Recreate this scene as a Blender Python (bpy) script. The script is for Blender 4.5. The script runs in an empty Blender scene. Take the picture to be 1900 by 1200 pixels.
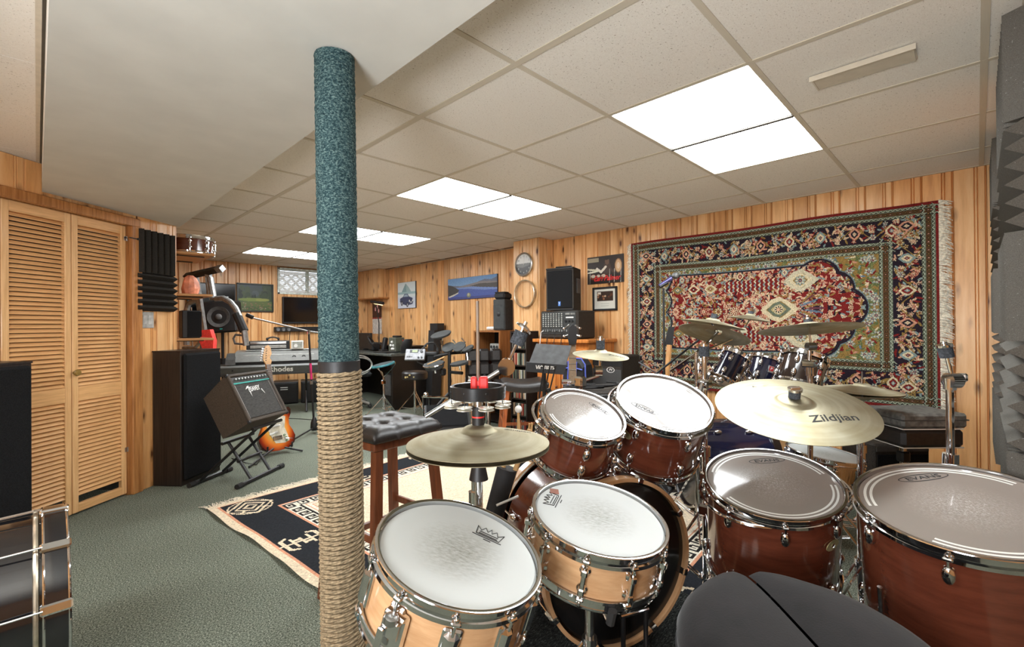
# A basement music room with wood panelling, two drum kits and a persian rug on the wall.
# World axes: +x runs towards the wall with the rug, +y towards the far wall with the window, z up, metres.
import bpy, bmesh, math, random
import numpy as np
from mathutils import Vector, Matrix

random.seed(11)
rng = np.random.default_rng(11)
SC = bpy.context.scene
COL = SC.collection

# ------------------------------------------------------------------ camera
CAM_H = 1.16
camd = bpy.data.cameras.new('camera')
camd.sensor_width = 36.0
camd.lens = 872.1 / 1900.0 * 36.0
camd.clip_start = 0.02
cam = bpy.data.objects.new('camera', camd)
COL.objects.link(cam)
_yaw, _pitch, _roll = 0.77996, 0.004355, -0.00792
_F = Vector((math.cos(_yaw) * math.cos(_pitch), math.sin(_yaw) * math.cos(_pitch), math.sin(_pitch)))
_R0 = Vector((math.sin(_yaw), -math.cos(_yaw), 0))
_U0 = _R0.cross(_F)
_R = _R0 * math.cos(_roll) + _U0 * math.sin(_roll)
_U = _U0 * math.cos(_roll) - _R0 * math.sin(_roll)
cam.matrix_world = Matrix(((_R.x, _U.x, -_F.x, 0), (_R.y, _U.y, -_F.y, 0), (_R.z, _U.z, -_F.z, CAM_H), (0, 0, 0, 1)))
SC.camera = cam

# ------------------------------------------------------------------ world, exposure
w = bpy.data.worlds.new('daylight')
SC.world = w
w.use_nodes = True
w.node_tree.nodes['Background'].inputs[0].default_value = (0.80, 0.90, 1.0, 1)
w.node_tree.nodes['Background'].inputs[1].default_value = 2.2
SC.view_settings.view_transform = 'Standard'
SC.view_settings.look = 'None'
SC.view_settings.exposure = 0.30
SC.view_settings.gamma = 1.0
SC.view_settings.use_curve_mapping = False
LAMP_POWER = 17.0          # emission of the fluorescent diffusers

CE = 2.122                # ceiling height
WALL_R = 4.11             # rug wall
WALL_R2 = 4.18            # same wall beyond the pillar
WALL_F = 7.78             # far wall
WALL_N = -0.13            # foam wall

# added fill light behind the camera, aimed at the ceiling like a bounced flash
fl = bpy.data.lights.new('bounce_fill', 'AREA'); fl.shape = 'DISK'; fl.size = .7; fl.energy = 55; fl.color = (.94, .97, 1.0)
flo = bpy.data.objects.new('bounce_fill', fl); COL.objects.link(flo)
flo.location = (-.95, .05, 1.10)
flo.rotation_euler = Vector((.75, .35, .65)).to_track_quat('-Z', 'Y').to_euler()

# ------------------------------------------------------------------ materials
def lin(c):
    if max(c) > 1.0: c = [x / 255.0 for x in c]
    return [x / 12.92 if x <= 0.04045 else ((x + 0.055) / 1.055) ** 2.4 for x in c[:3]] + [1.0]

class NT:
    """small wrapper for building node trees"""
    def __init__(s, name):
        s.m = bpy.data.materials.new(name); s.m.use_nodes = True
        s.t = s.m.node_tree; s.b = s.t.nodes['Principled BSDF']; s.out = s.t.nodes['Material Output']
    def n(s, typ, **kw):
        nd = s.t.nodes.new(typ)
        for k, v in kw.items():
            if k.startswith('i_'):
                nd.inputs[k[2:].replace('_', ' ')].default_value = v
            else: setattr(nd, k, v)
        return nd
    def l(s, a, b): s.t.links.new(a, b)
    def coords(s, scale=(1, 1, 1), rnd=False):
        tc = s.n('ShaderNodeTexCoord'); mp = s.n('ShaderNodeMapping')
        mp.inputs['Scale'].default_value = scale
        s.l(tc.outputs['Object'], mp.inputs['Vector'])
        if rnd:
            oi = s.n('ShaderNodeObjectInfo'); mu = s.n('ShaderNodeMath', operation='MULTIPLY'); mu.inputs[1].default_value = 37.0
            s.l(oi.outputs['Random'], mu.inputs[0])
            cb = s.n('ShaderNodeCombineXYZ'); 
            for i in range(3): s.l(mu.outputs[0], cb.inputs[i])
            s.l(cb.outputs[0], mp.inputs['Location'])
        return mp.outputs[0]
    def noise(s, vec, scale, detail=2, rough=.5):
        nd = s.n('ShaderNodeTexNoise'); nd.inputs['Scale'].default_value = scale
        nd.inputs['Detail'].default_value = detail; nd.inputs['Roughness'].default_value = rough
        if vec is not None: s.l(vec, nd.inputs['Vector'])
        return nd.outputs['Fac']
    def ramp(s, fac, stops):
        r = s.n('ShaderNodeValToRGB'); e = r.color_ramp.elements
        while len(e) < len(stops): e.new(0.5)
        for el, (p, c) in zip(e, stops):
            el.position = p; el.color = lin(c) if len(c) == 3 else c
        s.l(fac, r.inputs[0]); return r.outputs[0]
    def mix(s, fac, a, b, mode='MIX'):
        m = s.n('ShaderNodeMix', data_type='RGBA', blend_type=mode)
        if isinstance(fac, (int, float)): m.inputs[0].default_value = fac
        else: s.l(fac, m.inputs[0])
        for sock, v in ((m.inputs[6], a), (m.inputs[7], b)):
            if isinstance(v, (list, tuple)): sock.default_value = lin(v)
            else: s.l(v, sock)
        return m.outputs[2]
    def bump(s, h, strength=.3, dist=.002):
        b = s.n('ShaderNodeBump'); b.inputs['Strength'].default_value = strength; b.inputs['Distance'].default_value = dist
        s.l(h, b.inputs['Height']); s.l(b.outputs[0], s.b.inputs['Normal'])
    def col(s, c):
        if isinstance(c, (list, tuple)): s.b.inputs['Base Color'].default_value = lin(c)
        else: s.l(c, s.b.inputs['Base Color'])
    def p(s, rough=.5, metal=0, spec=.5, coat=0, coatr=.1):
        s.b.inputs['Roughness'].default_value = rough; s.b.inputs['Metallic'].default_value = metal
        s.b.inputs['Specular IOR Level'].default_value = spec
        s.b.inputs['Coat Weight'].default_value = coat; s.b.inputs['Coat Roughness'].default_value = coatr
        return s.m

MATS = {}
def mat(name, c=(128, 128, 128), rough=.5, metal=0, spec=.5, coat=0, var=.12, scale=25, bump=0, stretch=(1, 1, 1), bscale=None):
    """plain procedural material: base colour with a light noise variation and optional relief"""
    if name in MATS: return MATS[name]
    N = NT(name); v = N.coords(stretch)
    f = N.noise(v, scale, 3)
    c2 = [max(0, x * (1 - var)) for x in c]; c3 = [min(255, x * (1 + var)) for x in c]
    N.col(N.ramp(f, [(.3, c2), (.7, c3)]))
    if bump: N.bump(N.noise(v, bscale or scale * 4, 2), bump)
    MATS[name] = N.p(rough, metal, spec, coat); return MATS[name]

def wood(name, light=(200, 150, 100), dark=(160, 110, 70), rough=.4, coat=.0, grain=(28, 28, 1.6), rnd=False, spec=.4):
    if name in MATS: return MATS[name]
    N = NT(name); v = N.coords(grain, rnd)
    f = N.noise(v, 1.6, 5, .6)
    N.col(N.ramp(f, [(.32, dark), (.62, light)])); N.bump(f, .08, .001)
    MATS[name] = N.p(rough, 0, spec, coat); return MATS[name]

def pine_material():
    N = NT('knotty_pine'); v = N.coords((9, 1, .8), True)
    g = N.noise(v, 2.2, 6, .62)
    base = N.ramp(g, [(.25, (198, 144, 90)), (.5, (230, 181, 126)), (.75, (243, 206, 156))])
    tone = N.n('ShaderNodeObjectInfo')
    base = N.mix(N.ramp(tone.outputs['Random'], [(0, (235, 225, 210)), (1, (255, 255, 255))]), base, base, 'MIX')
    tint = N.ramp(tone.outputs['Random'], [(0, (226, 214, 200)), (.5, (255, 255, 255)), (1, (255, 236, 210))])
    base = N.mix(1.0, base, tint, 'MULTIPLY')
    kv = N.coords((12, 6, 4.6), True)
    vo = N.n('ShaderNodeTexVoronoi'); vo.inputs['Scale'].default_value = 1.0; N.l(kv, vo.inputs['Vector'])
    wob = N.n('ShaderNodeMath', operation='MULTIPLY_ADD'); wob.inputs[1].default_value = .16; wob.inputs[2].default_value = -.06
    N.l(N.noise(N.coords((40, 10, 12), True), 1.0, 3), wob.inputs[0])
    ad = N.n('ShaderNodeMath', operation='ADD'); N.l(vo.outputs['Distance'], ad.inputs[0]); N.l(wob.outputs[0], ad.inputs[1])
    k = N.ramp(ad.outputs[0], [(.12, (1, 1, 1, 1)), (.20, (.42, .42, .42, 1)), (.34, (0, 0, 0, 1))])
    sel = N.n('ShaderNodeSeparateColor'); N.l(vo.outputs['Color'], sel.inputs[0])
    gt = N.n('ShaderNodeMath', operation='GREATER_THAN'); gt.inputs[1].default_value = .45; N.l(sel.outputs[0], gt.inputs[0])
    km = N.n('ShaderNodeMath', operation='MULTIPLY'); N.l(k, km.inputs[0]); N.l(gt.outputs[0], km.inputs[1])
    N.col(N.mix(km.outputs[0], base, (92, 50, 22)))
    N.bump(g, .05, .001)
    return N.p(.38, 0, .45, .15, .25)

def carpet_material():
    N = NT('green_grey_carpet'); v = N.coords()
    f = N.noise(v, 165, 4, .85); b = N.noise(v, 1.3, 3)
    c = N.ramp(f, [(.38, (44, 50, 42)), (.5, (112, 119, 105)), (.62, (192, 196, 178))])
    N.col(N.mix(1.0, c, N.ramp(b, [(.3, (226, 226, 226)), (.7, (255, 255, 255))]), 'MULTIPLY'))
    N.bump(f, .7, .006)
    return N.p(.97, 0, .1)

def tile_material():
    N = NT('acoustic_tile'); v = N.coords((1, 1, 1), True)
    a = N.noise(N.coords((1, 1, 1), True), 85, 3, .75); b = N.noise(N.coords((60, 150, 1), True), 1.2, 2)
    sp = N.ramp(a, [(.31, (0, 0, 0, 1)), (.38, (1, 1, 1, 1))])
    N.col(N.mix(sp, (138, 122, 100), N.ramp(b, [(.3, (230, 225, 216)), (.7, (238, 234, 226))])))
    N.bump(a, .25, .002)
    return N.p(.95, 0, .1)

def brass_material():
    N = NT('cymbal_bronze'); v = N.coords()
    ln = N.n('ShaderNodeVectorMath', operation='LENGTH'); 
    sp = N.n('ShaderNodeSeparateXYZ'); N.l(v, sp.inputs[0]); cb = N.n('ShaderNodeCombineXYZ'); N.l(sp.outputs[0], cb.inputs[0]); N.l(sp.outputs[1], cb.inputs[1])
    N.l(cb.outputs[0], ln.inputs[0])
    c2 = N.n('ShaderNodeCombineXYZ'); N.l(ln.outputs['Value'], c2.inputs[0])
    f = N.noise(c2.outputs[0], 420, 2, .8); g = N.noise(c2.outputs[0], 40, 3); h = N.noise(v, 9, 4)
    c = N.ramp(g, [(.3, (168, 161, 136)), (.7, (190, 185, 164))])
    N.col(N.mix(1.0, c, N.ramp(h, [(.3, (232, 226, 212)), (.65, (255, 255, 255))]), 'MULTIPLY'))
    N.bump(f, .22, .0006)
    N.b.inputs['Anisotropic'].default_value = .5
    return N.p(.57, 1.0, .5)

def coated_head_material():
    N = NT('coated_white_head'); v = N.coords()
    ln = N.n('ShaderNodeVectorMath', operation='LENGTH'); N.l(v, ln.inputs[0])
    streak = N.noise(N.coords((60, 160, 1)), 1.0, 4, .7)
    dist = N.n('ShaderNodeMath', operation='MULTIPLY_ADD'); dist.inputs[1].default_value = -9.0; dist.inputs[2].default_value = 1.02; N.l(ln.outputs['Value'], dist.inputs[0])
    mu = N.n('ShaderNodeMath', operation='MULTIPLY', use_clamp=True); N.l(dist.outputs[0], mu.inputs[0])
    N.l(N.ramp(streak, [(.34, (0, 0, 0, 1)), (.72, (1, 1, 1, 1))]), mu.inputs[1])
    N.col(N.mix(mu.outputs[0], (196, 200, 198), (112, 110, 92)))
    return N.p(.5, 0, .4)

def clear_head_material():
    """thin clear plastic film, scratched where the sticks land"""
    N = NT('clear_drum_film'); v = N.coords()
    sc = N.noise(N.coords((60, 330, 1)), 1.4, 4, .8); sc2 = N.noise(N.coords((380, 80, 1)), 1.1, 3, .8)
    mx = N.n('ShaderNodeMath', operation='MAXIMUM'); N.l(sc, mx.inputs[0]); N.l(sc2, mx.inputs[1])
    ln = N.n('ShaderNodeVectorMath', operation='LENGTH'); N.l(v, ln.inputs[0])
    ring = N.n('ShaderNodeMapRange'); ring.inputs[1].default_value = .14; ring.inputs[2].default_value = .02; N.l(ln.outputs['Value'], ring.inputs[0])
    m2 = N.n('ShaderNodeMath', operation='MULTIPLY'); N.l(N.ramp(mx.outputs[0], [(.50, (0, 0, 0, 1)), (.66, (1, 1, 1, 1))]), m2.inputs[0]); N.l(ring.outputs[0], m2.inputs[1])
    N.col(N.mix(m2.outputs[0], (208, 198, 188), (236, 234, 230)))
    rr = N.n('ShaderNodeMapRange'); rr.inputs[3].default_value = .10; rr.inputs[4].default_value = .38; N.l(m2.outputs[0], rr.inputs[0])
    m = N.p(.1, 0, .8, .6, .04); N.l(rr.outputs[0], N.b.inputs['Roughness'])
    tr = N.n('ShaderNodeBsdfTransparent'); tr.inputs[0].default_value = (.93, .91, .88, 1)
    ms = N.n('ShaderNodeMixShader')
    fa = N.n('ShaderNodeMapRange'); fa.inputs[3].default_value = .46; fa.inputs[4].default_value = .75; N.l(m2.outputs[0], fa.inputs[0])
    N.l(fa.outputs[0], ms.inputs[0]); N.l(tr.outputs[0], ms.inputs[1]); N.l(N.b.outputs[0], ms.inputs[2]); N.l(ms.outputs[0], N.out.inputs[0])
    return m

def vcol_material(name, rough=.8, bump=0, spec=.3, coat=0):
    if name in MATS: return MATS[name]
    N = NT(name); a = N.n('ShaderNodeAttribute', attribute_name='Col')
    N.l(a.outputs['Color'], N.b.inputs['Base Color'])
    if bump: N.bump(N.noise(N.coords(), 260, 2), bump, .004)
    MATS[name] = N.p(rough, 0, spec, coat); return MATS[name]

def emit_material(name, c, strength):
    if name in MATS: return MATS[name]
    N = NT(name); N.b.inputs['Base Color'].default_value = lin(c); N.b.inputs['Emission Color'].default_value = lin(c)
    N.b.inputs['Emission Strength'].default_value = strength
    MATS[name] = N.p(.5); return MATS[name]

def glass_material():
    N = NT('window_glass'); tr = N.n('ShaderNodeBsdfTransparent'); gl = N.n('ShaderNodeBsdfGlossy'); gl.inputs['Roughness'].default_value = .02
    fr = N.n('ShaderNodeFresnel'); ms = N.n('ShaderNodeMixShader')
    N.l(fr.outputs[0], ms.inputs[0]); N.l(tr.outputs[0], ms.inputs[1]); N.l(gl.outputs[0], ms.inputs[2]); N.l(ms.outputs[0], N.out.inputs[0])
    return N.m

PINE = pine_material(); CARPET = carpet_material(); TILE = tile_material(); BRASS = brass_material()
COATED = coated_head_material(); CLEAR = clear_head_material(); GLASS = glass_material()
TBAR = mat('painted_tee_bar', (204, 195, 177), .5, var=.03)
DRYWALL = mat('painted_drywall', (206, 204, 196), .9, var=.02, scale=6, bump=.05, bscale=90)
CHROME = mat('chrome', (225, 226, 228), .07, 1.0, var=.02, scale=12)
STEEL = mat('brushed_steel', (190, 190, 188), .3, 1.0, var=.05)
BLACKMETAL = mat('black_painted_metal', (26, 26, 27), .42, var=.15)
BLACKPLASTIC = mat('black_plastic', (28, 28, 29), .5, var=.15, bump=.05)
RUBBER = mat('rubber', (34, 33, 33), .8, var=.15)
GRILLE = mat('black_grille_cloth', (26, 26, 27), .95, var=.3, scale=300, bump=.4, bscale=500, spec=.15)
TOLEX = mat('black_tolex', (48, 43, 38), .7, var=.35, scale=220, bump=.5, bscale=420, spec=.3)
LEATHER = mat('black_leather', (36, 32, 30), .40, var=.2, scale=60, bump=.25, bscale=260, spec=.55)
FELT = mat('grey_felt', (74, 78, 84), .95, var=.25, scale=160, bump=.5, bscale=400, spec=.1)
WHITEP = mat('white_plastic', (228, 226, 220), .4, var=.03)
MAHOG = wood('gloss_brown_lacquer', (104, 54, 37), (88, 43, 29), .14, .9, (5, 5, 30))
MAPLE = wood('pale_maple', (206, 164, 122), (188, 144, 102), .22, .5, (7, 7, 44))
WALNUT = wood('stool_brown_wood', (118, 66, 40), (80, 42, 24), .35, .2, (30, 30, 2))
DOORWOOD = wood('louvre_door_wood', (234, 184, 126), (212, 160, 104), .45, .1, (4, 60, 60), True)
DOORWOODV = wood('door_stile_wood', (234, 188, 132), (214, 164, 108), .45, .1, (60, 60, 3), True)
PINETRIM = wood('stained_pine_trim', (196, 136, 80), (150, 94, 46), .4, .2, (40, 40, 2.2))
DARKWOOD = wood('dark_oak_veneer', (48, 38, 32), (26, 20, 17), .42, .1, (50, 50, 2))

# ------------------------------------------------------------------ mesh helpers
def rotz(a): return Matrix.Rotation(a, 4, 'Z')
def rotx(a): return Matrix.Rotation(a, 4, 'X')
def roty(a): return Matrix.Rotation(a, 4, 'Y')
def T(x, y, z): return Matrix.Translation((x, y, z))
def frame(loc, n, up=(0, 0, 1)):
    """matrix whose z axis is n, y axis as near as possible to up"""
    z = Vector(n).normalized(); u = Vector(up); x = u.cross(z)
    if x.length < 1e-5: x = Vector((1, 0, 0))
    x.normalize(); y = z.cross(x)
    return Matrix(((x.x, y.x, z.x, loc[0]), (x.y, y.y, z.y, loc[1]), (x.z, y.z, z.z, loc[2]), (0, 0, 0, 1)))

class MB:
    def __init__(s, org=None, M=None):
        s.v = []; s.f = []; s.o = Vector(org.location) if org is not None else Vector((0, 0, 0)); s.M = M
    def add(s, vs, fs, M=None):
        o = len(s.v); MM = M if M is not None else s.M
        for v in vs:
            v = Vector(v)
            if MM is not None: v = MM @ v
            s.v.append(v - s.o)
        for f in fs: s.f.append(tuple(i + o for i in f))
        return s
    def box(s, c, sz, M=None, b=0.0):
        hx, hy, hz = sz[0] / 2, sz[1] / 2, sz[2] / 2
        if M is None: MM = T(*c)
        else: MM = M @ T(*c)
        if s.M is not None and M is None: MM = s.M @ MM
        if b <= 0:
            vs = [(sx * hx, sy * hy, sz_ * hz) for sx in (-1, 1) for sy in (-1, 1) for sz_ in (-1, 1)]
            fs = [(0, 1, 3, 2), (4, 6, 7, 5), (0, 4, 5, 1), (2, 3, 7, 6), (0, 2, 6, 4), (1, 5, 7, 3)]
            return s.add(vs, fs, MM)
        b = min(b, hx * .99, hy * .99, hz * .99)
        vs = []; idx = {}
        for sx in (-1, 1):
            for sy in (-1, 1):
                for sg in (-1, 1):
                    idx[sx, sy, sg] = len(vs)
                    vs += [(sx * hx, sy * (hy - b), sg * (hz - b)), (sx * (hx - b), sy * hy, sg * (hz - b)), (sx * (hx - b), sy * (hy - b), sg * hz)]
        I = lambda a, bb, c_, k: idx[a, bb, c_] + k
        fs = []
        for q in (-1, 1):
            fs.append((I(q, -1, -1, 0), I(q, 1, -1, 0), I(q, 1, 1, 0), I(q, -1, 1, 0)))
            fs.append((I(-1, q, -1, 1), I(1, q, -1, 1), I(1, q, 1, 1), I(-1, q, 1, 1)))
            fs.append((I(-1, -1, q, 2), I(1, -1, q, 2), I(1, 1, q, 2), I(-1, 1, q, 2)))
            for r in (-1, 1):
                fs.append((I(q, r, -1, 0), I(q, r, 1, 0), I(q, r, 1, 1), I(q, r, -1, 1)))
                fs.append((I(q, -1, r, 0), I(q, 1, r, 0), I(q, 1, r, 2), I(q, -1, r, 2)))
                fs.append((I(-1, q, r, 1), I(1, q, r, 1), I(1, q, r, 2), I(-1, q, r, 2)))
                for t in (-1, 1): fs.append((I(q, r, t, 0), I(q, r, t, 1), I(q, r, t, 2)))
        return s.add(vs, fs, MM)
    def lathe(s, prof, seg=32, M=None, closed=False):
        """profile of (r, z) turned about z"""
        vs = []; fs = []; rows = []
        for r, z in prof:
            if r < 1e-6: rows.append([len(vs)]); vs.append((0, 0, z))
            else:
                rows.append(list(range(len(vs), len(vs) + seg)))
                vs += [(r * math.cos(2 * math.pi * k / seg), r * math.sin(2 * math.pi * k / seg), z) for k in range(seg)]
        prs = list(zip(rows, rows[1:]))
        if closed: prs.append((rows[-1], rows[0]))
        for a, b in prs:
            for k in range(seg):
                k2 = (k + 1) % seg
                if len(a) == 1 and len(b) == 1: continue
                if len(a) == 1: fs.append((a[0], b[k], b[k2]))
                elif len(b) == 1: fs.append((a[k], a[k2], b[0]))
                else: fs.append((a[k], a[k2], b[k2], b[k]))
        return s.add(vs, fs, M)
    def cyl(s, p0, p1, r, r2=None, seg=12, M=None):
        p0 = Vector(p0); p1 = Vector(p1); r2 = r if r2 is None else r2
        d = p1 - p0; L = d.length
        MM = frame(p0, d, (0, 1, .013) if abs(d.normalized().z) > .9 else (0, 0, 1))
        if M is not None: MM = M @ MM
        elif s.M is not None: MM = s.M @ MM
        return s.lathe([(0, 0), (r, 0), (r2, L), (0, L)], seg, MM)
    def tube(s, pts, r, seg=8, closed=False, M=None, caps=True):
        P = [Vector(p) for p in pts]; n = len(P)
        rad = r if isinstance(r, (list, tuple)) else [r] * n
        vs = []; fs = []; prev = None
        for i in range(n):
            t = (P[(i + 1) % n] - P[i - 1]) if closed else (P[min(i + 1, n - 1)] - P[max(i - 1, 0)])
            t.normalize()
            if prev is None:
                a = Vector((0, 0, 1)) if abs(t.z) < .9 else Vector((1, 0, 0)); x = t.cross(a).normalized()
            else: x = (prev - t * prev.dot(t)).normalized()
            prev = x; y = t.cross(x)
            vs += [P[i] + (x * math.cos(2 * math.pi * k / seg) + y * math.sin(2 * math.pi * k / seg)) * rad[i] for k in range(seg)]
        for i in range(n if closed else n - 1):
            a = i * seg; b = ((i + 1) % n) * seg
            for k in range(seg): fs.append((a + k, a + (k + 1) % seg, b + (k + 1) % seg, b + k))
        if not closed and caps: fs += [tuple(range(seg)), tuple(range((n - 1) * seg, n * seg))]
        return s.add(vs, fs, M)
    def torus(s, R, r, M=None, seg=40, rs=8):
        return s.lathe([(R + r * math.cos(2 * math.pi * k / rs), r * math.sin(2 * math.pi * k / rs)) for k in range(rs)], seg, M, closed=True)
    def ball(s, c, r, M=None, seg=16, sc=(1, 1, 1)):
        n = max(4, seg // 2)
        prof = [(r * math.sin(math.pi * k / n), -r * math.cos(math.pi * k / n)) for k in range(n + 1)]
        prof[0] = (0, -r); prof[-1] = (0, r)
        MM = T(*c) @ Matrix.Diagonal((*sc, 1))
        if M is not None: MM = M @ MM
        elif s.M is not None: MM = s.M @ MM
        return s.lathe(prof, seg, MM)
    def prism(s, poly, z0, z1, M=None):
        n = len(poly); vs = [(x, y, z0) for x, y in poly] + [(x, y, z1) for x, y in poly]
        fs = [tuple(range(n)), tuple(range(n, 2 * n))] + [(i, (i + 1) % n, n + (i + 1) % n, n + i) for i in range(n)]
        return s.add(vs, fs, M)
    def loft(s, rings, M=None, caps=True):
        n = len(rings[0]); vs = [p for r in rings for p in r]; fs = []
        for i in range(len(rings) - 1):
            for k in range(n): fs.append((i * n + k, i * n + (k + 1) % n, (i + 1) * n + (k + 1) % n, (i + 1) * n + k))
        if caps: fs += [tuple(range(n)), tuple(range((len(rings) - 1) * n, len(rings) * n))]
        return s.add(vs, fs, M)
    def mesh(s, name, sharp=35, recalc=True):
        me = bpy.data.meshes.new(name); me.from_pydata([tuple(v) for v in s.v], [], s.f)
        if recalc:
            bm = bmesh.new(); bm.from_mesh(me); bmesh.ops.recalc_face_normals(bm, faces=bm.faces); bm.to_mesh(me); bm.free()
        me.polygons.foreach_set('use_smooth', [True] * len(me.polygons))
        me.set_sharp_from_angle(angle=math.radians(sharp))
        return me
    def build(s, name, m, parent=None, sharp=35, label=None, kind=None, recalc=True):
        return link(name, s.mesh(name, sharp, recalc), m, parent, label, kind)

def link(name, me, m=None, parent=None, label=None, kind=None):
    if m is not None and not me.materials: me.materials.append(m)
    o = bpy.data.objects.new(name, me); COL.objects.link(o)
    if parent is not None: o.parent = parent
    if label: o['label'] = label
    if kind: o['kind'] = kind
    return o

def thing(name, label, cat, loc=(0, 0, 0), M=None, group=None, kind=None):
    o = bpy.data.objects.new(name, None); COL.objects.link(o); o.empty_display_size = .05
    if M is not None: o.matrix_world = M
    else: o.location = loc
    if label: o['label'] = label
    if cat: o['category'] = cat
    if group: o['group'] = group
    if kind: o['kind'] = kind
    return o

def tag(o, label, cat, group=None):
    o['label'] = label; o['category'] = cat
    if group: o['group'] = group
    return o

def dup(root, M=None, label=None, loc=None):
    """copy of a thing with copies of its parts and sub-parts"""
    r = root.copy(); COL.objects.link(r)
    if M is not None: r.matrix_world = M
    if loc is not None: r.location = loc
    if label: r['label'] = label
    for ch in root.children:
        c = ch.copy(); COL.objects.link(c); c.parent = r
        for g in ch.children:
            d = g.copy(); COL.objects.link(d); d.parent = c
    return r

def text(s, size, name, m, parent, M, ext=.0004, shear=0, bold=0, sx=1, align='CENTER', warp=None, label=None):
    cu = bpy.data.curves.new(name, 'FONT'); cu.body = s; cu.size = size; cu.extrude = ext; cu.shear = shear; cu.offset = bold * size
    cu.align_x = align; cu.align_y = 'CENTER'; cu.resolution_u = 3
    o = bpy.data.objects.new('tmp', cu); COL.objects.link(o)
    bpy.context.view_layer.update()
    me = bpy.data.meshes.new_from_object(o.evaluated_get(bpy.context.evaluated_depsgraph_get()))
    bpy.data.objects.remove(o); bpy.data.curves.remove(cu)
    me.materials.clear()
    for v in me.vertices:
        c = Vector((v.co.x * sx, v.co.y, v.co.z))
        if warp: c = warp(c)
        v.co = M @ c
    return link(name, me, m, parent, label)

def painted(name, img, w, h, m, parent, M, thick=0.0):
    """flat panel w x h in its local xy plane, coloured quad by quad from an array of sRGB values (row 0 at the top)"""
    ny, nx = img.shape[:2]
    xs = np.linspace(-w / 2, w / 2, nx + 1); ys = np.linspace(h / 2, -h / 2, ny + 1)
    X, Y = np.meshgrid(xs, ys); Z = np.zeros_like(X)
    return colour_grid(name, np.stack([X, Y, Z], -1), img, m, parent, M)

def colour_grid(name, P, img, m, parent, M=None):
    ny, nx = img.shape[:2]
    V = P.reshape(-1, 3)
    if M is not None:
        A = np.array(M); V = V @ A[:3, :3].T + A[:3, 3]
    idx = np.arange((ny + 1) * (nx + 1)).reshape(ny + 1, nx + 1)
    F = np.stack([idx[1:, :-1], idx[1:, 1:], idx[:-1, 1:], idx[:-1, :-1]], -1).reshape(-1, 4)
    me = bpy.data.meshes.new(name)
    me.vertices.add(len(V)); me.vertices.foreach_set('co', V.astype(np.float32).ravel())
    me.loops.add(F.size); me.loops.foreach_set('vertex_index', F.astype(np.int32).ravel())
    me.polygons.add(len(F)); me.polygons.foreach_set('loop_start', np.arange(0, F.size, 4, dtype=np.int32))
    me.update(calc_edges=True)
    a = me.color_attributes.new('Col', 'FLOAT_COLOR', 'CORNER')
    c = np.clip(img.astype(np.float64) / 255.0, 0, 1)
    c = np.where(c <= 0.04045, c / 12.92, ((c + 0.055) / 1.055) ** 2.4)
    c4 = np.ones((len(F), 4, 4), np.float32); c4[:, :, :3] = c.reshape(-1, 1, 3)
    a.data.foreach_set('color', c4.ravel())
    return link(name, me, m, parent)

# small raster toolkit for prints and woven patterns
class Canvas:
    def __init__(s, nx, ny, c, x0=0., x1=None, y0=0., y1=1.):
        """x runs x0..x1 to the right, y runs y0..y1 upwards"""
        s.im = np.zeros((ny, nx, 3)); s.im[:] = c
        x1 = nx / ny if x1 is None else x1
        s.X, s.Y = np.meshgrid(x0 + (np.arange(nx) + .5) / nx * (x1 - x0), y1 - (np.arange(ny) + .5) / ny * (y1 - y0))
        s.bounds = (x0, x1, y0, y1)
    def win(s, xa, xb, ya, yb):
        x0, x1, y0, y1 = s.bounds; ny, nx = s.im.shape[:2]
        i0 = max(0, int((xa - x0) / (x1 - x0) * nx) - 1); i1 = min(nx, int((xb - x0) / (x1 - x0) * nx) + 2)
        j0 = max(0, int((y1 - yb) / (y1 - y0) * ny) - 1); j1 = min(ny, int((y1 - ya) / (y1 - y0) * ny) + 2)
        return slice(j0, max(j0, j1)), slice(i0, max(i0, i1))
    def ell(s, cx, cy, rx, ry, c, ang=0.):
        R = max(rx, ry); j, i = s.win(cx - R, cx + R, cy - R, cy + R)
        x = s.X[j, i] - cx; y = s.Y[j, i] - cy; ca, sa = math.cos(ang), math.sin(ang)
        u = x * ca + y * sa; v = -x * sa + y * ca
        s.im[j, i][(u / rx) ** 2 + (v / ry) ** 2 <= 1] = c
    def rect(s, xa, xb, ya, yb, c):
        j, i = s.win(xa, xb, ya, yb)
        s.im[j, i][(s.X[j, i] >= xa) & (s.X[j, i] < xb) & (s.Y[j, i] >= ya) & (s.Y[j, i] < yb)] = c
    def poly(s, pts, c):
        xs = [p[0] for p in pts]; ys = [p[1] for p in pts]; j, i = s.win(min(xs), max(xs), min(ys), max(ys))
        X = s.X[j, i]; Y = s.Y[j, i]; ins = np.zeros(X.shape, bool)
        for (xa, ya), (xb, yb) in zip(pts, pts[1:] + pts[:1]):
            if ya == yb: continue
            ins ^= ((ya > Y) != (yb > Y)) & (X < (xb - xa) * (Y - ya) / (yb - ya) + xa)
        s.im[j, i][ins] = c
    def line(s, pts, w, c):
        for (xa, ya), (xb, yb) in zip(pts, pts[1:]):
            j, i = s.win(min(xa, xb) - w, max(xa, xb) + w, min(ya, yb) - w, max(ya, yb) + w)
            X = s.X[j, i] - xa; Y = s.Y[j, i] - ya; dx, dy = xb - xa, yb - ya; L = dx * dx + dy * dy + 1e-12
            t = np.clip((X * dx + Y * dy) / L, 0, 1)
            s.im[j, i][(X - t * dx) ** 2 + (Y - t * dy) ** 2 <= w * w / 4] = c


# ================================================================== STRUCTURE
def structure(name, mb, m):
    o = mb.build(name, m); o['kind'] = 'structure'; return o

structure('floor', MB().box((1.0, 3.0, -.02), (7.2, 10.0, .04)), CARPET)

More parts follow.
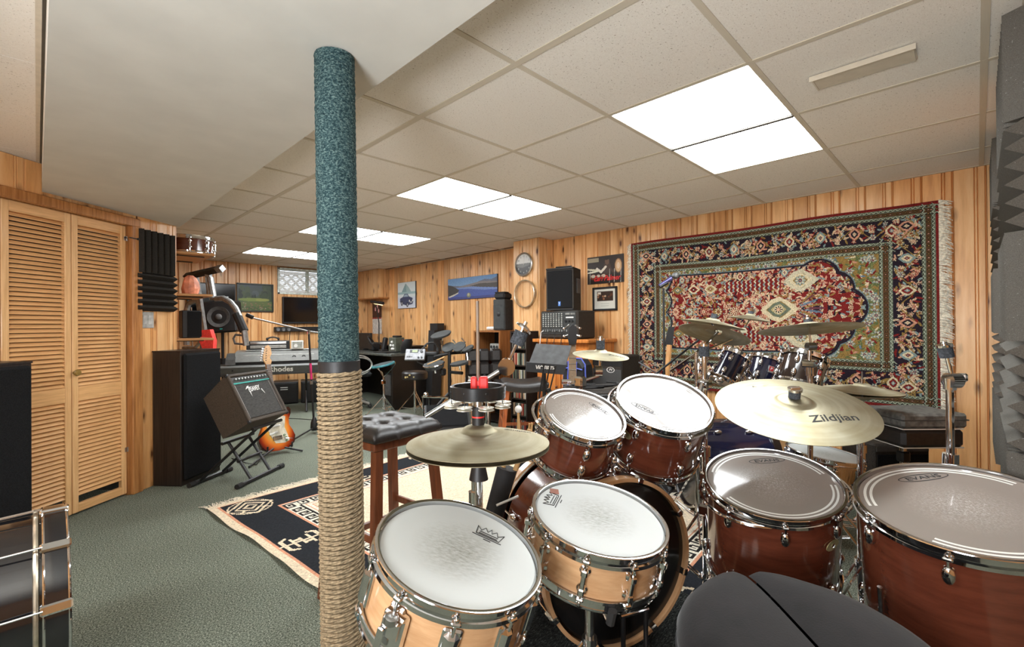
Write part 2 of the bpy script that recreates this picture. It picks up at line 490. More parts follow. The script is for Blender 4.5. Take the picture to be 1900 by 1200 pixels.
# knotty pine boards: a flat, a groove, a narrow bead and another groove, .15 m repeat
PLANK_W = .15
_plank_cache = {}
def plank_mesh(h, wd=PLANK_W):
    key = (round(h, 3), round(wd, 3))
    if key in _plank_cache: return _plank_cache[key]
    k = wd / PLANK_W
    prof = [(0, -.012), (0, -.007), (.004, 0), (.092, 0), (.0955, -.009), (.099, 0), (.106, 0), (.1095, -.008), (.113, 0), (.140, 0), (.1435, -.009), (.147, -.001), (.149, -.006), (.149, -.012)]
    prof = [(x * k, y) for x, y in prof]; n = len(prof)
    mb = MB(); mb.add([(x, y, z) for z in (0, h) for x, y in prof], [(i, i + 1, n + i + 1, n + i) for i in range(n - 1)] + [tuple(range(n)), tuple(range(n, 2 * n)), (0, n, 2 * n - 1, n - 1)])
    # local x along the wall, +y out of the wall
    _plank_cache[key] = mb.mesh('plank', 20); return _plank_cache[key]

def plank_run(wall, a, b, z0, z1, out):
    """boards from plan point a to b (seen from the room), out = unit vector out of the wall"""
    a = Vector((*a, 0)); b = Vector((*b, 0)); d = (b - a); L = d.length; d.normalize(); o = Vector((*out, 0))
    s = 0.0
    while s < L - .012:
        wd = min(PLANK_W, L - s)
        me = plank_mesh(z1 - z0, wd)
        ob = link('plank', me, PINE, wall)
        p = a + d * s
        ob.matrix_world = Matrix(((d.x, o.x, 0, p.x), (d.y, o.y, 0, p.y), (0, 0, 1, z0), (0, 0, 0, 1)))
        s += PLANK_W

# rug wall (right), two planes either side of the pillar
wr = structure('wall_right', MB().box((WALL_R + .07, 1.75, CE / 2 + .02), (.10, 4.1, CE + .10)).box((WALL_R2 + .07, 5.8, CE / 2 + .02), (.10, 4.1, CE + .10)), PINETRIM)
plank_run(wr, (WALL_R, 3.40), (WALL_R, WALL_N), 0, CE, (-1, 0))
plank_run(wr, (WALL_R2, WALL_F), (WALL_R2, 3.70), 0, CE, (-1, 0))
# pillar
wp = structure('wall_pillar', MB().box((3.995, 3.59, CE / 2), (.245, .37, CE)), PINETRIM)
plank_run(wp, (3.862, 3.79), (3.862, 3.39), 0, CE, (-1, 0))
plank_run(wp, (3.862, 3.40), (4.11, 3.40), 0, CE, (0, -1))
# far wall with the window opening
WX0, WX1, WZ0, WZ1 = 2.65, 3.62, 1.685, 2.10
wf = structure('wall_far', MB().box((1.70, 7.86, CE / 2 + .02), (1.90, .12, CE + .1)).box((3.925, 7.86, CE / 2 + .02), (.61, .12, CE + .1))
     .box(((WX0 + WX1) / 2, 7.86, WZ0 / 2), (WX1 - WX0, .12, WZ0)).box(((WX0 + WX1) / 2, 7.86, (WZ1 + CE + .07) / 2), (WX1 - WX0, .12, CE + .07 - WZ1)), PINETRIM)
plank_run(wf, (.77, WALL_F), (WX0, WALL_F), 0, CE, (0, -1))
plank_run(wf, (WX0, WALL_F), (WX1, WALL_F), 0, WZ0, (0, -1))
plank_run(wf, (WX1, WALL_F), (WALL_R2, WALL_F), 0, CE, (0, -1))
# boxed-in pipe chase in the far corner
wb = structure('wall_chase', MB().box((4.085, 7.41, (1.65 + CE) / 2), (.19, .70, CE - 1.65)), PINETRIM)
plank_run(wb, (3.985, 7.76), (3.985, 7.055), 1.65, CE, (-1, 0))
plank_run(wb, (3.985, 7.055), (4.18, 7.055), 1.65, CE, (0, -1))
MB().box((4.075, 7.40, 1.640), (.215, .72, .022), b=.004).build('base_board', PINETRIM, wb)

# angled closet wall
CW0 = Vector((.018, 3.86, 0)); CWD = Vector((.7777, .6286, 0)); CWN = Vector((.6286, -.7777, 0))
def cw(s, z=0, off=0): return CW0 + CWD * s + CWN * off + Vector((0, 0, z))
CWM = Matrix(((CWD.x, CWN.x, 0, CW0.x), (CWD.y, CWN.y, 0, CW0.y), (0, 0, 1, 0), (0, 0, 0, 1)))   # x along wall, y into the room
wc = structure('wall_closet', MB(M=CWM).box((.795, -.07, CE / 2), (.37, .11, CE)).box((-.19, -.07, 2.02), (1.6, .11, .21)).box((-2.02, -.07, CE / 2), (2.06, .11, CE)), PINETRIM)
p = cw(.64); q = cw(.972); plank_run(wc, (p.x, p.y), (q.x, q.y), 0, CE, (CWN.x, CWN.y))
p = cw(-.98); q = cw(.62); plank_run(wc, (p.x, p.y), (q.x, q.y), 1.93, CE, (CWN.x, CWN.y))
p = cw(-3.0); q = cw(-1.0); plank_run(wc, (p.x, p.y), (q.x, q.y), 0, CE, (CWN.x, CWN.y))
# closet interior back and trim
structure('wall_closet_back', MB(M=CWM).box((-.2, -.62, CE / 2), (1.7, .04, CE)).box((-1.06, -.36, CE / 2), (.04, .5, CE)).box((.66, -.36, CE / 2), (.04, .5, CE)), mat('closet_dark_paint', (70, 66, 60), .9))
tr = structure('trim_1', MB(M=CWM).box((-.2, .012, 1.906), (1.66, .030, .058), b=.004).box((-.2, -.045, 1.880), (1.60, .03, .014)), PINETRIM)
MB(M=CWM).box((.600, .010, .94), (.082, .038, 1.88), b=.005).build('casing_board', PINETRIM, tr)
MB(M=CWM).box((.566, -.030, .94), (.014, .06, 1.88)).build('jamb_board', PINETRIM, tr)
MB(M=CWM).box((-.99, .010, .94), (.082, .038, 1.88), b=.005).build('casing_board', PINETRIM, tr)
MB(M=CWM).box((-.2, -.020, 1.893), (1.52, .022, .010)).build('door_track', STEEL, tr)

# louvred bifold doors
slat_me = MB().box((0, 0, 0), (.300, .029, .0060), M=rotx(math.radians(-46)), b=.0015).mesh('slat')
def louvre_door(name, s0, s1, gap_bottom):
    wd = s1 - s0; M0 = CWM @ T(s0, -.030, .013)
    d = thing(name, None, None, M=M0, kind='structure')
    H = 1.862
    for x in (.020, wd - .020): MB().box((x, 0, H / 2), (.038, .028, H), b=.003).build('stile', DOORWOODV, d)
    MB().box((wd / 2, 0, .027), (wd - .076, .026, .052), b=.002).build('bottom_rail', DOORWOOD, d)
    MB().box((wd / 2, 0, .740), (wd - .076, .026, .092), b=.002).build('middle_rail', DOORWOOD, d)
    MB().box((wd / 2, 0, H - .030), (wd - .076, .026, .060), b=.002).build('top_rail', DOORWOOD, d)
    for z0, z1 in ((.052 + gap_bottom, .694), (.786, H - .060)):
        n = int(round((z1 - z0) / .0262))
        for k in range(n):
            o = link('slat', slat_me, DOORWOOD, d); o.location = (wd / 2, 0, z0 + (k + .5) * (z1 - z0) / n); o.scale = ((wd - .070) / .300, 1, 1)
    return d
d2 = louvre_door('door_2', .187, .556, .048)
d1 = louvre_door('door_1', -.185, .185, .050)
louvre_door('door_3', -.557, -.187, .0); louvre_door('door_4', -.930, -.559, .0)
MB().lathe([(0, 0), (.009, 0), (.009, .012), (.019, .018), (.021, .026), (.017, .034), (0, .037)], 20, T(.010, .014, .875) @ rotx(-math.pi / 2)).build('door_knob', wood('knob_wood', (150, 120, 60), (110, 84, 38), .35, .3), d2)
for z in (1.775, .305): MB().box((.366, .016, z), (.030, .004, .030), b=.001).cyl((.371, .018, z - .016), (.371, .018, z + .016), .004).build('hinge', STEEL, d2)
latch = MB(M=CWM).cyl((.535, .03, 1.792), (.600, .03, 1.792), .004).ball((.600, .033, 1.792), .008).ball((.535, .0, 1.792), .007).build('latch_hook', BLACKMETAL, tr)

# left wall beyond the closet, hidden walls that close the room
structure('wall_left', MB().box((.74, 6.13, CE / 2), (.06, 3.30, CE)), PINETRIM)
structure('wall_back', MB().box((-2.42, .2, CE / 2), (.10, 4.4, CE)), mat('back_wall_pine', (198, 150, 100), .6, var=.2, stretch=(1, 8, .5)))
structure('wall_near', MB().box((-.2, -1.75, CE / 2), (4.6, .10, CE)).box((2.045, -.94, CE / 2), (.09, 1.6, CE)), mat('back_wall_pine'))
# foam wall
wn = structure('wall_foam', MB().box((3.05, WALL_N - .062, CE / 2), (2.1, .10, CE)), PINETRIM)
plank_run(wn, (4.11, WALL_N - .012), (2.0, WALL_N - .012), 0, CE, (0, 1))

# bulkhead (boxed beam) over the post
B0, B1, BZ = .0225, .795, 1.96
def wall_y(x): return 3.86 + (x - .018) * (.6286 / .7777)
bl = MB(); poly = [(B0, -1.7), (B1, -1.7), (B1, wall_y(B1) - .005), (B0, wall_y(B0) - .005)]
bl.prism(poly, BZ, CE + .02); structure('trim_2', bl, DRYWALL)

# suspended ceiling
ceil = structure('ceiling', MB().box((1.0, 3.0, CE + .10), (7.2, 10.0, .04)), mat('plenum', (60, 58, 54), .9))
GX0, GY0, GX, GY = 1.2445, 1.2011, .61, .6144
LIGHT_CELLS = [(i, j) for j in (-1, 2, 5, 8) for i in (1, 2)] + [(-5, j) for j in (0, 3)] + [(-4, j) for j in (0, 3)]
tile_me = MB().box((0, 0, 0), (1, 1, .012)).mesh('ceiling_tile')
def span(a0, a1, lo, hi):
    a, b = max(a0, lo), min(a1, hi); return (a, b) if b - a > .03 else None
for i in range(-6, 5):
    x0 = GX0 + i * GX
    segs = []
    for lo, hi in ((-2.36, B0), (B1, 4.105 if True else 0)):
        s_ = span(x0, x0 + GX, lo, hi)
        if s_: segs.append(s_)
    for j in range(-5, 11):
        y0 = GY0 + j * GY
        for xa, xb in segs:
            lo_y = -1.70 if xa < 2.0 else WALL_N
            s_ = span(y0, y0 + GY, lo_y, WALL_F)
            if not s_ or (i, j) in LIGHT_CELLS: continue
            ya, yb = s_
            if xa < B0 and ya > wall_y(xb) + .1: continue
            o = link('ceiling_tile', tile_me, TILE, ceil); o.location = ((xa + xb) / 2, (ya + yb) / 2, CE + .0095); o.scale = (xb - xa - .003, yb - ya - .003, 1)
bar_me = MB().box((0, 0, .0015), (1, 1, .003)).box((0, 0, .014), (.2, 1, .026)).mesh('tee_bar')
for i in range(-5, 5):
    x = GX0 + i * GX
    if B0 + .02 < x < B1: continue
    ya, yb = (-1.70, wall_y(min(x, .8))) if x < B1 else ((-1.70 if x < 2 else WALL_N), WALL_F)
    o = link('main_tee', bar_me, TBAR, ceil); o.location = (x, (ya + yb) / 2, CE); o.scale = (.030 if i == 0 else .022, yb - ya, 1)
cross_me = MB().box((0, 0, .0013), (1, 1, .0026)).box((0, 0, .014), (1, .2, .026)).mesh('cross_tee')
for j in range(-5, 11):
    y = GY0 + j * GY
    if y > WALL_F: continue
    for xa, xb in ((-2.36, B0), (B1, WALL_R if y < 3.7 else WALL_R2)):
        if y < WALL_N and xb > 1: xb = 2.0
        if xb < 1 and y > wall_y(xa) + .05: continue
        o = link('cross_tee', cross_me, TBAR, ceil); o.location = ((xa + xb) / 2, y, CE + .0002); o.scale = (xb - xa, .022, 1)
# wall angle mouldings
def mould(a, b):
    a = Vector((*a, 0)); b = Vector((*b, 0)); d = b - a; M0 = T(*((a + b) / 2)) @ rotz(math.atan2(d.y, d.x))
    MB(M=M0).box((0, 0, CE + .002), (d.length, .024, .004)).build('wall_angle', TBAR, ceil)
mould((WALL_R - .012, WALL_N), (WALL_R - .012, 3.4)); mould((WALL_R2 - .012, 3.8), (WALL_R2 - .012, WALL_F)); mould((.78, WALL_F - .012), (WALL_R2, WALL_F - .012)); mould((B1 + .012, -1.6), (B1 + .012, 4.46)); mould((B0 - .012, -1.6), (B0 - .012, 3.85))
mould((2.0, WALL_N + .012), (4.1, WALL_N + .012))

# fluorescent fixtures: two diffuser lenses each
LENS = NT('fluorescent_lens')
LENS.b.inputs['Emission Color'].default_value = (.93, .975, 1.0, 1); LENS.b.inputs['Emission Strength'].default_value = LAMP_POWER
LENS.b.inputs['Base Color'].default_value = (.8, .8, .78, 1)
_vo = LENS.n('ShaderNodeTexVoronoi'); _vo.inputs['Scale'].default_value = 160; LENS.l(LENS.coords(), _vo.inputs['Vector']); LENS.bump(_vo.outputs['Distance'], .3, .002)
LENS = LENS.p(.4)
lens_me = MB().box((0, 0, 0), (GX - .030, GY - .034, .004)).mesh('diffuser')
def fixture(i0, j, label):
    x = GX0 + (i0 + 1) * GX; y = GY0 + (j + .5) * GY
    t = thing('ceiling_light', label, 'light', (x, y, CE), group='fluorescent ceiling lights')
    for k in (-.5, .5):
        o = link('diffuser', lens_me, LENS, t); o.location = (k * GX, 0, .003)
    fr = MB()
    for sx in (-1, 1): fr.box((sx * (GX - .004), 0, .012), (.006, GY - .014, .020))
    for sy in (-1, 1): fr.box((0, sy * (GY / 2 - .010), .012), (2 * GX - .014, .006, .020))
    fr.build('frame', WHITEP, t)
    MB().box((0, 0, .000), (.022, GY - .020, .012)).build('divider', mat('dark_divider', (70, 66, 60), .6), t)
    MB().box((0, 0, .045), (2 * GX - .02, GY - .02, .06)).build('housing', WHITEP, t)
fixture(1, -1, 'lit ceiling light nearest the long air vent, largest of the lit panels')
fixture(1, 2, 'lit ceiling light between the vent light and the post')
fixture(1, 5, 'lit ceiling light partly hidden behind the carpeted post, nearer than the last one')
fixture(1, 8, 'lit ceiling light farthest away, left of the post near the window')
fixture(-5, 0, 'added unseen ceiling light left of the boxed beam, near the back of the room')  # extra fixture, added out of view to brighten the left side
fixture(-5, 3, 'added unseen ceiling light left of the boxed beam, in front of the closet doors')  # likewise added out of view, lights the closet doors

# long air vent cover on a tile
v = thing('air_vent', 'long cream metal air vent cover on the ceiling tile', 'vent', (2.19, .30, CE))
MB().box((0, 0, -.006), (.112, .312, .012), b=.003).build('cover_plate', TBAR, v)
MB().box((-.060, 0, -.010), (.004, .318, .020)).build('lip', TBAR, v)
for y in (-.150, .150): MB().box((0, y, -.008), (.108, .004, .016)).build('end_cap', TBAR, v)

# window with blind
wd = thing('window_1', None, None, (0, 0, 0), kind='structure')
cx = (WX0 + WX1) / 2; ww = WX1 - WX0; wh = WZ1 - WZ0; cz = (WZ0 + WZ1) / 2
fm = MB()
for x in (WX0 + .016, WX1 - .016): fm.box((x, 7.80, cz), (.032, .07, wh), b=.003)
for z in (WZ0 + .014, WZ1 - .012): fm.box((cx, 7.80, z), (ww, .07, .028), b=.003)
fm.build('window_frame', mat('pale_window_frame', (206, 214, 206), .5), wd)
MB().box((WX0 + .5 * ww, 7.845, cz), (.05, .03, wh - .04), b=.003).build('mullion', mat('green_window_sash', (150, 180, 160), .5), wd)
for k in (0, 1): MB().box((WX0 + (.25 + .5 * k) * ww, 7.85, cz), (ww / 2 - .05, .004, wh - .05)).build('pane', GLASS, wd)
bs = MB().box((0, 0, 0), (ww - .07, .024, .0012), M=rotx(math.radians(38))).mesh('blind_slat')
for k in range(17):
    o = link('blind_slat', bs, WHITEP, wd); o.location = (cx, 7.80, WZ0 + .035 + k * .0215)
for x in (WX0 + .11, WX0 + .5 * ww - .03, WX1 - .12): MB().cyl((x, 7.788, WZ0 + .02), (x, 7.788, WZ1 - .02), .0022, seg=5).build('blind_cord', WHITEP, wd)
# garden lattice outside, seen through the blind
lt = thing('garden_lattice', 'white criss-cross garden lattice outside the basement window', 'lattice', (3.1, 8.5, 1.5))
strip = MB().box((0, 0, 0), (.40, .010, .035)).mesh('lath')
for k in range(14):
    for sgn in (-1, 1):
        o = link('lath', strip, WHITEP, lt); o.location = (-.95 + k * .15, .012 * sgn, .44); o.rotation_euler = (0, sgn * math.pi / 4, 0)
for z in (.28, .60): MB().box((0, 0, z), (2.3, .03, .05)).build('rail', WHITEP, lt)
MB().box((0, .10, .10), (2.4, .05, .40)).build('back_board', mat('weathered_board', (150, 170, 170), .8), lt)
structure('trim_3', MB().box((3.1, 8.25, 1.60), (2.4, .80, .06)), mat('window_well_gravel', (150, 148, 140), .9, var=.4, scale=60))


# ================================================================== POST
px_, py_ = .622, 1.345
# the post leans very slightly
po = thing('support_post', 'steel support post wrapped in teal carpet above and sisal rope below', 'post', M=T(px_ + .012, py_ - .012, 0) @ Matrix.Rotation(.0088, 4, Vector((-.711, -.703, 0))))
PR = .050
MB().lathe([(0, 0), (PR, 0), (PR, BZ - .002), (0, BZ - .002)], 32).build('steel_core', BLACKMETAL, po)
N = NT('teal_carpet_wrap'); _v = N.coords((1, 1, 1.0)); _f = N.noise(N.coords((1, 1, 1.7)), 150, 3, .75)
N.col(N.ramp(_f, [(.34, (26, 44, 50)), (.5, (58, 82, 86)), (.66, (122, 146, 142))])); N.bump(_f, .8, .008)
TEALWRAP = N.p(.95, 0, .1)
cm = MB(); rings = []
for k in range(140):
    z = 1.055 + (BZ - .003 - 1.055) * k / 139; rr = .0565 + .0016 * math.sin(k * 2.1) * random.random()
    rings.append([(rr * (1 + .012 * random.uniform(-1, 1)) * math.cos(2 * math.pi * a / 48), rr * (1 + .012 * random.uniform(-1, 1)) * math.sin(2 * math.pi * a / 48), z) for a in range(48)])
cm.loft(rings, caps=True).build('carpet_wrap', TEALWRAP, po)
MB().lathe([(.0555, 1.028), (.0590, 1.030), (.0585, 1.045), (.0592, 1.060), (.0555, 1.062)], 40).build('black_tape_band', mat('black_tape', (32, 33, 36), .5, bump=.2), po)
ROPE = mat('sisal_rope', (150, 133, 107), .9, var=.18, scale=120, bump=.4, bscale=300, spec=.1)
rope_pitch = .0136; turns = int(1.03 / rope_pitch); segs = 40
for strand in range(3):
    pts = []
    for k in range(turns * segs + 1):
        a = 2 * math.pi * k / segs; zc = .008 + rope_pitch * k / segs
        tw = a * 4.0 + strand * 2 * math.pi / 3
        rr = PR + .0074 + .0032 * math.cos(tw)
        pts.append((rr * math.cos(a), rr * math.sin(a), zc + .0032 * math.sin(tw)))
    MB().tube(pts, .0038, 5).build('rope_strand', ROPE, po, sharp=80, recalc=False)

# ================================================================== DRUM BUILDING KIT
FWD = (.711, .703, 0)
def drum_frame(c, n, spin=0): return frame(c, n, FWD) @ rotz(spin)

def hoop_profile(R, sgn=1, z=0):
    pr = [(R + .002, -.010), (R + .001, 0), (R + .004, .001), (R + .010, .0005), (R + .011, -.0015), (R + .006, -.003), (R + .006, -.019), (R + .012, -.022), (R + .013, -.031), (R + .010, -.032), (R + .008, -.026), (R + .002, -.024)]
    return [(r, z + sgn * h) for r, h in pr]

_lugs = {}
def lug_meshes(kind, R, depth):
    key = (kind, round(R, 3), round(depth, 3))
    if key in _lugs: return _lugs[key]
    b = MB(); r = MB(); r2 = MB()
    ear = lambda mb, z, s: mb.box((R + .0125, 0, z - s * .006), (.013, .020, .010), b=.003).cyl((R + .013, 0, z), (R + .013, 0, z + s * .010), .0032, seg=8).ball((R + .013, 0, z + s * .002), .0055, seg=10)
    if kind == 'small':
        b.ball((R + .009, 0, -.068), .0135, seg=14, sc=(1.0, 1.05, 1.85)).box((R + .004, 0, -.068), (.006, .021, .042), b=.003)
        ear(r, -.018, 1); r.cyl((R + .0125, 0, -.026), (R + .011, 0, -.060), .0030, seg=8)
    elif kind == 'double':
        for z in (-.052, -.102):
            b.lathe([(0, .0), (.014, .0), (.014, .004), (.010, .008), (0, .008)], 16, T(R, 0, z) @ roty(math.pi / 2))
            b.box((R + .014, 0, z), (.018, .016, .018), b=.003)
        b.box((R + .015, 0, -.077), (.010, .011, .045), b=.002)
        ear(r, -.018, 1); r.cyl((R + .014, 0, -.026), (R + .014, 0, -.045), .0030, seg=8)
        ear(r2, -depth + .018, -1); r2.cyl((R + .014, 0, -depth + .026), (R + .014, 0, -.110), .0030, seg=8)
    elif kind == 'chunk':
        b.box((R + .009, 0, -.085), (.020, .030, .078), b=.009).box((R + .004, 0, -.085), (.008, .038, .086), b=.004)
        ear(r, -.018, 1); r.cyl((R + .013, 0, -.026), (R + .013, 0, -.050), .0032, seg=8)
        ear(r2, -depth + .018, -1); r2.cyl((R + .013, 0, -depth + .026), (R + .013, 0, -.120), .0032, seg=8)
    _lugs[key] = (b.mesh('lug'), [q.mesh('tension_rod') for q in (r, r2) if q.v])
    return _lugs[key]

RINGWHITE = mat('white_head_ring', (228, 228, 222), .4, var=.02)
INK = mat('black_ink', (20, 20, 20), .6, var=.05)
def drum(name, label, c, n, r, depth, shell, nlug, head='coated', spin=0., lug='small', logo=None, logo_at=None, logo_rot=0, group=None, badge=None, hoopmat=None):
    M0 = drum_frame(c, n); R = r - .013; hm = hoopmat or CHROME
    t = thing(name, label, 'drum', M=M0, group=group)
    MB().lathe([(R, -.014), (R, -depth + .014), (R - .007, -depth + .014), (R - .007, -.014)], 72, closed=True).build('shell', shell, t)
    MB().lathe(hoop_profile(R), 72, closed=True).build('top_hoop', hm, t)
    MB().lathe(hoop_profile(R, -1, -depth), 72, closed=True).build('bottom_hoop', hm, t)
    hd = MB().lathe([(0, -.0075), (R * .3, -.0075), (R * .6, -.0075), (R * .9, -.0075), (R - .004, -.0075), (R + .0015, -.013)], 72)
    h = hd.build('drum_head', CLEAR if head == 'clear' else COATED, t)
    MB().lathe([(0, -depth + .008), (R * .9, -depth + .008), (R + .001, -depth + .013)], 64).build('bottom_head', mat('bottom_head_film', (205, 198, 186), .3), t)
    if head == 'clear':
        for a, b in ((.845, .875), (.905, .935)):
            for u0, u1 in ((-2.9, -.35), (.0, 2.55)):
                rg = MB()
                vs = []; fs = []
                for k in range(41):
                    th = u0 + (u1 - u0) * k / 40 + spin
                    vs += [(R * a * math.cos(th), R * a * math.sin(th), -.0068), (R * b * math.cos(th), R * b * math.sin(th), -.0068)]
                fs = [(2 * k, 2 * k + 1, 2 * k + 3, 2 * k + 2) for k in range(40)]
                rg.add(vs, fs).build('control_ring', RINGWHITE, h)
    bm_, rm_ = lug_meshes(lug, R, depth)
    for k in range(nlug):
        a = 2 * math.pi * (k + .5) / nlug + spin
        o = link('lug', bm_, hm, t); o.rotation_euler = (0, 0, a)
        [link('tension_rod', q, hm, o) for q in rm_]
        if lug == 'small':
            o = link('lug', bm_, hm, t); o.rotation_euler = (math.pi, 0, -a + 2 * a); o.location = (0, 0, -depth)
            [link('tension_rod', q, hm, o) for q in rm_]
    if logo:
        x, y = logo_at
        ML = T(x, y, -.0070) @ rotz(logo_rot)
        if logo == 'EVANS':
            lg = text('EVANS', R * .105, 'lettering', INK, h, ML, .0002, bold=.012, sx=1.35)
            ov = MB(); a, b = R * .31, R * .085; ring = []
            for rr in (1.0, .90):
                ring.append([(a * (rr if rr == 1 else .955) * math.cos(2 * math.pi * k / 40), b * (rr if rr == 1 else .80) * math.sin(2 * math.pi * k / 40), 0) for k in range(40)])
            ov.loft(ring, ML, caps=False).build('logo_oval', INK, h)
        else:   # crown-like print
            cr = MB(); s = R * .075
            pts = [(-2.2, -1), (-2.6, 1.3), (-1.6, .3), (-1.1, 1.5), (-.4, .5), (0, 1.7), (.4, .5), (1.1, 1.5), (1.6, .3), (2.6, 1.3), (2.2, -1)]
            P3 = [(x_ * s, y_ * s, 0) for x_, y_ in pts] + [(-2.2 * s, -1 * s, 0)]
            cr.tube(P3, s * .09, 4, M=ML)
            cr.build('crown_print', INK, h)
            for q, wq in ((-.1, 3.6), (-.65, 3.6), (-1.45, 5.6), (-2.0, 1.4)): MB().box((.25 * s * (q < -1.9), q * s, 0), (wq * s, .20 * s, .0004), M=ML @ T(0, 0, .0002)).build('print_line', INK, h)
    if badge:
        a, zb, kind = badge
        MBd = rotz(a) @ T(R + .0015, 0, zb) @ roty(math.pi / 2) @ rotz(math.pi / 2)
        if kind == 'oval':
            MB().lathe([(0, .0), (1, 0), (1, .002), (0, .0025)], 28, MBd @ Matrix.Diagonal((.030, .017, 1, 1))).build('badge', mat('pale_gold_badge', (188, 176, 128), .35, .6), t)
            MB().lathe([(.005, 0), (.0075, .004), (.004, .006), (.003, .002)], 14, MBd).build('vent_grommet', CHROME, t)
        else:
            bd = MB().box((0, 0, 0), (.034, .046, .002), M=MBd, b=.0008).build('badge', mat('silver_badge', (200, 198, 190), .3, .7), t)
            MB().box((0, .004, .0014), (.026, .030, .001), M=MBd).build('red_emblem', mat('badge_red', (186, 30, 34), .4), bd)
            text('P', .026, 'lettering', WHITEP, bd, MBd @ T(0, .003, .002), .0003, bold=.02)
    return t

GKIT = 'drums of the brown front kit'
snare_a = drum('snare_drum', 'maple snare drum with worn white head, nearest the rope post', (.658, .817, .671), (.101, -.294, .95), .19, .165, MAPLE, 10, 'coated', .14, 'chunk', 'crown', (.060, .088), -.25, GKIT, badge=(2.75, -.075, 'red'))
snare_b = drum('snare_drum', 'maple snare drum with white head in front of the bass drum', (1.091, .746, .639), (-.019, -.227, .974), .19, .150, MAPLE, 10, 'coated', .33, 'double', 'crown', (-.128, .052), 1.25, GKIT)
drum('rack_tom', 'smaller brown rack tom, left of the pair above the bass drum', (1.398, 1.018, .843), (-.153, -.438, .886), .158, .205, MAHOG, 6, 'clear', .12, 'small', 'EVANS', (.062, .058), -.62, GKIT)
drum('rack_tom', 'larger brown rack tom, right of the pair above the bass drum', (1.727, .872, .862), (-.282, -.385, .879), .190, .255, MAHOG, 6, 'clear', .30, 'small', 'EVANS', (-.088, -.052), 2.55, GKIT, badge=(3.7, -.10, 'oval'))
drum('floor_tom', 'brown floor tom with gold oval badge below the large ride cymbal', (1.787, .51, .618), (-.253, -.097, .963), .220, .36, MAHOG, 8, 'clear', .05, 'small', 'EVANS', (.055, .128), -.10, GKIT, badge=(-1.15, -.12, 'oval'))
drum('floor_tom', 'largest brown floor tom at the right edge beside the black seat', (1.743, .028, .674), (-.205, .009, .979), .245, .44, MAHOG, 8, 'clear', .28, 'small', 'EVANS', (.030, .158), -.06, GKIT)

MB().box((-.118, .098, -.0066), (.026, .026, .0012), M=None).build('head_patch', mat('leather_patch', (150, 96, 78), .7), snare_b)
# suspension mounts (chrome arcs) on toms
def susp(drum_ob, R, a0, a1, z=-.035, off=.032):
    pts = [((R + off * math.sin(math.pi * k / 16)) * math.cos(a0 + (a1 - a0) * k / 16), (R + off * math.sin(math.pi * k / 16)) * math.sin(a0 + (a1 - a0) * k / 16), z) for k in range(17)]
    MB().tube(pts, .0055, 6).build('suspension_bracket', CHROME, drum_ob)
D = [o for o in COL.objects if o.name.startswith(('rack_tom', 'floor_tom')) and o.parent is None]
susp(D[0], .151, 2.2, 4.1); susp(D[1], .182, 2.2, 4.1); susp(D[2], .212, 2.5, 4.2); susp(D[2], .212, -.9, .8)
# legs of the largest floor tom
for a in (-1.05, 1.1, 3.2):
    lg = MB(); R = .232
    x, y = (R + .020) * math.cos(a), (R + .020) * math.sin(a)
    lg.cyl((x, y, -.19), (x, y, -.655), .0065, seg=10)
    o = lg.build('leg', CHROME, D[3]); MB().box((x * .97, y * .97, -.335), (.030, .030, .060), b=.006).build('leg_bracket', CHROME, o)
    MB().cyl((x, y, -.640), (x, y, -.672), .012, .014, seg=10).build('rubber_foot', RUBBER, o)

# strainer on the nearest snare
st = MB(M=rotz(-2.02)); R = .177
st.box((R + .012, 0, -.085), (.022, .050, .074), b=.004).box((R + .026, 0, -.072), (.012, .040, .040), b=.004)
so = st.build('snare_strainer', CHROME, snare_a)
MB().lathe([(0, 0), (.013, 0), (.013, .012), (.009, .014), (0, .014)], 16, rotz(-2.02) @ T(R + .030, 0, -.058)).build('adjust_knob', STEEL, so)
MB(M=rotz(-2.02)).box((R + .036, -.012, -.10), (.006, .014, .052), b=.002).build('throw_lever', CHROME, so)

# bass drum: shell along its own axis, batter hoop towards the drummer
BC = Vector((1.427, .884, .328)); BN = Vector((-.405, -.914, 0)).normalized()
bd = thing('bass_drum', 'brown bass drum with pale maple hoops under the rack toms', 'drum', M=frame(BC, BN, (0, 0, 1)), group=GKIT)
R = .278
MB().lathe([(R, -.02), (R, -.40), (R - .008, -.40), (R - .008, -.02)], 80, closed=True).build('shell', MAHOG, bd)
for z0 in (0, -.43): MB().lathe([(R + .004, z0), (R + .017, z0 - .001), (R + .017, z0 - .040), (R + .004, z0 - .041)], 80, closed=True).build('wood_hoop', MAPLE, bd)
for z0 in (-.046, -.425): MB().torus(R + .005, .006, T(0, 0, z0), 80, 6).build('inner_hoop', CHROME, bd)
MB().lathe([(0, -.012), (R * .93, -.012), (R + .004, -.020)], 80).build('batter_head', mat('black_drum_film', (26, 25, 25), .18, spec=.5), bd)
MB().lathe([(0, -.452), (R * .93, -.452), (R + .004, -.445)], 80).build('front_head', mat('black_drum_film'), bd)
claw = MB().box((R + .012, 0, -.012), (.022, .026, .028), b=.004).box((R + .020, 0, -.035), (.014, .016, .050), b=.004)
claw_me = claw.mesh('claw_hook'); rod_me = MB().cyl((R + .018, 0, -.05), (R + .016, 0, -.13), .0032, seg=8).ball((R + .012, 0, -.145), .014, seg=12, sc=(1, 1, 1.7)).mesh('tension_rod')
for k in range(8):
    a = 2 * math.pi * (k + .5) / 8 + .1
    o = link('claw_hook', claw_me, CHROME, bd); o.rotation_euler = (0, 0, a); link('tension_rod', rod_me, CHROME, o)
    o = link('claw_hook', claw_me, CHROME, bd); o.rotation_euler = (math.pi, 0, a); o.location = (0, 0, -.47); link('tension_rod', rod_me, CHROME, o)
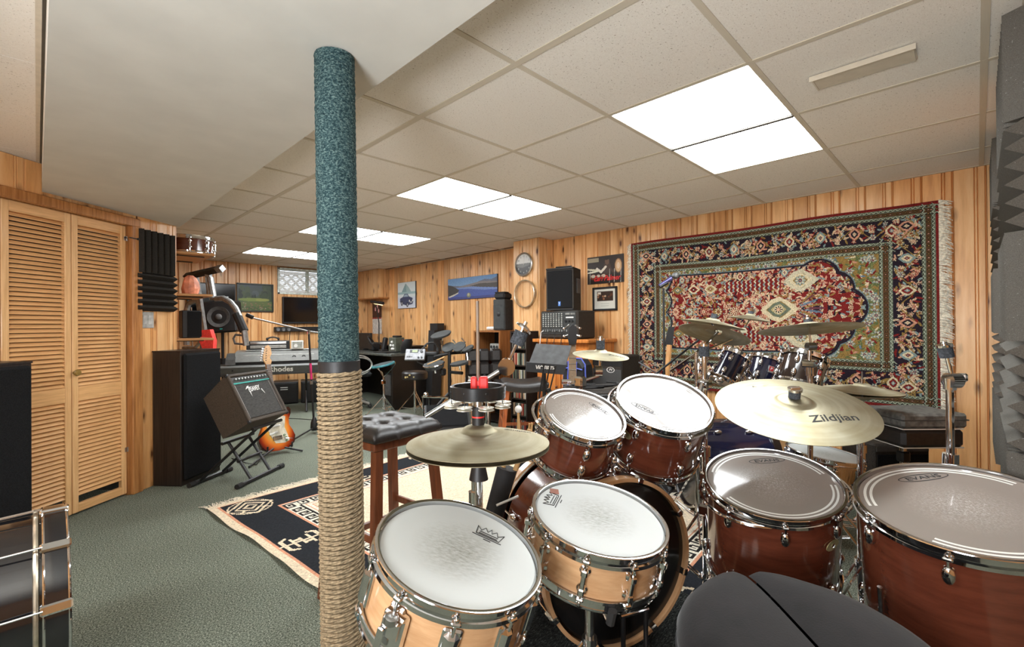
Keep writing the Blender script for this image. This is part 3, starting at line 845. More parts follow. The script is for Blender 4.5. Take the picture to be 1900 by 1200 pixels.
for s_ in (-1, 1):
    MB().cyl((s_ * .25, -.13, -.33), (s_ * .40, -.325, -.40), .008, seg=10).ball((s_ * .25, -.13, -.33), .022).build('spur', CHROME, bd)

# bass drum pedal
pd = thing('bass_drum_pedal', 'chrome and black kick pedal clamped to the maple bass drum hoop', 'pedal', M=frame(BC - Vector((0, 0, .328)) + BN * .10, BN, (0, 0, 1)))
MB().box((0, .012, .09), (.09, .010, .30), b=.003).build('base_plate', BLACKMETAL, pd)
MB().box((0, .055, .10), (.075, .010, .26), M=rotx(.16), b=.004).build('footboard', STEEL, pd)
for s_ in (-1, 1): MB().cyl((s_ * .045, .015, -.03), (s_ * .045, .20, -.03), .008, seg=10).build('upright', BLACKMETAL, pd)
MB().cyl((-.055, .20, -.03), (.055, .20, -.03), .007, seg=10).build('axle', CHROME, pd)
MB().cyl((0, .20, -.03), (0, .36, .035), .004, seg=8).build('beater_rod', CHROME, pd)
MB().cyl((0, .36, .005), (0, .36, .060), .020, seg=14).build('beater', FELT, pd)

# ------------------------------------------------------------------ stands
def tripod(root, x, y, hub, spread, rot=0., low=.10, m=None):
    m = m or CHROME; o = root.location
    for k in range(3):
        a = rot + k * 2 * math.pi / 3; ca, sa = math.cos(a), math.sin(a)
        b = MB(root)
        for s_ in (-1, 1):
            off = Vector((-sa, ca, 0)) * .012 * s_
            b.tube([Vector((x + ca * .016, y + sa * .016, hub)) + off, Vector((x + ca * spread, y + sa * spread, .018)) + off], .0045, 6)
            b.tube([Vector((x + ca * .016, y + sa * .016, low)) + off, Vector((x + ca * spread * .62, y + sa * spread * .62, .018 + (hub - .018) * .38)) + off], .0040, 6)
        lg = b.build('leg', m, root)
        MB(root).ball((x + ca * spread, y + sa * spread, .016), .016, seg=10, sc=(1.2, 1.2, 1)).build('rubber_foot', RUBBER, lg)
    for z in (hub, low): MB(root).cyl((x, y, z - .022), (x, y, z + .022), .021, seg=14).build('leg_collar', m, root)

def pole(root, x, y, z0, z1, zs=None, r=.0125, m=None):
    m = m or CHROME; zs = zs or (z0 + (z1 - z0) * .55)
    MB(root).cyl((x, y, z0), (x, y, zs), r, seg=16).build('lower_tube', m, root)
    MB(root).cyl((x, y, zs - .02), (x, y, z1), r * .74, seg=16).build('upper_tube', m, root)
    MB(root).cyl((x, y, zs - .03), (x, y, zs + .012), r * 1.5, seg=14).box((x + r * 1.8, y, zs - .010), (r * 2.2, .010, .018), b=.003).build('height_clamp', m, root)

def tilter(root, p, d, m=None):
    """toothed cymbal tilter at p, rod along d"""
    m = m or CHROME; d = Vector(d).normalized(); side = d.cross(Vector((-.70, .71, 0)))
    side = Vector((.71, -.70, 0))
    MB(root).cyl(Vector(p) - side * .018, Vector(p) + side * .018, .019, seg=18).build('tilter', m, root)
    MB(root).cyl(Vector(p), Vector(p) + d * .075, .0055, seg=10).build('tilter_rod', m, root)

def felts(root, p, d, rf=.019, h=.034, cap=True):
    d = Vector(d).normalized(); p = Vector(p)
    o = MB(root).cyl(p, p + d * h, rf, seg=18).build('felt', FELT, root)
    if cap:
        MB(root).cyl(p + d * h, p + d * (h + .008), rf * 1.12, seg=18).cyl(p + d * (h + .008), p + d * (h + .016), .010, seg=12).box(p + d * (h + .014), (.030, .008, .012), b=.003).build('wing_nut', CHROME, root)

# ------------------------------------------------------------------ cymbals
def cym_z(rho, r, H):
    rb = .24 * r; hb = .40 * H
    if rho <= rb: return (H - hb) + hb * math.sqrt(max(0, 1 - (rho / rb) ** 2.2)) * .94 + .06 * hb * (1 - rho / rb)
    u = (rho - rb) / (r - rb); return (H - hb) * (1 - u ** 1.25)
def cymbal(label, c, n, r, H=.042, name='cymbal', lettering=(), group='cymbals of the front kit', cup=False):
    t = thing(name, label, 'cymbal', M=frame(c, n, FWD), group=group)
    rs = [.006] + [.24 * r * k / 8 for k in range(1, 9)] + [.24 * r + (r - .24 * r) * k / 18 for k in range(1, 19)]
    top = [(q, cym_z(q, r, H)) for q in rs]; bot = [(q, z - .0014) for q, z in reversed(top)]
    MB().lathe(top + bot, 96, closed=True).build('plate', BRASS, t, sharp=60)
    for s, size, x, y, rot, sh in lettering:
        text(s, size, 'lettering', INK, t, Matrix(), .0001, sh, .012, 1.05, warp=lambda q, x=x, y=y, rot=rot: (lambda X, Y: Vector((X, Y, cym_z(math.hypot(X, Y), r, H) + .0006 + q.z)))(x + q.x * math.cos(rot) - q.y * math.sin(rot), y + q.x * math.sin(rot) + q.y * math.cos(rot)))
    if cup: 
        MB().cyl((0, 0, H), (0, 0, H + .026), .019, seg=18).build('felt', FELT, t)
        MB().cyl((0, 0, H + .026), (0, 0, H + .034), .024, seg=18).box((0, 0, H + .036), (.034, .010, .010), b=.003).build('wing_nut', CHROME, t)
    return t

rn = Vector((-.246, -.155, .957)).normalized(); rc = Vector((1.877, .464, .862))
cymbal('large pale bronze ride cymbal above the brown floor toms', rc, rn, .254, .040, lettering=[('Zildjian', .052, .060, -.118, .02, .25), ('A', .022, -.055, .165, .05, 0), ('-----', .012, -.005, .172, .04, 0), ('---', .012, -.015, .160, .04, 0)], cup=True)
sd = thing('cymbal_stand', 'chrome boom stand carrying the large ride cymbal', 'stand', (2.06, .30, 0), group='cymbal stands of the front kit')
tripod(sd, 2.06, .30, .30, .27, .5); pole(sd, 2.06, .30, .05, .80, .55)
MB(sd).tube([(2.06, .30, .80), rc - rn * .05], .008, 10).build('boom_arm', CHROME, sd)
MB(sd).cyl((2.06, .285, .80), (2.06, .315, .80), .020, seg=16).build('boom_clamp', CHROME, sd)
MB(sd).cyl(rc - rn * .055, rc + rn * .030, .005, seg=8).build('tilter_rod', CHROME, sd)
MB(sd).cyl(rc - rn * .02 , rc + rn * .018, .012, seg=12).build('sleeve', RUBBER, sd)

hc = Vector((.838, .960, .846)); hx, hy = hc.x, hc.y
cymbal('top hi-hat cymbal of the pair beside the tambourine ring', hc, (0, 0, 1), .191, .049, lettering=[('Zildjian', .026, .105, .058, .35, .3), ('------', .016, -.094, .084, .25, 0), ('-----', .014, -.090, .073, .25, 0), ('----', .012, -.084, .062, .25, 0)])
cymbal('bottom hi-hat cymbal, underside up, just below its twin', hc - Vector((0, 0, .012)), (0, 0, -1), .191, .049)
hs = thing('hi_hat_stand', 'chrome hi-hat stand with a long vertical pull rod', 'stand', (hx, hy, 0))
tripod(hs, hx, hy, .30, .26, .9)
MB(hs).cyl((hx, hy, .05), (hx, hy, 0.558), .0135, seg=16).build('lower_tube', CHROME, hs)
MB(hs).cyl((hx, hy, 0.536), (hx, hy, 0.773), .0105, seg=16).build('upper_tube', CHROME, hs)
MB(hs).cyl((hx, hy, 0.520), (hx, hy, 0.569), .021, seg=16).box((hx + .026, hy - .026, .547), (.02, .02, .026), M=None, b=.005).build('height_clamp', BLACKPLASTIC, hs)
MB(hs).cyl((hx, hy, 0.746), (hx, hy, 0.786), .026, .018, seg=18).build('seat_cup', BLACKPLASTIC, hs)
MB(hs).cyl((hx, hy, 0.558), (hx, hy, 1.227), .0046, seg=10).build('pull_rod', STEEL, hs)
cl = MB(hs).cyl((hx, hy, 0.893), (hx, hy, 0.934), .0165, seg=18).cyl((hx, hy, 0.934), (hx, hy, 0.942), .021, seg=18).build('clutch', BLACKPLASTIC, hs)
MB(hs).cyl((hx, hy, 0.913), (hx, hy, 0.917), .0172, seg=18).build('red_band', mat('red_plastic', (214, 52, 50), .4), cl)
MB(hs).cyl((hx, hy, 0.942), (hx, hy, 0.964), .0125, seg=14).build('clutch_nut', STEEL, hs)
MB(hs).box((hx, hy - .10, .02), (.075, .26, .012), M=None, b=.004).build('footboard', STEEL, hs)

# mounted tambourine ring on the rod
jr = thing('tambourine_ring', 'black ring tambourine with jingles clamped in red above the hi-hat', 'tambourine', (hx, hy, .983))
MB().lathe([(.0705, -.016), (.0742, -.017), (.0755, .015), (.0720, .017), (.0650, .016), (.0665, .008), (.0680, -.008)], 56, closed=True).build('ring', mat('black_gloss_plastic', (28, 30, 32), .25), jr)
MB().box((0, 0, .002), (.118, .006, .006), M=rotz(-.75)).build('cross_bar', CHROME, jr)
REDP = mat('red_plastic')
MB(M=rotz(-.75)).box((-.011, 0, .020), (.017, .024, .040), b=.004).box((.015, 0, .020), (.024, .028, .040), b=.004).box((.003, 0, .022), (.03, .012, .018), b=.003).box((.004, 0, -.016), (.026, .020, .010), b=.003).build('clamp', REDP, jr)
jm = MB()
for z in (-.031, -.0375): jm.lathe([(.002, z + .0025), (.006, z + .002), (.008, z), (.0205, z - .0006), (.0205, z - .0022), (.008, z - .0012), (.002, z + .001)], 22)
jm = jm.mesh('jingle'); pin_me = MB().cyl((0, 0, -.039), (0, 0, .003), .0014, seg=6).ball((0, 0, .002), .0035, seg=8).mesh('jingle_pin')
for k in range(8):
    a = k * math.pi / 4 + .35; o = link('jingle', jm, mat('nickel_jingle', (222, 220, 208), .3, .6), jr); o.location = (.073 * math.cos(a), .073 * math.sin(a), 0)
    link('jingle_pin', pin_me, BLACKMETAL, o)

# boom stand without a cymbal behind the hi-hat
bs_ = thing('cymbal_stand', 'chrome boom stand with a bare grey felt, behind the hi-hat', 'stand', (.93, 1.09, 0), group='cymbal stands of the front kit')
P1 = Vector((0.907, 1.303, 0.861)); P2 = Vector((1.096, 1.111, 1.024)); P3 = Vector((1.125, 1.081, 1.117))
bx, by, bz = (1.018, 1.190, 0.959)
tripod(bs_, bx, by, .32, .27, .2); pole(bs_, bx, by, .05, bz - .02, .6)
MB(bs_).tube([P1, P1.lerp(P2, .5), P2], .0075, 12).build('boom_arm', STEEL, bs_)
MB(bs_).cyl((bx - .012, by + .012, bz), (bx + .012, by - .012, bz), .022, seg=16).box((bx, by, bz - .012), (.03, .03, .03), b=.006).build('boom_clamp', CHROME, bs_)
sd2 = Vector((.71, -.70, 0)); FWV = Vector(FWD)
MB(bs_).cyl(P2 - FWV * .026, P2 + FWV * .026, .028, seg=24).build('ratchet_tilter', CHROME, bs_)
dd = (P3 - P2).normalized(); MB(bs_).cyl(P2, P3 + dd * .06, .006, seg=10).build('tilter_rod', CHROME, bs_)
felts(bs_, P3 - dd * .022, dd, .024, .046, False); MB().lathe([(0, 0), (.031, 0), (.030, .006), (.012, .014), (0, .015)], 24, frame(P3 + dd * .034 - bs_.location, dd + Vector((.25, -.25, 0)))).build('top_washer', CHROME, bs_)

# splash cymbal on a clamp stand
sc_ = Vector((1.814, 1.226, 1.020)); sn = Vector((-.037, -.132, .991))
cymbal('small splash cymbal in front of the black bass amplifier', sc_, sn, .127, .030, lettering=[('Zildjian', .024, .060, -.050, .03, .25)])
ss = thing('splash_stand', 'short chrome clamp arm holding the small splash cymbal', 'stand', (1.71, 1.23, 0))
q0 = Vector((1.724, 1.274, 0.904)); q1 = Vector((1.797, 1.228, 0.928))
pole(ss, q0.x, q0.y, .580, q0.z, .75); MB(ss).cyl((q0.x, q0.y, .575), (q0.x, q0.y, .610), .028, .020, seg=18).build('mounting_plate', CHROME, ss)
MB(ss).box(q0, (.045, .045, .05), b=.008).cyl(q0 + Vector((-.03, .03, 0)), q0 + Vector((-.06, .06, 0)), .012, seg=12).build('rod_clamp', CHROME, ss)
MB(ss).tube([q0, q1, q1 + Vector((.006, -.006, .02)), Vector((sc_.x, sc_.y, 1.04))], .0075, 10).build('bent_arm', CHROME, ss)
MB(ss).cyl(q1 + Vector((.0, 0, .022)) - sd2 * .016, q1 + Vector((0, 0, .022)) + sd2 * .016, .024, seg=18).build('ratchet_tilter', CHROME, ss)
felts(ss, sc_ + Vector((0, 0, .029)), (0, 0, 1), .0195, .040)

# stand with bare felt between the two kits
st3 = thing('cymbal_stand', 'chrome stand with a bare felt top right of the larger rack tom', 'stand', (2.03, .84, 0), group='cymbal stands of the front kit')
tripod(st3, 2.03, .84, .36, .22, 1.9, .06); pole(st3, 2.03, .84, .03, 1.02, .62, .015)
felts(st3, (2.03, .84, 1.02), (0, 0, 1), .0215, .044)
MB(st3).box((2.03, .84, .90), (.05, .05, .045), b=.008).build('rod_clamp', CHROME, st3)
MB(st3).tube([(2.062, 0.832, 0.941), (2.010, 0.842, 0.903), (1.982, 0.842, 0.860)], .009, 8).build('side_arm', CHROME, st3); MB(st3).tube([(2.062, 0.832, 0.951), (2.144, 0.820, 0.928), (2.218, 0.817, 0.908)], .008, 8).build('side_arm', CHROME, st3)
MB(st3).ball((2.144, 0.820, 0.909), .022, seg=12, sc=(1, 1, .7)).build('arm_knuckle', CHROME, st3)
for q in ((2.037, 0.857, 1.000), (2.051, 0.843, 1.012)): MB(st3).ball(q, .013, seg=10, sc=(1, 1, 1.9)).build('wing_screw', CHROME, st3)
MB(st3).tube([(2.03, .84, .90), (2.00, .90, .86), (1.90, .87, .80)], .008, 8).build('tom_arm', CHROME, st3)
MB(st3).box((2.03, .84, .36), (.055, .05, .05), b=.008).tube([(2.03, .84, .50), (1.99, .74, .50)], .008, 8).box((2.03, .84, .50), (.045, .045, .045), b=.008).build('lower_clamp', CHROME, st3)
# stand by the foam wall
rx, ry = 2.19, .068
st4 = thing('cymbal_stand', 'chrome stand with a bare felt beside the foam covered wall', 'stand', (rx, ry, 0), group='cymbal stands of the front kit')
tripod(st4, rx, ry, .30, .18, .3); pole(st4, rx, ry, .05, .955, .70, .0150)
tp = Vector((2.192, 0.060, 0.961)); tq = Vector((2.178, 0.074, 1.045))
MB(st4).cyl(tp - sd2 * .018, tp + sd2 * .018, .026, seg=20).cyl((rx, ry, .93), (rx, ry, .968), .018, seg=14).build('ratchet_tilter', CHROME, st4)
MB(st4).box(tp + Vector((.024, -.022, .01)), (.03, .03, .03), b=.006).build('wing_bolt', CHROME, st4)
dd = (tq - tp).normalized(); MB(st4).cyl(tp, tq + dd * .02, .006, seg=10).build('tilter_rod', CHROME, st4)
felts(st4, tq - dd * .004, dd, .0205, .036)

# ------------------------------------------------------------------ drum throne in front: two-lobed velvet saddle
VELVET = mat('black_velvet', (17, 15, 16), .95, var=.4, scale=14, bump=.15, bscale=200, spec=.15)
VELVET.node_tree.nodes['Principled BSDF'].inputs['Sheen Weight'].default_value = .15
th = thing('drum_throne', 'black velvet drum throne with a two-lobed saddle seat, nearest the camera', 'stool', M=T(1.135, .256, .010) @ rotz(math.atan2(.69, .72)))
def saddle(side):
    mb = MB(); n = 40; rings = []
    # half outline, local x forward (away from the drummer's back), y sideways
    out = []
    for k in range(n + 1):
        a = math.pi * k / n      # from the front notch round to the back
        r = .258 + .012 * math.cos(a) + .012 * math.exp(-((a - .30) / .22) ** 2)
        x, y = r * math.cos(a), r * math.sin(a)
        if k == 0: x -= .045
        if k == 1: x -= .016
        out.append((x, max(.004, y)))
    prof = [(0.0, .0), (.25, .0), (.5, -.001), (.7, -.004), (.85, -.012), (.95, -.026), (1.0, -.048), (.995, -.085), (.97, -.100)]
    for u, dz in prof:
        ring = []
        for x, y in out:
            yy = .004 + (y - .004) * u; xx = x * (.10 + .90 * u) if u > 0 else x * .9
            xx = x * u + x * (1 - u) * .98 if True else xx
            groove = -.014 * math.exp(-(yy / .022) ** 2)
            edge = -.016 * max(0, abs(xx) / .28) ** 4
            ring.append((xx, side * yy, .505 + dz + groove + edge))
        rings.append(ring)
    vs = [p for r in rings for p in r]; m_ = len(out); fs = [(i * m_ + k, i * m_ + k + 1, (i + 1) * m_ + k + 1, (i + 1) * m_ + k) for i in range(len(rings) - 1) for k in range(m_ - 1)]
    fs.append(tuple((len(rings) - 1) * m_ + k for k in range(m_)))
    mb.add(vs, fs); return mb
for side in (1, -1): saddle(side).build('seat_lobe', VELVET, th, sharp=60)
band = []
for k in range(81):
    a = 2 * math.pi * k / 80; aa = a if a <= math.pi else 2 * math.pi - a
    r = (.258 + .012 * math.cos(aa)) * .998
    band.append((r * math.cos(a), r * math.sin(a), .424))
MB().tube(band[:-1], .004, 6, closed=True).build('seat_piping', mat('vinyl_piping', (60, 60, 62), .3), th)
MB().lathe([(0, .395), (.24, .395), (.255, .41), (0, .41)], 40).build('seat_base', BLACKPLASTIC, th)
MB().cyl((0, 0, .05), (0, 0, .40), .016, seg=14).build('pedestal', CHROME, th)
for k in range(3):
    a = k * 2 * math.pi / 3 + .5; ca, sa = math.cos(a), math.sin(a)
    lg = MB().tube([(ca * .02, sa * .02, .27), (ca * .25, sa * .25, .018)], .008, 8).build('leg', CHROME, th); MB().ball((ca * .25, sa * .25, .018), .018, seg=10).build('rubber_foot', RUBBER, lg)

# snare stands under the two snares
def snare_stand(label, c, n, depth):
    c = Vector(c); n = Vector(n).normalized(); b = c - n * (depth + .02)
    s = thing('snare_stand', label, 'stand', (b.x, b.y, 0), group='snare stands of the front kit')
    tripod(s, b.x, b.y, .26, .22, .4); MB(s).cyl((b.x, b.y, .05), (b.x, b.y, b.z - .05), .0125, seg=14).build('centre_tube', CHROME, s)
    MB(s).cyl((b.x - .02, b.y + .02, b.z - .045), (b.x + .02, b.y - .02, b.z - .045), .026, seg=18).build('basket_tilter', CHROME, s)
    for k in range(3):
        a = k * 2 * math.pi / 3 - 1.45; M0 = frame(b, n, FWD) @ rotz(a)
        ar = MB(s).tube([M0 @ Vector(q) for q in ((.012, 0, -.035), (.15, 0, -.004), (.192, 0, .002), (.197, 0, .030))], .006, 8).build('basket_arm', CHROME, s)
        MB(s).tube([M0 @ Vector(q) for q in ((.197, 0, .004), (.198, 0, .040))], .011, 8).build('rubber_tip', RUBBER, ar)
snare_stand('chrome stand under the worn snare nearest the rope post', (.658, .817, .671), (.101, -.294, .95), .165)
snare_stand('chrome stand under the snare in front of the bass drum', (1.091, .746, .639), (-.019, -.227, .974), .150)

# stick quiver with two thick sticks
a0 = Vector((1.090, 1.106, 0.691)); b0 = Vector((1.048, 1.149, 0.483)); ax = (a0 - b0).normalized()
qv = thing('stick_bag', 'narrow black stick holder with two wooden sticks, hung by the bass drum', 'stick bag', b0)
MB(qv).cyl(b0, a0, .030, .034, seg=20).build('sleeve', mat('black_nylon', (30, 30, 32), .7, bump=.3), qv)
MB(qv).tube([a0 - ax * .11 + Vector((-.036, -.03, 0)), a0 - ax * .10 + Vector((.03, -.06, .01))], .004, 6).build('clip_strap', WHITEP, qv)
for k, (dx, L) in enumerate(((-.010, .11), (.016, .13))):
    p_ = a0 - ax * .10 + Vector((dx, -dx, 0)); e = p_ + (ax + Vector((.05 * k, -.05 * k, 0))) * (.10 + L)
    tag(MB().cyl(p_, e, .0085, seg=10).build('drumstick', wood('hickory', (212, 174, 120), (190, 148, 96), .5), None), ['drumstick with printed lettering in the narrow black holder, left of the two', 'plain thick drumstick in the narrow black holder, right of the two'][k], 'drumstick', 'sticks in the narrow black holder')


# ================================================================== WALL RUG
CREAM = (216, 202, 172); PINK = (204, 148, 122); RED = (128, 38, 32); NAVY = (32, 28, 40); SLATE = (126, 148, 150); OLIVE = (140, 110, 56); GREEN = (92, 106, 88); DARK = (38, 32, 28); BROWN = (92, 62, 36); BLUE = (84, 104, 130); LEAF = (92, 110, 66)
def flower(c, x, y, s, pal, n=6, rot=0.):
    a, b, d = pal
    for k in range(n):
        t = rot + 2 * math.pi * k / n
        c.ell(x + math.cos(t) * s * .62, y + math.sin(t) * s * .62, s * .46, s * .27, a, t)
        c.ell(x + math.cos(t) * s * .62, y + math.sin(t) * s * .62, s * .26, s * .12, b, t)
    c.ell(x, y, s * .36, s * .36, d); c.ell(x, y, s * .17, s * .17, a)
def palmette(c, x, y, s, pal, ang=0.):
    a, b, d = pal; ca, sa = math.cos(ang), math.sin(ang)
    q = lambda u, v: (x + (u * ca - v * sa) * s, y + (u * sa + v * ca) * s)
    c.poly([q(-1.25, 0), q(-.5, .75), q(.1, .95), q(.7, .55), q(1.35, 0), q(.7, -.55), q(.1, -.95), q(-.5, -.75)], a)
    c.poly([q(-.85, 0), q(-.3, .50), q(.2, .62), q(.85, 0), q(.2, -.62), q(-.3, -.50)], b)
    c.poly([q(-.45, 0), q(0, .32), q(.45, 0), q(0, -.32)], d); c.ell(x, y, s * .14, s * .14, a)
def leaf(c, x, y, L, w, ang, col, col2=None):
    c.ell(x, y, L, w, col, ang)
    if col2: c.ell(x, y, L * .6, w * .4, col2, ang)
W_, H_ = 2.23, 1.36
CREAM = (196, 182, 150); PINK = (188, 136, 112); RED = (112, 34, 32); NAVY = (38, 30, 38); SLATE = (120, 138, 136); OLIVE = (132, 106, 58); GREEN = (98, 106, 90); DARK = (36, 30, 27); BROWN = (84, 60, 38); BLUE = (90, 110, 128); LEAF = (84, 96, 60)
R_ = random.Random(5)
c = Canvas(600, 366, RED, 0, W_, 0, H_)
g1, mb_, g2, F0 = .020, .088, .238, .312
def ring_rect(d, col): c.rect(d, W_ - d, d, H_ - d, col)
def guard(x0, w_, step):
    ring_rect(x0, GREEN); ring_rect(x0 + w_ * .30, BROWN); ring_rect(x0 + w_ * .70, GREEN)
    for horiz, base, length in ((1, H_ - x0 - w_, W_ - 2 * x0), (1, x0, W_ - 2 * x0), (0, x0, H_ - 2 * x0), (0, W_ - x0 - w_, H_ - 2 * x0)):
        for k in range(int(length / step) + 1):
            t = x0 + k * step
            for off in (.14, .86):
                zz = [(t, base + w_ * (off - .08)), (t + step / 2, base + w_ * (off + .08)), (t + step, base + w_ * (off - .08))]
                c.line(zz if horiz else [(q, p_) for p_, q in zz], .006, (150, 158, 138))
                c.line([(p_, q - .005) for p_, q in zz] if horiz else [(q - .005, p_) for p_, q in zz], .004, DARK)
            m = (t + step / 2, base + w_ * .5); m = m if horiz else (m[1], m[0])
            c.ell(*m, step * .34, step * .26, DARK); c.ell(*m, step * .16, step * .12, PINK if k % 2 else OLIVE)
guard(g1, mb_ - g1, .026)
ring_rect(mb_, NAVY)
pals = [(CREAM, RED, PINK), (PINK, CREAM, RED), (SLATE, CREAM, RED), (RED, PINK, CREAM), (OLIVE, CREAM, RED)]
def sprig(x, y, sg, k, t, dark=NAVY):
    if t < .22: flower(c, x, y, .015, pals[k % 5], 5, sg * k)
    elif t < .36: leaf(c, x, y, .021, .006, sg * k, dark)
    elif t < .56: leaf(c, x, y, .018, .006, sg * k * 1.3, CREAM, PINK)
    elif t < .70: leaf(c, x, y, .019, .006, sg * k * .7, OLIVE)
    elif t < .84: leaf(c, x, y, .016, .006, sg * k * 1.7, PINK)
    else: leaf(c, x, y, .014, .006, sg * k, SLATE)
def border(xc, yc, horiz, length, start):
    n = int(round(length / .105)); st = length / n
    for k in range(int(length / .0042)):
        t = start + R_.uniform(0, length); o_ = R_.uniform(-.066, .066)
        sprig(*((t, yc + o_) if horiz else (xc + o_, t)), 1, k, R_.random(), RED)
    vine = [(start + length * k / 160, .036 * math.sin(2 * math.pi * k / 160 * n / 2)) for k in range(161)]
    c.line([(p_, yc + q) if horiz else (xc + q, p_) for p_, q in vine], .007, OLIVE)
    for k in range(n):
        t = start + (k + .5) * st; P = (t, yc) if horiz else (xc, t)
        if k % 2 == 0: palmette(c, *P, .037, [(CREAM, RED, SLATE), (SLATE, CREAM, RED), (PINK, NAVY, CREAM)][k // 2 % 3], math.pi / 2 if horiz else 0)
        else:
            for q in (-.034, .034): flower(c, *((P[0], P[1] + q) if horiz else (P[0] + q, P[1])), .021, pals[(k + (q > 0)) % 5], 6)
bm_ = (mb_ + g2) / 2
border(0, bm_, 1, W_ - 2 * mb_, mb_); border(0, H_ - bm_, 1, W_ - 2 * mb_, mb_); border(bm_, 0, 0, H_ - 2 * mb_, mb_); border(W_ - bm_, 0, 0, H_ - 2 * mb_, mb_)
guard(g2, F0 - g2, .026)
fx1 = W_ - F0; cy = H_ / 2
ring_rect(F0, OLIVE)
for k in range(1000):      # gold spandrels: blue and cream sprigs, mirrored about the long axis
    x = R_.uniform(F0 + .01, fx1 - .01); y = R_.uniform(F0 + .01, cy); t = R_.random()
    for yy, sg in ((y, 1), (H_ - y, -1)):
        if t < .16: flower(c, x, yy, .026, (SLATE, CREAM, RED), 6, k)
        elif t < .40: leaf(c, x, yy, .034, .008, sg * (.4 + k), LEAF, (128, 122, 74))
        elif t < .55: leaf(c, x, yy, .022, .007, sg * k, RED)
        else: leaf(c, x, yy, .016, .006, sg * k, R_.choice([CREAM, SLATE, PINK, LEAF, BLUE]))
# red arch: long body and a scalloped right end
xr = fx1 - .36
scal = [(xr + .00, .225, .130), (xr + .095, .140, .120), (xr + .150, 0., .140)]
body_top = .322
def arch_mask(grow):
    m = (c.X > F0 + .03) & (c.X < xr + .02) & (np.abs(c.Y - cy) < body_top + grow)
    m |= (c.X < F0 + .10) & False
    for x, y, r in scal: m |= (c.X - x) ** 2 + (np.abs(c.Y - cy) - y) ** 2 < (r + grow) ** 2
    lim = (np.abs(c.Y - cy) < H_ / 2 - F0 - .002 ) & (c.X > F0 + .055 + .05 * np.abs(np.sin((c.Y - cy) * 16)) - grow)
    return m & lim
keep = c.im.copy()
c.im[arch_mask(.016)] = (92, 112, 116); c.im[arch_mask(.010)] = NAVY; c.im[arch_mask(-.014)] = RED
mask = arch_mask(-.004); base_im = c.im.copy()
for k in range(1500):
    x = R_.uniform(F0 + .03, fx1 - .05); y = R_.uniform(F0 + .0, cy); t = R_.random()
    for yy, sg in ((y, 1), (H_ - y, -1)): sprig(x, yy, sg, k, t)
for sg in (-1, 1):
    x0, x1 = F0 + .56, F0 + 1.00
    c.rect(x0, x1, cy + sg * .205 - .044, cy + sg * .205 + .044, RED)
    for r_ in range(3):
        for k in range(13):
            x = x0 + .016 + k * .034; y = cy + sg * .205 + (r_ - 1) * .030; col = CREAM if (k + r_) % 2 else SLATE
            leaf(c, x - .004, y + .006, .013, .005, .8, col); leaf(c, x - .004, y - .006, .013, .005, -.8, col)
    palmette(c, F0 + 1.13, cy + sg * .215, .092, ((184, 176, 150), (128, 122, 92), SLATE), 0); palmette(c, F0 + 1.13, cy + sg * .215, .060, (CREAM, OLIVE, RED), 0); flower(c, F0 + 1.13, cy + sg * .215, .036, (SLATE, CREAM, RED), 8)
    for k in range(6): palmette(c, F0 + .20 + k * .165, cy + sg * .284, .028, pals[(k + 2) % 5], math.pi / 2)
    for k in range(3): palmette(c, F0 + .16 + k * .145, cy + sg * .195, .042, [(OLIVE, GREEN, CREAM), (CREAM, RED, NAVY), (CREAM, (150, 128, 84), RED)][k], 0)
    for k in range(26): c.poly([(F0 + .14 + k * .036, cy + sg * .316), (F0 + .152 + k * .036, cy + sg * .327), (F0 + .164 + k * .036, cy + sg * .316), (F0 + .152 + k * .036, cy + sg * .300)], PINK)
    for k in range(3):
        for m in range(16):
            a_ = m / 15 * 2.5; rr = .060 + .035 * k; leaf(c, F0 + .78 + .12 * k + rr * math.cos(a_ + .7), cy + sg * (.035 + rr * math.sin(a_ + .7)), .012, .006, a_, CREAM if m % 2 else PINK)
palmette(c, F0 + .98, cy, .105, (CREAM, OLIVE, SLATE), 0); palmette(c, F0 + .98, cy, .066, (GREEN, (160, 146, 104), RED), 0); flower(c, F0 + .98, cy, .035, (CREAM, NAVY, PINK), 8)
for k in range(5): flower(c, F0 + .14 + k * .125, cy, .034, pals[(k + 1) % 5], 8)
for k in range(9): leaf(c, F0 + 1.20 + .03 * math.cos(k - 4), cy + .022 * (k - 4), .062, .007, .2 * (k - 4), [BLUE, (96, 56, 66), OLIVE][k % 3])
c.im[~mask] = base_im[~mask]
c.im = np.clip(c.im * (1 + .10 * rng.standard_normal(c.im.shape[:2])[..., None]), 0, 255)
wr_ = thing('wall_rug', 'red and navy persian rug with floral border hung on the wood wall', 'rug', (4.09, 1.28, 1.27))
ny, nx = c.im.shape[:2]
U, Vv = np.meshgrid(np.linspace(0, W_, nx + 1), np.linspace(H_, 0, ny + 1))
wave = .004 * np.sin(U * 9) * np.sin(Vv * 5 + 1) + .004 * np.sin(U * 3.1 + 2)
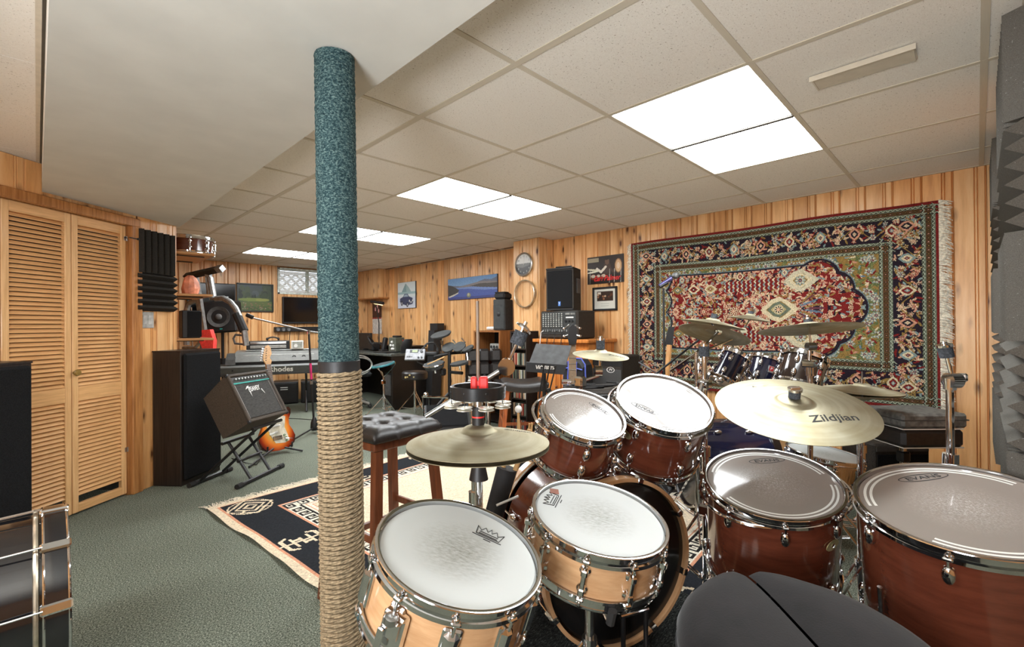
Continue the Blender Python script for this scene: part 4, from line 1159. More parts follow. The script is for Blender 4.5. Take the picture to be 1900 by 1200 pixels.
# u = 0 is the left end (large y); the panel faces -x
P = np.stack([4.082 - wave - 4.09, (2.395 - U) - 1.28, (.588 + Vv) - 1.27], -1)
P[..., 2] += .004 * np.sin(U * 5)
colour_grid('pile', P, c.im, vcol_material('woven_pile', .95, .5, .1), wr_)
MB().box((.008, 0, .0), (.010, W_ - .02, H_ - .02)).build('backing', mat('rug_backing', (120, 70, 60), .95), wr_)
FRINGE = mat('cream_fringe', (222, 214, 196), .95, var=.15, scale=80, spec=.1)
for s_, y0 in ((-1, 2.395 - W_), (1, 2.395)):
    fr = MB(wr_)
    for k in range(260):
        z = .592 + 1.352 * k / 259 + random.uniform(-.002, .002); L = random.uniform(.035, .065) if s_ < 0 else random.uniform(.02, .045); dr = random.uniform(.01, .035)
        x = 4.080 - random.uniform(0, .008)
        fr.tube([(x, y0 - s_ * .004, z), (x - .004, y0 + s_ * L * .6, z - dr * .4), (x + .002, y0 + s_ * L, z - dr)], [.0035, .0035, .002], 4)
    fr.build('fringe', FRINGE, wr_, kind='stuff', recalc=False)

# ================================================================== FLOOR RUG
FW, FH = 2.50, 2.95
NV = (38, 40, 44); BG = (218, 200, 172); SAL = (206, 146, 116); KEYW = (222, 214, 196)
f = Canvas(330, 372, BG, 0, FW, 0, FH)
def inset(d, col): f.rect(d, FW - d, d, FH - d, col)
inset(.048, SAL); inset(.058, NV)
kb = .312
inset(kb, SAL); inset(kb + .012, KEYW)
def key_run(x0, y0, L, horiz, s=.088):
    n = int(L / s)
    for k in range(n):
        a = x0 + k * s if horiz else y0 + k * s
        pts = [(0, .10), (.55, .10), (.55, .62), (.28, .62), (.28, .38)]
        pts2 = [(.55, .90), (1.0, .90)]
        for PP in (pts, [(.0, .10), (.0, .90), (.55, .90)], pts2):
            pp = [(a + u * s, (y0 if horiz else x0) + v * s) for u, v in PP]
            f.line(pp if horiz else [(q, p) for p, q in pp], .014, (36, 34, 34))
kx = kb + .020
key_run(kx, kx, FW - 2 * kx, 1); key_run(kx, FH - kx - .088, FW - 2 * kx, 1); key_run(kx, kx, FH - 2 * kx, 0); key_run(FW - kx - .088, kx, FH - 2 * kx, 0)
inset(kb + .118, SAL); inset(kb + .126, KEYW); inset(kb + .150, SAL); inset(kb + .156, BG)
def medallion(x, y, r, ang=.78):
    f.ell(x, y, r, r, BG); f.ell(x, y, r * .93, r * .93, NV)
    rot = lambda u, v: (x + (u * math.cos(ang) - v * math.sin(ang)) * r, y + (u * math.sin(ang) + v * math.cos(ang)) * r)
    for s in (.22, .50, .78):
        f.line([rot(-s, -s * .9), rot(s, -s * .9), rot(s, s * .9), rot(-s, s * .9), rot(-s, -s * .9)], r * .11, BG)
    for t in (0, 1): f.line([rot(-.9 if t else 0, 0 if t else -.9), rot(-.5 if t else 0, 0 if t else -.5)], r * .11, BG)
def shou(x, y, s, ang):
    rot = lambda u, v: (x + (u * math.cos(ang) - v * math.sin(ang)) * s, y + (u * math.sin(ang) + v * math.cos(ang)) * s)
    L = [[(-1.5, 0), (1.5, 0)], [(-1.2, .9), (-1.2, -.9)], [(-.6, .7), (-.6, -.7)], [(0, .5), (0, -.5)], [(.6, .7), (.6, -.7)], [(1.2, .9), (1.2, -.9)], [(-1.2, .9), (-.75, 1.1)], [(-1.2, -.9), (-.75, -1.1)], [(1.2, .9), (.75, 1.1)], [(1.2, -.9), (.75, -1.1)], [(-.6, .35), (0, .35)], [(.6, -.35), (0, -.35)]]
    for l in L: f.line([rot(*q) for q in l], s * .24, BG)
for x, y in ((.192, .192), (FW - .192, .192), (.192, FH - .192), (FW - .192, FH - .192)): medallion(x, y, .130)
for x, y, a in ((.182, FH - .92, 0.), (.182, FH - 1.75, 0.), (.95, FH - .185, 1.57), (1.60, FH - .185, 1.57), (FW - .185, 1.9, 0), (FW - .185, 1.1, 0), (.95, .185, 1.57), (1.60, .185, 1.57)): shou(x, y, .078, a)
f.im = np.clip(f.im * (1 + .05 * rng.standard_normal(f.im.shape[:2])[..., None]), 0, 255)
fr_ = thing('floor_rug', 'navy and beige floor rug with greek key border and fringe', 'rug', M=T(.755, 3.505, 0) @ rotz(.080))
ny, nx = f.im.shape[:2]
U, Vv = np.meshgrid(np.linspace(0, FW, nx + 1), np.linspace(0, -FH, ny + 1))
edge = np.exp(-U / .05); ripple = .010 * edge * (np.sin(Vv * 7.0) ** 2) + .0015 * np.sin(U * 6 + Vv * 3)
Xs = U + edge * .008 * np.sin(Vv * 6.5 + .6)
colour_grid('pile', np.stack([Xs, Vv, .010 + ripple], -1), f.im, vcol_material('woven_rug_pile', .95, .45, .1), fr_)
fg = MB()
for k in range(300):
    x = FW * k / 299; L = random.uniform(.045, .09); dx = random.uniform(-.03, .03)
    fg.tube([(x, -.003, .009), (x + dx * .5, L * .6, .008), (x + dx, L, .004)], [.004, .004, .0025], 4)
fg.build('fringe', FRINGE, fr_, kind='stuff', recalc=False)

# dark shag mat under the front kit
SHAG = NT('dark_shag'); _v = SHAG.coords((60, 190, 1)); _f = SHAG.noise(_v, 1.0, 4, .8)
SHAG.col(SHAG.ramp(_f, [(.35, (24, 25, 26)), (.52, (60, 63, 62)), (.72, (142, 146, 140))])); SHAG.bump(_f, 1.0, .02); SHAG = SHAG.p(.95, 0, .1)
mt = thing('drum_mat', 'dark grey shaggy mat under the front drum kit', 'mat', (1.42, .62, 0))
n = 60; gv = []; gf = []
for j in range(n + 1):
    for i in range(n + 1):
        x = -.60 + 1.13 * i / n; y = -.80 + 1.52 * j / n
        e = min(i, j, n - i, n - j)
        gv.append((x + random.uniform(-.006, .006), y + random.uniform(-.006, .006), .020 + (random.uniform(0, .010) if e > 0 else -.010)))
gf = [(j * (n + 1) + i, j * (n + 1) + i + 1, (j + 1) * (n + 1) + i + 1, (j + 1) * (n + 1) + i) for j in range(n) for i in range(n)]
MB().add(gv, gf).build('pile', SHAG, mt, sharp=180)
MB().box((-.035, -.04, .012), (1.10, 1.49, .006)).build('backing', mat('mat_backing', (40, 40, 40), .9), mt)


# ================================================================== FOAM PANELS
FOAM = NT('charcoal_foam'); _f = FOAM.noise(FOAM.coords(), 420, 2, .8); _s = FOAM.noise(FOAM.coords((1, 1, 1), True), 170, 2, .6)
FOAM.col(FOAM.mix(FOAM.ramp(_s, [(.68, (0, 0, 0, 1)), (.74, (1, 1, 1, 1))]), FOAM.ramp(_f, [(.3, (84, 81, 76)), (.7, (108, 105, 99))]), (150, 150, 148))); FOAM.bump(_f, .5, .003); FOAM = FOAM.p(.95, 0, .1)
FOAMD = mat('dark_charcoal_foam', (52, 49, 45), .95, var=.2, scale=300, bump=.4, bscale=500, spec=.1)
def foam_mesh(w, h, ribs, d=.068, base=.022):
    """ribs run along local y; local z out of the wall"""
    prof = [(-w / 2, 0), (-w / 2, base)]
    for k in range(ribs):
        x0 = -w / 2 + w * k / ribs; prof += [(x0 + w / ribs * .5, d), (x0 + w / ribs, base)]
    prof += [(w / 2, 0)]
    mb = MB(); n = len(prof); vs = [(x, y, z) for y in (-h / 2, h / 2) for x, z in prof]
    fs = [(i, i + 1, n + i + 1, n + i) for i in range(n - 1)] + [(0, n, 2 * n - 1, n - 1)]
    # end faces, rib by rib
    for o in (0, n):
        fs += [(o, o + 1, o + n - 2, o + n - 1)] + [(o + 1 + 2 * k, o + 2 + 2 * k, o + 3 + 2 * k) for k in range(ribs)]
    mb.add(vs, fs); return mb.mesh('foam_panel', 20)
fm_a = foam_mesh(.327, .327, 6)
rows = ['topmost', 'second', 'third', 'fourth', 'lowest']
for col, (xc, nm) in enumerate(((2.20, 'first column'), (2.53, 'second column'), (3.545, 'third column'), (3.875, 'corner column'))):
    for k in range(5):
        z = 1.925 - .33 * k
        if z < .5: continue
        turn = (k + col) % 2 if col < 2 else k % 2
        turn = k % 2
        o = link('foam_panel', fm_a, FOAM); o.matrix_world = frame((xc, WALL_N + .001, z), (0, 1, 0), (0, 0, 1)) @ rotz(math.pi / 2 * turn)
        tag(o, 'grey foam panel with %s ribs, %s in the %s of the right wall' % (['upright', 'level'][turn], rows[k], nm), 'foam panel', 'foam panels on the right wall')
fv = foam_mesh(.325, .310, 6, .055, .015); fh = foam_mesh(.275, .325, 6, .055, .015)
o = link('foam_panel', fv, FOAMD); o.matrix_world = CWM @ T(.762, .001, 1.716) @ rotx(-math.pi / 2); o.matrix_world = frame(cw(.762, 1.716, .001), CWN, (0, 0, 1))
tag(o, 'dark foam panel with upright ribs beside the closet door', 'foam panel', 'foam panels by the closet')
o = link('foam_panel', fh, FOAMD); o.matrix_world = frame(cw(.762, 1.424, .001), CWN, (0, 0, 1)) @ rotz(math.pi / 2)
tag(o, 'dark foam panel with level ribs above the light switch', 'foam panel', 'foam panels by the closet')
sw = thing('light_switch', 'grey double rocker light switch plate beside the closet door', 'switch', M=frame(cw(.700, 1.222, .0), CWN, (0, 0, 1)))
MB().box((0, 0, .003), (.112, .118, .006), b=.002).build('plate', mat('grey_switch_plate', (168, 168, 164), .4), sw)
for x in (-.024, .024): MB().box((x, 0, .007), (.034, .068, .006), M=rotx(.06), b=.002).build('rocker', mat('grey_rocker', (184, 184, 180), .4), sw)

# ================================================================== PICTURES AND CLOCK
VP = lambda n, r=.6: vcol_material(n, r, 0, .4)
def right_wall(y, z, x=WALL_R): return frame((x, y, z), (-1, 0, 0), (0, 0, 1))
def far_wall(x, z, y=WALL_F): return frame((x, y, z), (0, -1, 0), (0, 0, 1))

# drummer poster
t = thing('poster', 'dark photo poster of a drummer at a kit with red handwriting', 'poster', M=right_wall(2.708, 1.727))
MB().box((0, 0, .006), (.436, .282, .010), b=.001).build('board', BLACKPLASTIC, t)
c = Canvas(110, 72, (46, 38, 34), 0, 1.53, 0, 1)
c.rect(.02, .50, .80, .96, (150, 140, 116)); c.ell(.25, .52, .32, .035, (196, 188, 160), -.15); c.ell(.25, .44, .30, .03, (210, 204, 180), .1)
c.ell(.86, .50, .17, .30, (66, 50, 42)); c.ell(.86, .80, .09, .13, (98, 74, 58)); c.ell(.84, .90, .10, .05, (40, 34, 30))
c.line([(.80, .60), (.60, .42), (.42, .55)], .09, (206, 196, 180)); c.line([(.95, .58), (1.10, .40), (1.20, .48)], .08, (70, 52, 42))
c.ell(1.33, .60, .15, .26, (140, 104, 70)); c.ell(1.33, .60, .12, .22, (196, 160, 120)); c.ell(1.33, .60, .06, .12, (214, 190, 160))
for x, r in ((.25, .12), (.48, .10), (.70, .11)): c.ell(x, .25, r, r * .9, (120, 52, 34)); c.ell(x, .28, r * .8, r * .5, (190, 180, 160))
for x in (.1, .95, 1.15, 1.42): c.line([(x, .0), (x + .02, .5)], .02, (170, 166, 156))
painted('print', c.im, .430, .276, VP('poster_print', .35), t, T(0, 0, .0115))
text('Earl Palmer', .074, 'signature', mat('red_marker', (214, 36, 38), .5), t, T(.02, -.090, .0120), .0004, .35, .012, .92)

# framed photo
t = thing('picture_frame', 'small black framed band photo with cream mat below the drummer poster', 'picture', M=right_wall(2.714, 1.427))
fr = MB()
for s_ in (-1, 1): fr.box((s_ * .137, 0, .010), (.020, .244, .020), b=.003).box((0, s_ * .112, .010), (.294, .020, .020), b=.003)
fr.build('frame', BLACKPLASTIC, t)
c = Canvas(70, 56, (206, 204, 192), 0, 1.25, 0, 1); c.rect(.16, 1.10, .40, .88, (60, 46, 38)); c.rect(.20, .40, .72, .84, (214, 206, 190))
for k in range(14): c.ell(random.uniform(.2, 1.05), random.uniform(.44, .72), .06, .05, random.choice([(150, 104, 76), (92, 60, 44), (190, 160, 130), (40, 36, 34)]))
for k in range(2): c.line([(.40, .26 - .1 * k), (.86, .26 - .1 * k)], .018, (150, 148, 138))
painted('photo', c.im, .256, .206, VP('framed_photo', .3), t, T(0, 0, .008))
MB().box((0, 0, .004), (.27, .22, .004)).build('backing', BLACKPLASTIC, t)

# clock on the pillar
t = thing('wall_clock', 'round silver rimmed wall clock with a grey face on the pillar', 'clock', M=right_wall(3.612, 1.845, 3.860))
MB().lathe([(.118, 0), (.132, .004), (.134, .022), (.126, .030), (.116, .026), (.114, .012)], 48, closed=True).build('rim', STEEL, t)
c = Canvas(72, 72, (196, 196, 192), 0, 1, 0, 1)
c.rect(0, 1, 0, .50, (66, 66, 66)); c.rect(0, 1, .50, .56, (140, 140, 138)); c.rect(0, 1, .56, 1, (206, 206, 202)); c.poly([(0, .42), (.4, .36), (1, .48), (1, .56), (0, .54)], (110, 110, 108))
gx, gy = np.meshgrid(np.linspace(-1, 1, 25), np.linspace(0, 2 * np.pi, 49))
# round dial: polar grid coloured from the canvas
rr = np.linspace(0, .116, 25); tt = np.linspace(0, 2 * np.pi, 61); RR, TT = np.meshgrid(rr, tt)
P = np.stack([RR * np.cos(TT), RR * np.sin(TT), np.full_like(RR, .014)], -1)
mid = (P[1:, 1:] + P[:-1, :-1]) / 2; ii = np.clip(((mid[..., 0] / .236 + .5) * 71).astype(int), 0, 71); jj = np.clip(((.5 - mid[..., 1] / .236) * 71).astype(int), 0, 71)
colour_grid('dial', P, c.im[jj, ii], VP('clock_dial', .4), t)
MB().lathe([(0, 0), (.13, 0), (.13, .012), (0, .012)], 40).build('back_case', BLACKPLASTIC, t)
for h_ in range(1, 13):
    a = math.pi / 2 - h_ * math.pi / 6; low = 3 < h_ < 9
    text(str(h_), .026, 'numeral', WHITEP if low else INK, t, T(.092 * math.cos(a), .092 * math.sin(a), .0150), .0003)
MB().box((0, .030, .0165), (.005, .075, .002)).build('hour_hand', WHITEP, t); MB().box((.001, .042, .0185), (.003, .10, .002), M=rotz(-.08)).build('minute_hand', WHITEP, t)

# hand-drum hoop with skin
t = thing('frame_drum', 'round clear frame drum with thin pale hoop hung below the clock', 'drum', M=right_wall(3.588, 1.514, 3.860))
MB().lathe([(.146, 0), (.154, 0), (.156, .040), (.150, .044), (.146, .040)], 56, closed=True).build('hoop', mat('pale_metal_hoop', (190, 180, 160), .3, .8), t)
N = NT('translucent_skin'); N.col((214, 180, 140)); tr_ = N.n('ShaderNodeBsdfTransparent'); ms = N.n('ShaderNodeMixShader'); ms.inputs[0].default_value = .16
N.l(tr_.outputs[0], ms.inputs[1]); N.l(N.b.outputs[0], ms.inputs[2]); N.l(ms.outputs[0], N.out.inputs[0])
MB().lathe([(0, .042), (.075, .042), (.148, .042)], 56).build('skin', N.p(.3), t)

# lake picture
t = thing('lake_picture', 'wide blue lake and mountain panorama on the wood wall', 'picture', M=right_wall(4.890, 1.679, WALL_R2))
MB().box((0, 0, .010), (1.03, .300, .020), b=.002).build('board', mat('picture_edge', (40, 44, 60), .5), t)
c = Canvas(190, 56, (64, 104, 176), 0, 3.39, 0, 1)
for j in range(56): c.im[j] = np.array((92, 132, 178)) * (1 - j / 60) + np.array((150, 176, 200)) * (j / 60)
c.poly([(0, .62), (.5, .66), (1.2, .60), (2.0, .72), (2.6, .84), (3.0, .80), (3.4, .90), (3.4, .48), (0, .52)], (96, 100, 116))
c.poly([(.8, .60), (1.4, .66), (2.3, .76), (3.4, .70), (3.4, .50), (.8, .54)], (120, 112, 110))
c.rect(0, 3.4, 0, .55, (66, 84, 150)); c.poly([(.4, .50), (1.5, .46), (2.6, .36), (3.4, .34), (3.4, .52), (1.6, .56), (.5, .56)], (104, 126, 178))
c.poly([(1.6, .58), (2.3, .50), (3.4, .42), (3.4, .64), (2.2, .66)], (70, 66, 62)); c.poly([(0, .72), (.35, .66), (.85, .44), (.7, .30), (.3, .20), (0, .16)], (58, 54, 52))
c.poly([(.05, .16), (.5, .26), (.8, .34), (.75, .28), (.4, .16), (.1, .10)], (196, 190, 170)); c.rect(0, 3.4, 0, .10, (60, 66, 120))
c.ell(1.52, .17, .14, .11, (120, 122, 96)); c.ell(1.50, .20, .08, .06, (170, 166, 140))
c.im = c.im * (1 + .05 * rng.standard_normal(c.im.shape[:2])[..., None])
painted('print', c.im, 1.026, .296, VP('lake_print', .4), t, T(0, 0, .0205))

# car picture
t = thing('car_picture', 'pale watercolour of a dark vintage car below a mountain', 'picture', M=right_wall(6.485, 1.660, WALL_R2))
MB().box((0, 0, .010), (.512, .420, .020), b=.002).build('board', mat('picture_edge'), t)
c = Canvas(96, 80, (206, 214, 214), 0, 1.2, 0, 1); c.rect(0, 1.2, 0, .42, (198, 202, 212)); c.poly([(.25, .60), (.55, .96), (.95, .60)], (120, 148, 150)); c.poly([(.55, .96), (.75, .80), (.95, .60), (.6, .62)], (150, 172, 172))
c.rect(0, 1.2, .54, .62, (150, 176, 178))
c.poly([(.14, .26), (.16, .38), (.36, .44), (.46, .55), (.68, .55), (.78, .44), (1.00, .38), (1.06, .24), (1.00, .14), (.60, .10), (.24, .18)], (58, 64, 92)); c.poly([(.40, .44), (.48, .52), (.66, .52), (.73, .44)], (150, 164, 178))
for x, y in ((.28, .19), (.66, .13)): c.ell(x, y, .075, .095, (34, 34, 40)); c.ell(x, y, .040, .050, (160, 162, 168))
c.ell(.80, .27, .035, .045, (220, 220, 210)); c.ell(1.01, .28, .030, .040, (220, 220, 210)); c.rect(.84, .98, .19, .25, (170, 172, 172))
painted('print', c.im, .506, .414, VP('car_print', .4), t, T(0, 0, .0205))

# calendar
t = thing('wall_calendar', 'hanging calendar with dark photo above a white date sheet', 'calendar', M=right_wall(7.44, 1.315, WALL_R2))
MB().box((0, .145, .006), (.305, .275, .004)).build('photo_page', mat('calendar_photo', (66, 36, 30), .5), t)
MB().box((0, -.140, .006), (.305, .280, .004)).build('date_page', mat('calendar_paper', (206, 202, 196), .6), t)
MB().box((0, -.008, .0085), (.305, .022, .002)).build('month_band', mat('calendar_red', (150, 40, 40), .6), t)
for k, (x, y) in enumerate(((.02, .19), (-.05, .15), (.06, .12))): MB().ball((x, y, .009), .022, seg=10, sc=(1, 1.8, .1)).build('petal', mat('calendar_petals', (220, 170, 170), .6), t)

# forest painting, tv, sound bar on the far wall
t = thing('landscape_painting', 'framed painting of a green forest meadow left of the window', 'picture', M=far_wall(2.330, 1.612))
fr = MB()
for s_ in (-1, 1): fr.box((s_ * .245, 0, .014), (.020, .425, .028), b=.003).box((0, s_ * .204, .014), (.51, .020, .028), b=.003)
fr.build('frame', mat('dark_frame', (44, 46, 40), .4), t)
c = Canvas(96, 80, (70, 84, 66), 0, 1.2, 0, 1)
for j in range(80): c.im[j] = np.array((72, 84, 92)) * (1 - j / 80) + np.array((96, 120, 60)) * (j / 80)
for k in range(70):
    x = random.uniform(0, 1.2); d = min(abs(x - .6), .6) / .6
    if d > .35: c.ell(x, random.uniform(.45, 1), .09, .10, random.choice([(52, 66, 44), (64, 82, 50), (44, 56, 40), (80, 96, 56)]))
c.ell(.60, .66, .12, .12, (92, 104, 104)); 
for x in (.48, .52, .57, .60): c.poly([(x - .03, .48), (x, .72 - abs(x - .55)), (x + .03, .48)], (40, 54, 44))
c.ell(.55, .42, .55, .07, (150, 168, 78)); c.ell(.85, .42, .25, .06, (176, 180, 90)); c.ell(.6, .26, .8, .10, (112, 128, 66))
for k in range(60): c.ell(random.uniform(0, 1.2), random.uniform(0, .30), .03, .015, random.choice([(150, 130, 80), (190, 170, 140), (90, 104, 56), (180, 120, 100)]))
c.im = c.im * .72
painted('canvas', c.im, .476, .392, VP('oil_paint', .4), t, T(0, 0, .012))
t = thing('television', 'black flat television on the far wall under the window', 'television', M=far_wall(3.19, 1.430))
MB().box((0, 0, .03), (.96, .425, .045), b=.006).build('body', BLACKPLASTIC, t)
MB().box((0, .008, .0535), (.93, .385, .002)).build('screen', mat('tv_screen', (14, 13, 13), .12, var=.3, scale=3), t)
t = thing('sound_bar', 'black sound bar with round drivers on the far wall below the television', 'speaker', M=far_wall(3.05, 1.130))
MB().box((0, 0, .035), (.92, .075, .07), b=.006).build('body', BLACKPLASTIC, t)
for x in (-.42, -.34, -.26): MB().lathe([(.010, .0), (.026, .004), (.028, .008), (.022, .006), (0, .002)], 20, T(x, 0, .070)).build('driver', mat('grey_driver_cone', (96, 96, 96), .4), t)
for x in (-.22, -.08): MB().tube([(x, -.03, .02), (x - .01, -.20, .012), (x - .05, -.34, .012)], .004, 6).build('cable', RUBBER, t)

# ================================================================== MIXER CORNER BY THE PILLAR
cb = thing('wooden_cabinet', 'honey pine cabinet below the mixer amplifier', 'cabinet', (3.85, 2.92, 0))
HONEY = wood('honey_pine', (214, 138, 68), (170, 96, 40), .4, .2, (30, 30, 2))
MB(cb).box((3.87, 2.92, .505), (.44, .64, .97), b=.004).build('carcass', HONEY, cb)
MB(cb).box((3.85, 2.92, 1.005), (.50, .70, .035), b=.006).build('top_board', HONEY, cb)
for k, y in enumerate((2.76, 3.08)):
    dr_ = MB(cb).box((3.64, y, .50), (.022, .30, .86), b=.004).build('door', HONEY, cb)
    MB(cb).box((3.627, y, .50), (.010, .20, .70), b=.006).build('raised_panel', HONEY, dr_); MB(cb).ball((3.618, y + (.11 if k == 0 else -.11), .55), .013, seg=12).build('knob', WALNUT, dr_)
mx = thing('mixer_amplifier', 'black powered mixer full of knobs on the pine cabinet', 'mixer', (3.80, 2.955, 1.024))
MB(mx).box((3.79, 2.955, 1.165), (.29, .475, .275), b=.012).build('cabinet', TOLEX, mx)
MB(mx).box((3.643, 2.955, 1.180), (.006, .430, .225), b=.002).build('front_panel', mat('mixer_panel', (52, 54, 54), .45), mx)
kn = MB(mx)
for r_ in range(7):
    for k in range(8): kn.cyl((3.640, 3.145 - k * .034, 1.272 - r_ * .0205), (3.630, 3.145 - k * .034, 1.272 - r_ * .0205), .0062, seg=7)
kn.build('channel_knobs', mat('pale_grey_knobs', (176, 178, 172), .5), mx, kind='stuff')
fd = MB(mx)
for k in range(13): fd.box((3.634, 3.145 - k * .030, 1.105), (.012, .010, .022), b=.002)
fd.build('input_jacks', mat('jack_grey', (120, 122, 120), .5), mx, kind='stuff')
for k in range(2): MB(mx).box((3.637, 2.835 - k * .065, 1.270), (.006, .055, .018), b=.001).build('level_display', mat('grey_display', (120, 120, 116), .4), mx)
MB(mx).box((3.637, 2.81, 1.235), (.005, .09, .012)).build('brand_strip', WHITEP, mx)
for k in range(3): MB(mx).lathe([(0, 0), (.011, 0), (.011, .010), (0, .010)], 12, T(3.640, 2.86 - k * .04, 1.20) @ roty(-math.pi / 2)).build('master_knob', BLACKPLASTIC, mx)
for k in range(4): MB(mx).tube([(3.63, 3.14 - k * .09, 1.105), (3.59, 3.14 - k * .09, 1.09), (3.585, 3.15 - k * .09, .98), (3.59, 3.17 - k * .09, .80)], .004, 6).build('cable', WHITEP if k == 0 else RUBBER, mx)
# PA speaker on the mixer
sp = thing('pa_speaker', 'black stage speaker with a top handle standing on the mixer amplifier', 'speaker', M=T(3.80, 2.985, 1.304) @ rotz(.22))
body = [(-.135, -.150), (.125, -.112), (.125, .112), (-.135, .150)]
MB().prism(body, 0, .425, T(0, 0, .003)).build('cabinet', TOLEX, sp, sharp=20)
MB().box((-.139, 0, .215), (.008, .272, .375), b=.003).build('grille', GRILLE, sp)
MB().box((-.136, 0, .420), (.02, .30, .016), b=.004).box((-.136, 0, .012), (.02, .30, .020), b=.004).build('corner_trim', BLACKPLASTIC, sp)
MB().tube([(-.04, .09, .425), (-.04, .085, .446), (-.04, -.085, .446), (-.04, -.09, .425)], .009, 8).build('handle', BLACKPLASTIC, sp)
MB().box((.0, -.133, .25), (.11, .010, .15), M=rotz(.145), b=.004).build('side_handle_recess', mat('grey_plastic', (84, 84, 84), .5), sp)
bd_ = MB().box((-.1445, .0, .07), (.003, .026, .044), b=.0008).build('logo_badge', mat('blue_badge', (76, 120, 190), .4), sp)
text('Y', .03, 'lettering', WHITEP, bd_, frame((-.1462, .0, .072), (-1, 0, 0), (0, 0, 1)), .0003)

# small speaker on cube shelf, cube shelf, tambourine and bits
cu = thing('cube_shelf', 'tall brown open shelf with a dark interior behind the leather chair', 'shelf', (4.0, 4.215, 0))
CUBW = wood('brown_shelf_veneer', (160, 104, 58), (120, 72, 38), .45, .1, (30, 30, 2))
for y in (3.990, 4.440): MB(cu).box((3.995, y, .55), (.35, .022, 1.10)).build('side_panel', CUBW, cu)
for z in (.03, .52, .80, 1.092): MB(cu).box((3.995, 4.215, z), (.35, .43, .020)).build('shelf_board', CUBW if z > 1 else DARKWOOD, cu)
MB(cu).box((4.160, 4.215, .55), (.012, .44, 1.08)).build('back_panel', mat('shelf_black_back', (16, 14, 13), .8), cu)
tb = thing('tambourine', 'half-moon white tambourine lying on the brown shelf', 'tambourine', (3.90, 4.22, 1.104))
MB(tb).tube([(3.90 + .02, 4.14 + .16 * k / 8, 1.128 + .0 * k) for k in range(9)], .022, 8).build('frame', WHITEP, tb)
for k in range(2): MB(tb).lathe([(0, -.003), (.012, -.002), (.012, .002), (0, .003)], 12, T(3.902, 4.18 + .07 * k, 1.122)).build('jingle', STEEL, tb)
rd = thing('small_radio', 'small silver radio standing inside the brown shelf', 'radio', (3.95, 4.17, .812))
MB(rd).box((3.95, 4.16, .900), (.10, .17, .085), b=.006).build('body', mat('silver_plastic', (172, 172, 166), .35, .4), rd)
for k in range(3): MB(rd).lathe([(.004, 0), (.016, .002), (.018, .006), (.014, .004)], 14, T(3.899, 4.11 + .05 * k, .902) @ roty(-math.pi / 2)).build('dial', BLACKPLASTIC, rd)
MB(rd).box((3.95, 4.19, .835), (.14, .26, .035), b=.004).build('base_unit', BLACKPLASTIC, rd)
s2 = thing('bookshelf_speaker', 'grey-black speaker on top of the brown shelf beside the pillar', 'speaker', M=T(3.97, 4.075, 1.105) @ rotz(.25))
MB().box((0, 0, .185), (.20, .165, .37), b=.010).build('cabinet', mat('charcoal_speaker', (54, 56, 56), .6, bump=.2), s2)
MB().box((-.103, 0, .16), (.006, .150, .28), b=.002).build('grille', mat('grey_grille', (62, 64, 64), .8, bump=.4, bscale=500), s2)
MB().lathe([(0, .004), (.020, .003), (.026, 0)], 16, T(-.106, 0, .19) @ roty(-math.pi / 2)).build('port', BLACKPLASTIC, s2)
b2 = thing('black_pouch', 'black pouch lying on the small speaker beside the pillar', 'pouch', M=T(3.97, 4.075, 1.477) @ rotz(.25))
MB().box((0, 0, .04), (.19, .15, .078), b=.02).build('body', mat('black_nylon'), b2); MB().box((-.03, 0, .082), (.10, .145, .012), b=.005).build('flap', mat('black_nylon'), b2)

# CD tower
ct = thing('cd_tower', 'narrow black tower shelf full of discs in front of the pillar', 'shelf', (3.70, 3.475, 0))
for y in (3.362, 3.588): MB(ct).box((3.70, y, .55), (.19, .016, 1.10)).build('side_panel', DARKWOOD, ct)
MB(ct).box((3.79, 3.475, .55), (.010, .22, 1.10)).build('back_panel', DARKWOOD, ct)
shelf_z = [.02 + .178 * k for k in range(7)]
for z in shelf_z: MB(ct).box((3.70, 3.475, z), (.185, .212, .014)).build('shelf_board', DARKWOOD, ct)
discs = [mat('disc_%d' % k, c_, .35, var=.05) for k, c_ in enumerate([(200, 196, 186), (60, 58, 56), (150, 52, 46), (30, 30, 32), (120, 122, 118), (90, 108, 88), (176, 150, 120)])]
cd_me = MB().box((0, 0, .0625), (.14, .0095, .125), b=.0008).mesh('disc_case')
names = ['white', 'dark grey', 'red', 'black', 'grey', 'green', 'tan']
ordn = ['first', 'second', 'third', 'fourth', 'fifth', 'sixth', 'seventh', 'eighth', 'ninth', 'tenth', 'eleventh', 'twelfth', 'thirteenth', 'fourteenth', 'fifteenth', 'sixteenth', 'seventeenth', 'eighteenth']
lv = ['lowest', 'second', 'third', 'fourth', 'fifth', 'top']
for k, z in enumerate(shelf_z[:-1]):
    cnt = 0
    for j in reversed(range(18)):
        if (k * 7 + j * 5) % 11 == 0: continue
        cm_ = cd_me.copy(); cm_.materials.clear() if cm_.materials else None
        ci = random.randrange(7); o = link('disc_case', cm_, discs[ci]); o.location = (3.685 + random.uniform(-.004, .004), 3.378 + j * .0115, z + .0072)
        tag(o, '%s disc case, %s from the left on the %s shelf of the black tower' % (names[ci], ordn[cnt], lv[k]), 'disc case', 'discs on the %s tower shelf' % lv[k]); cnt += 1


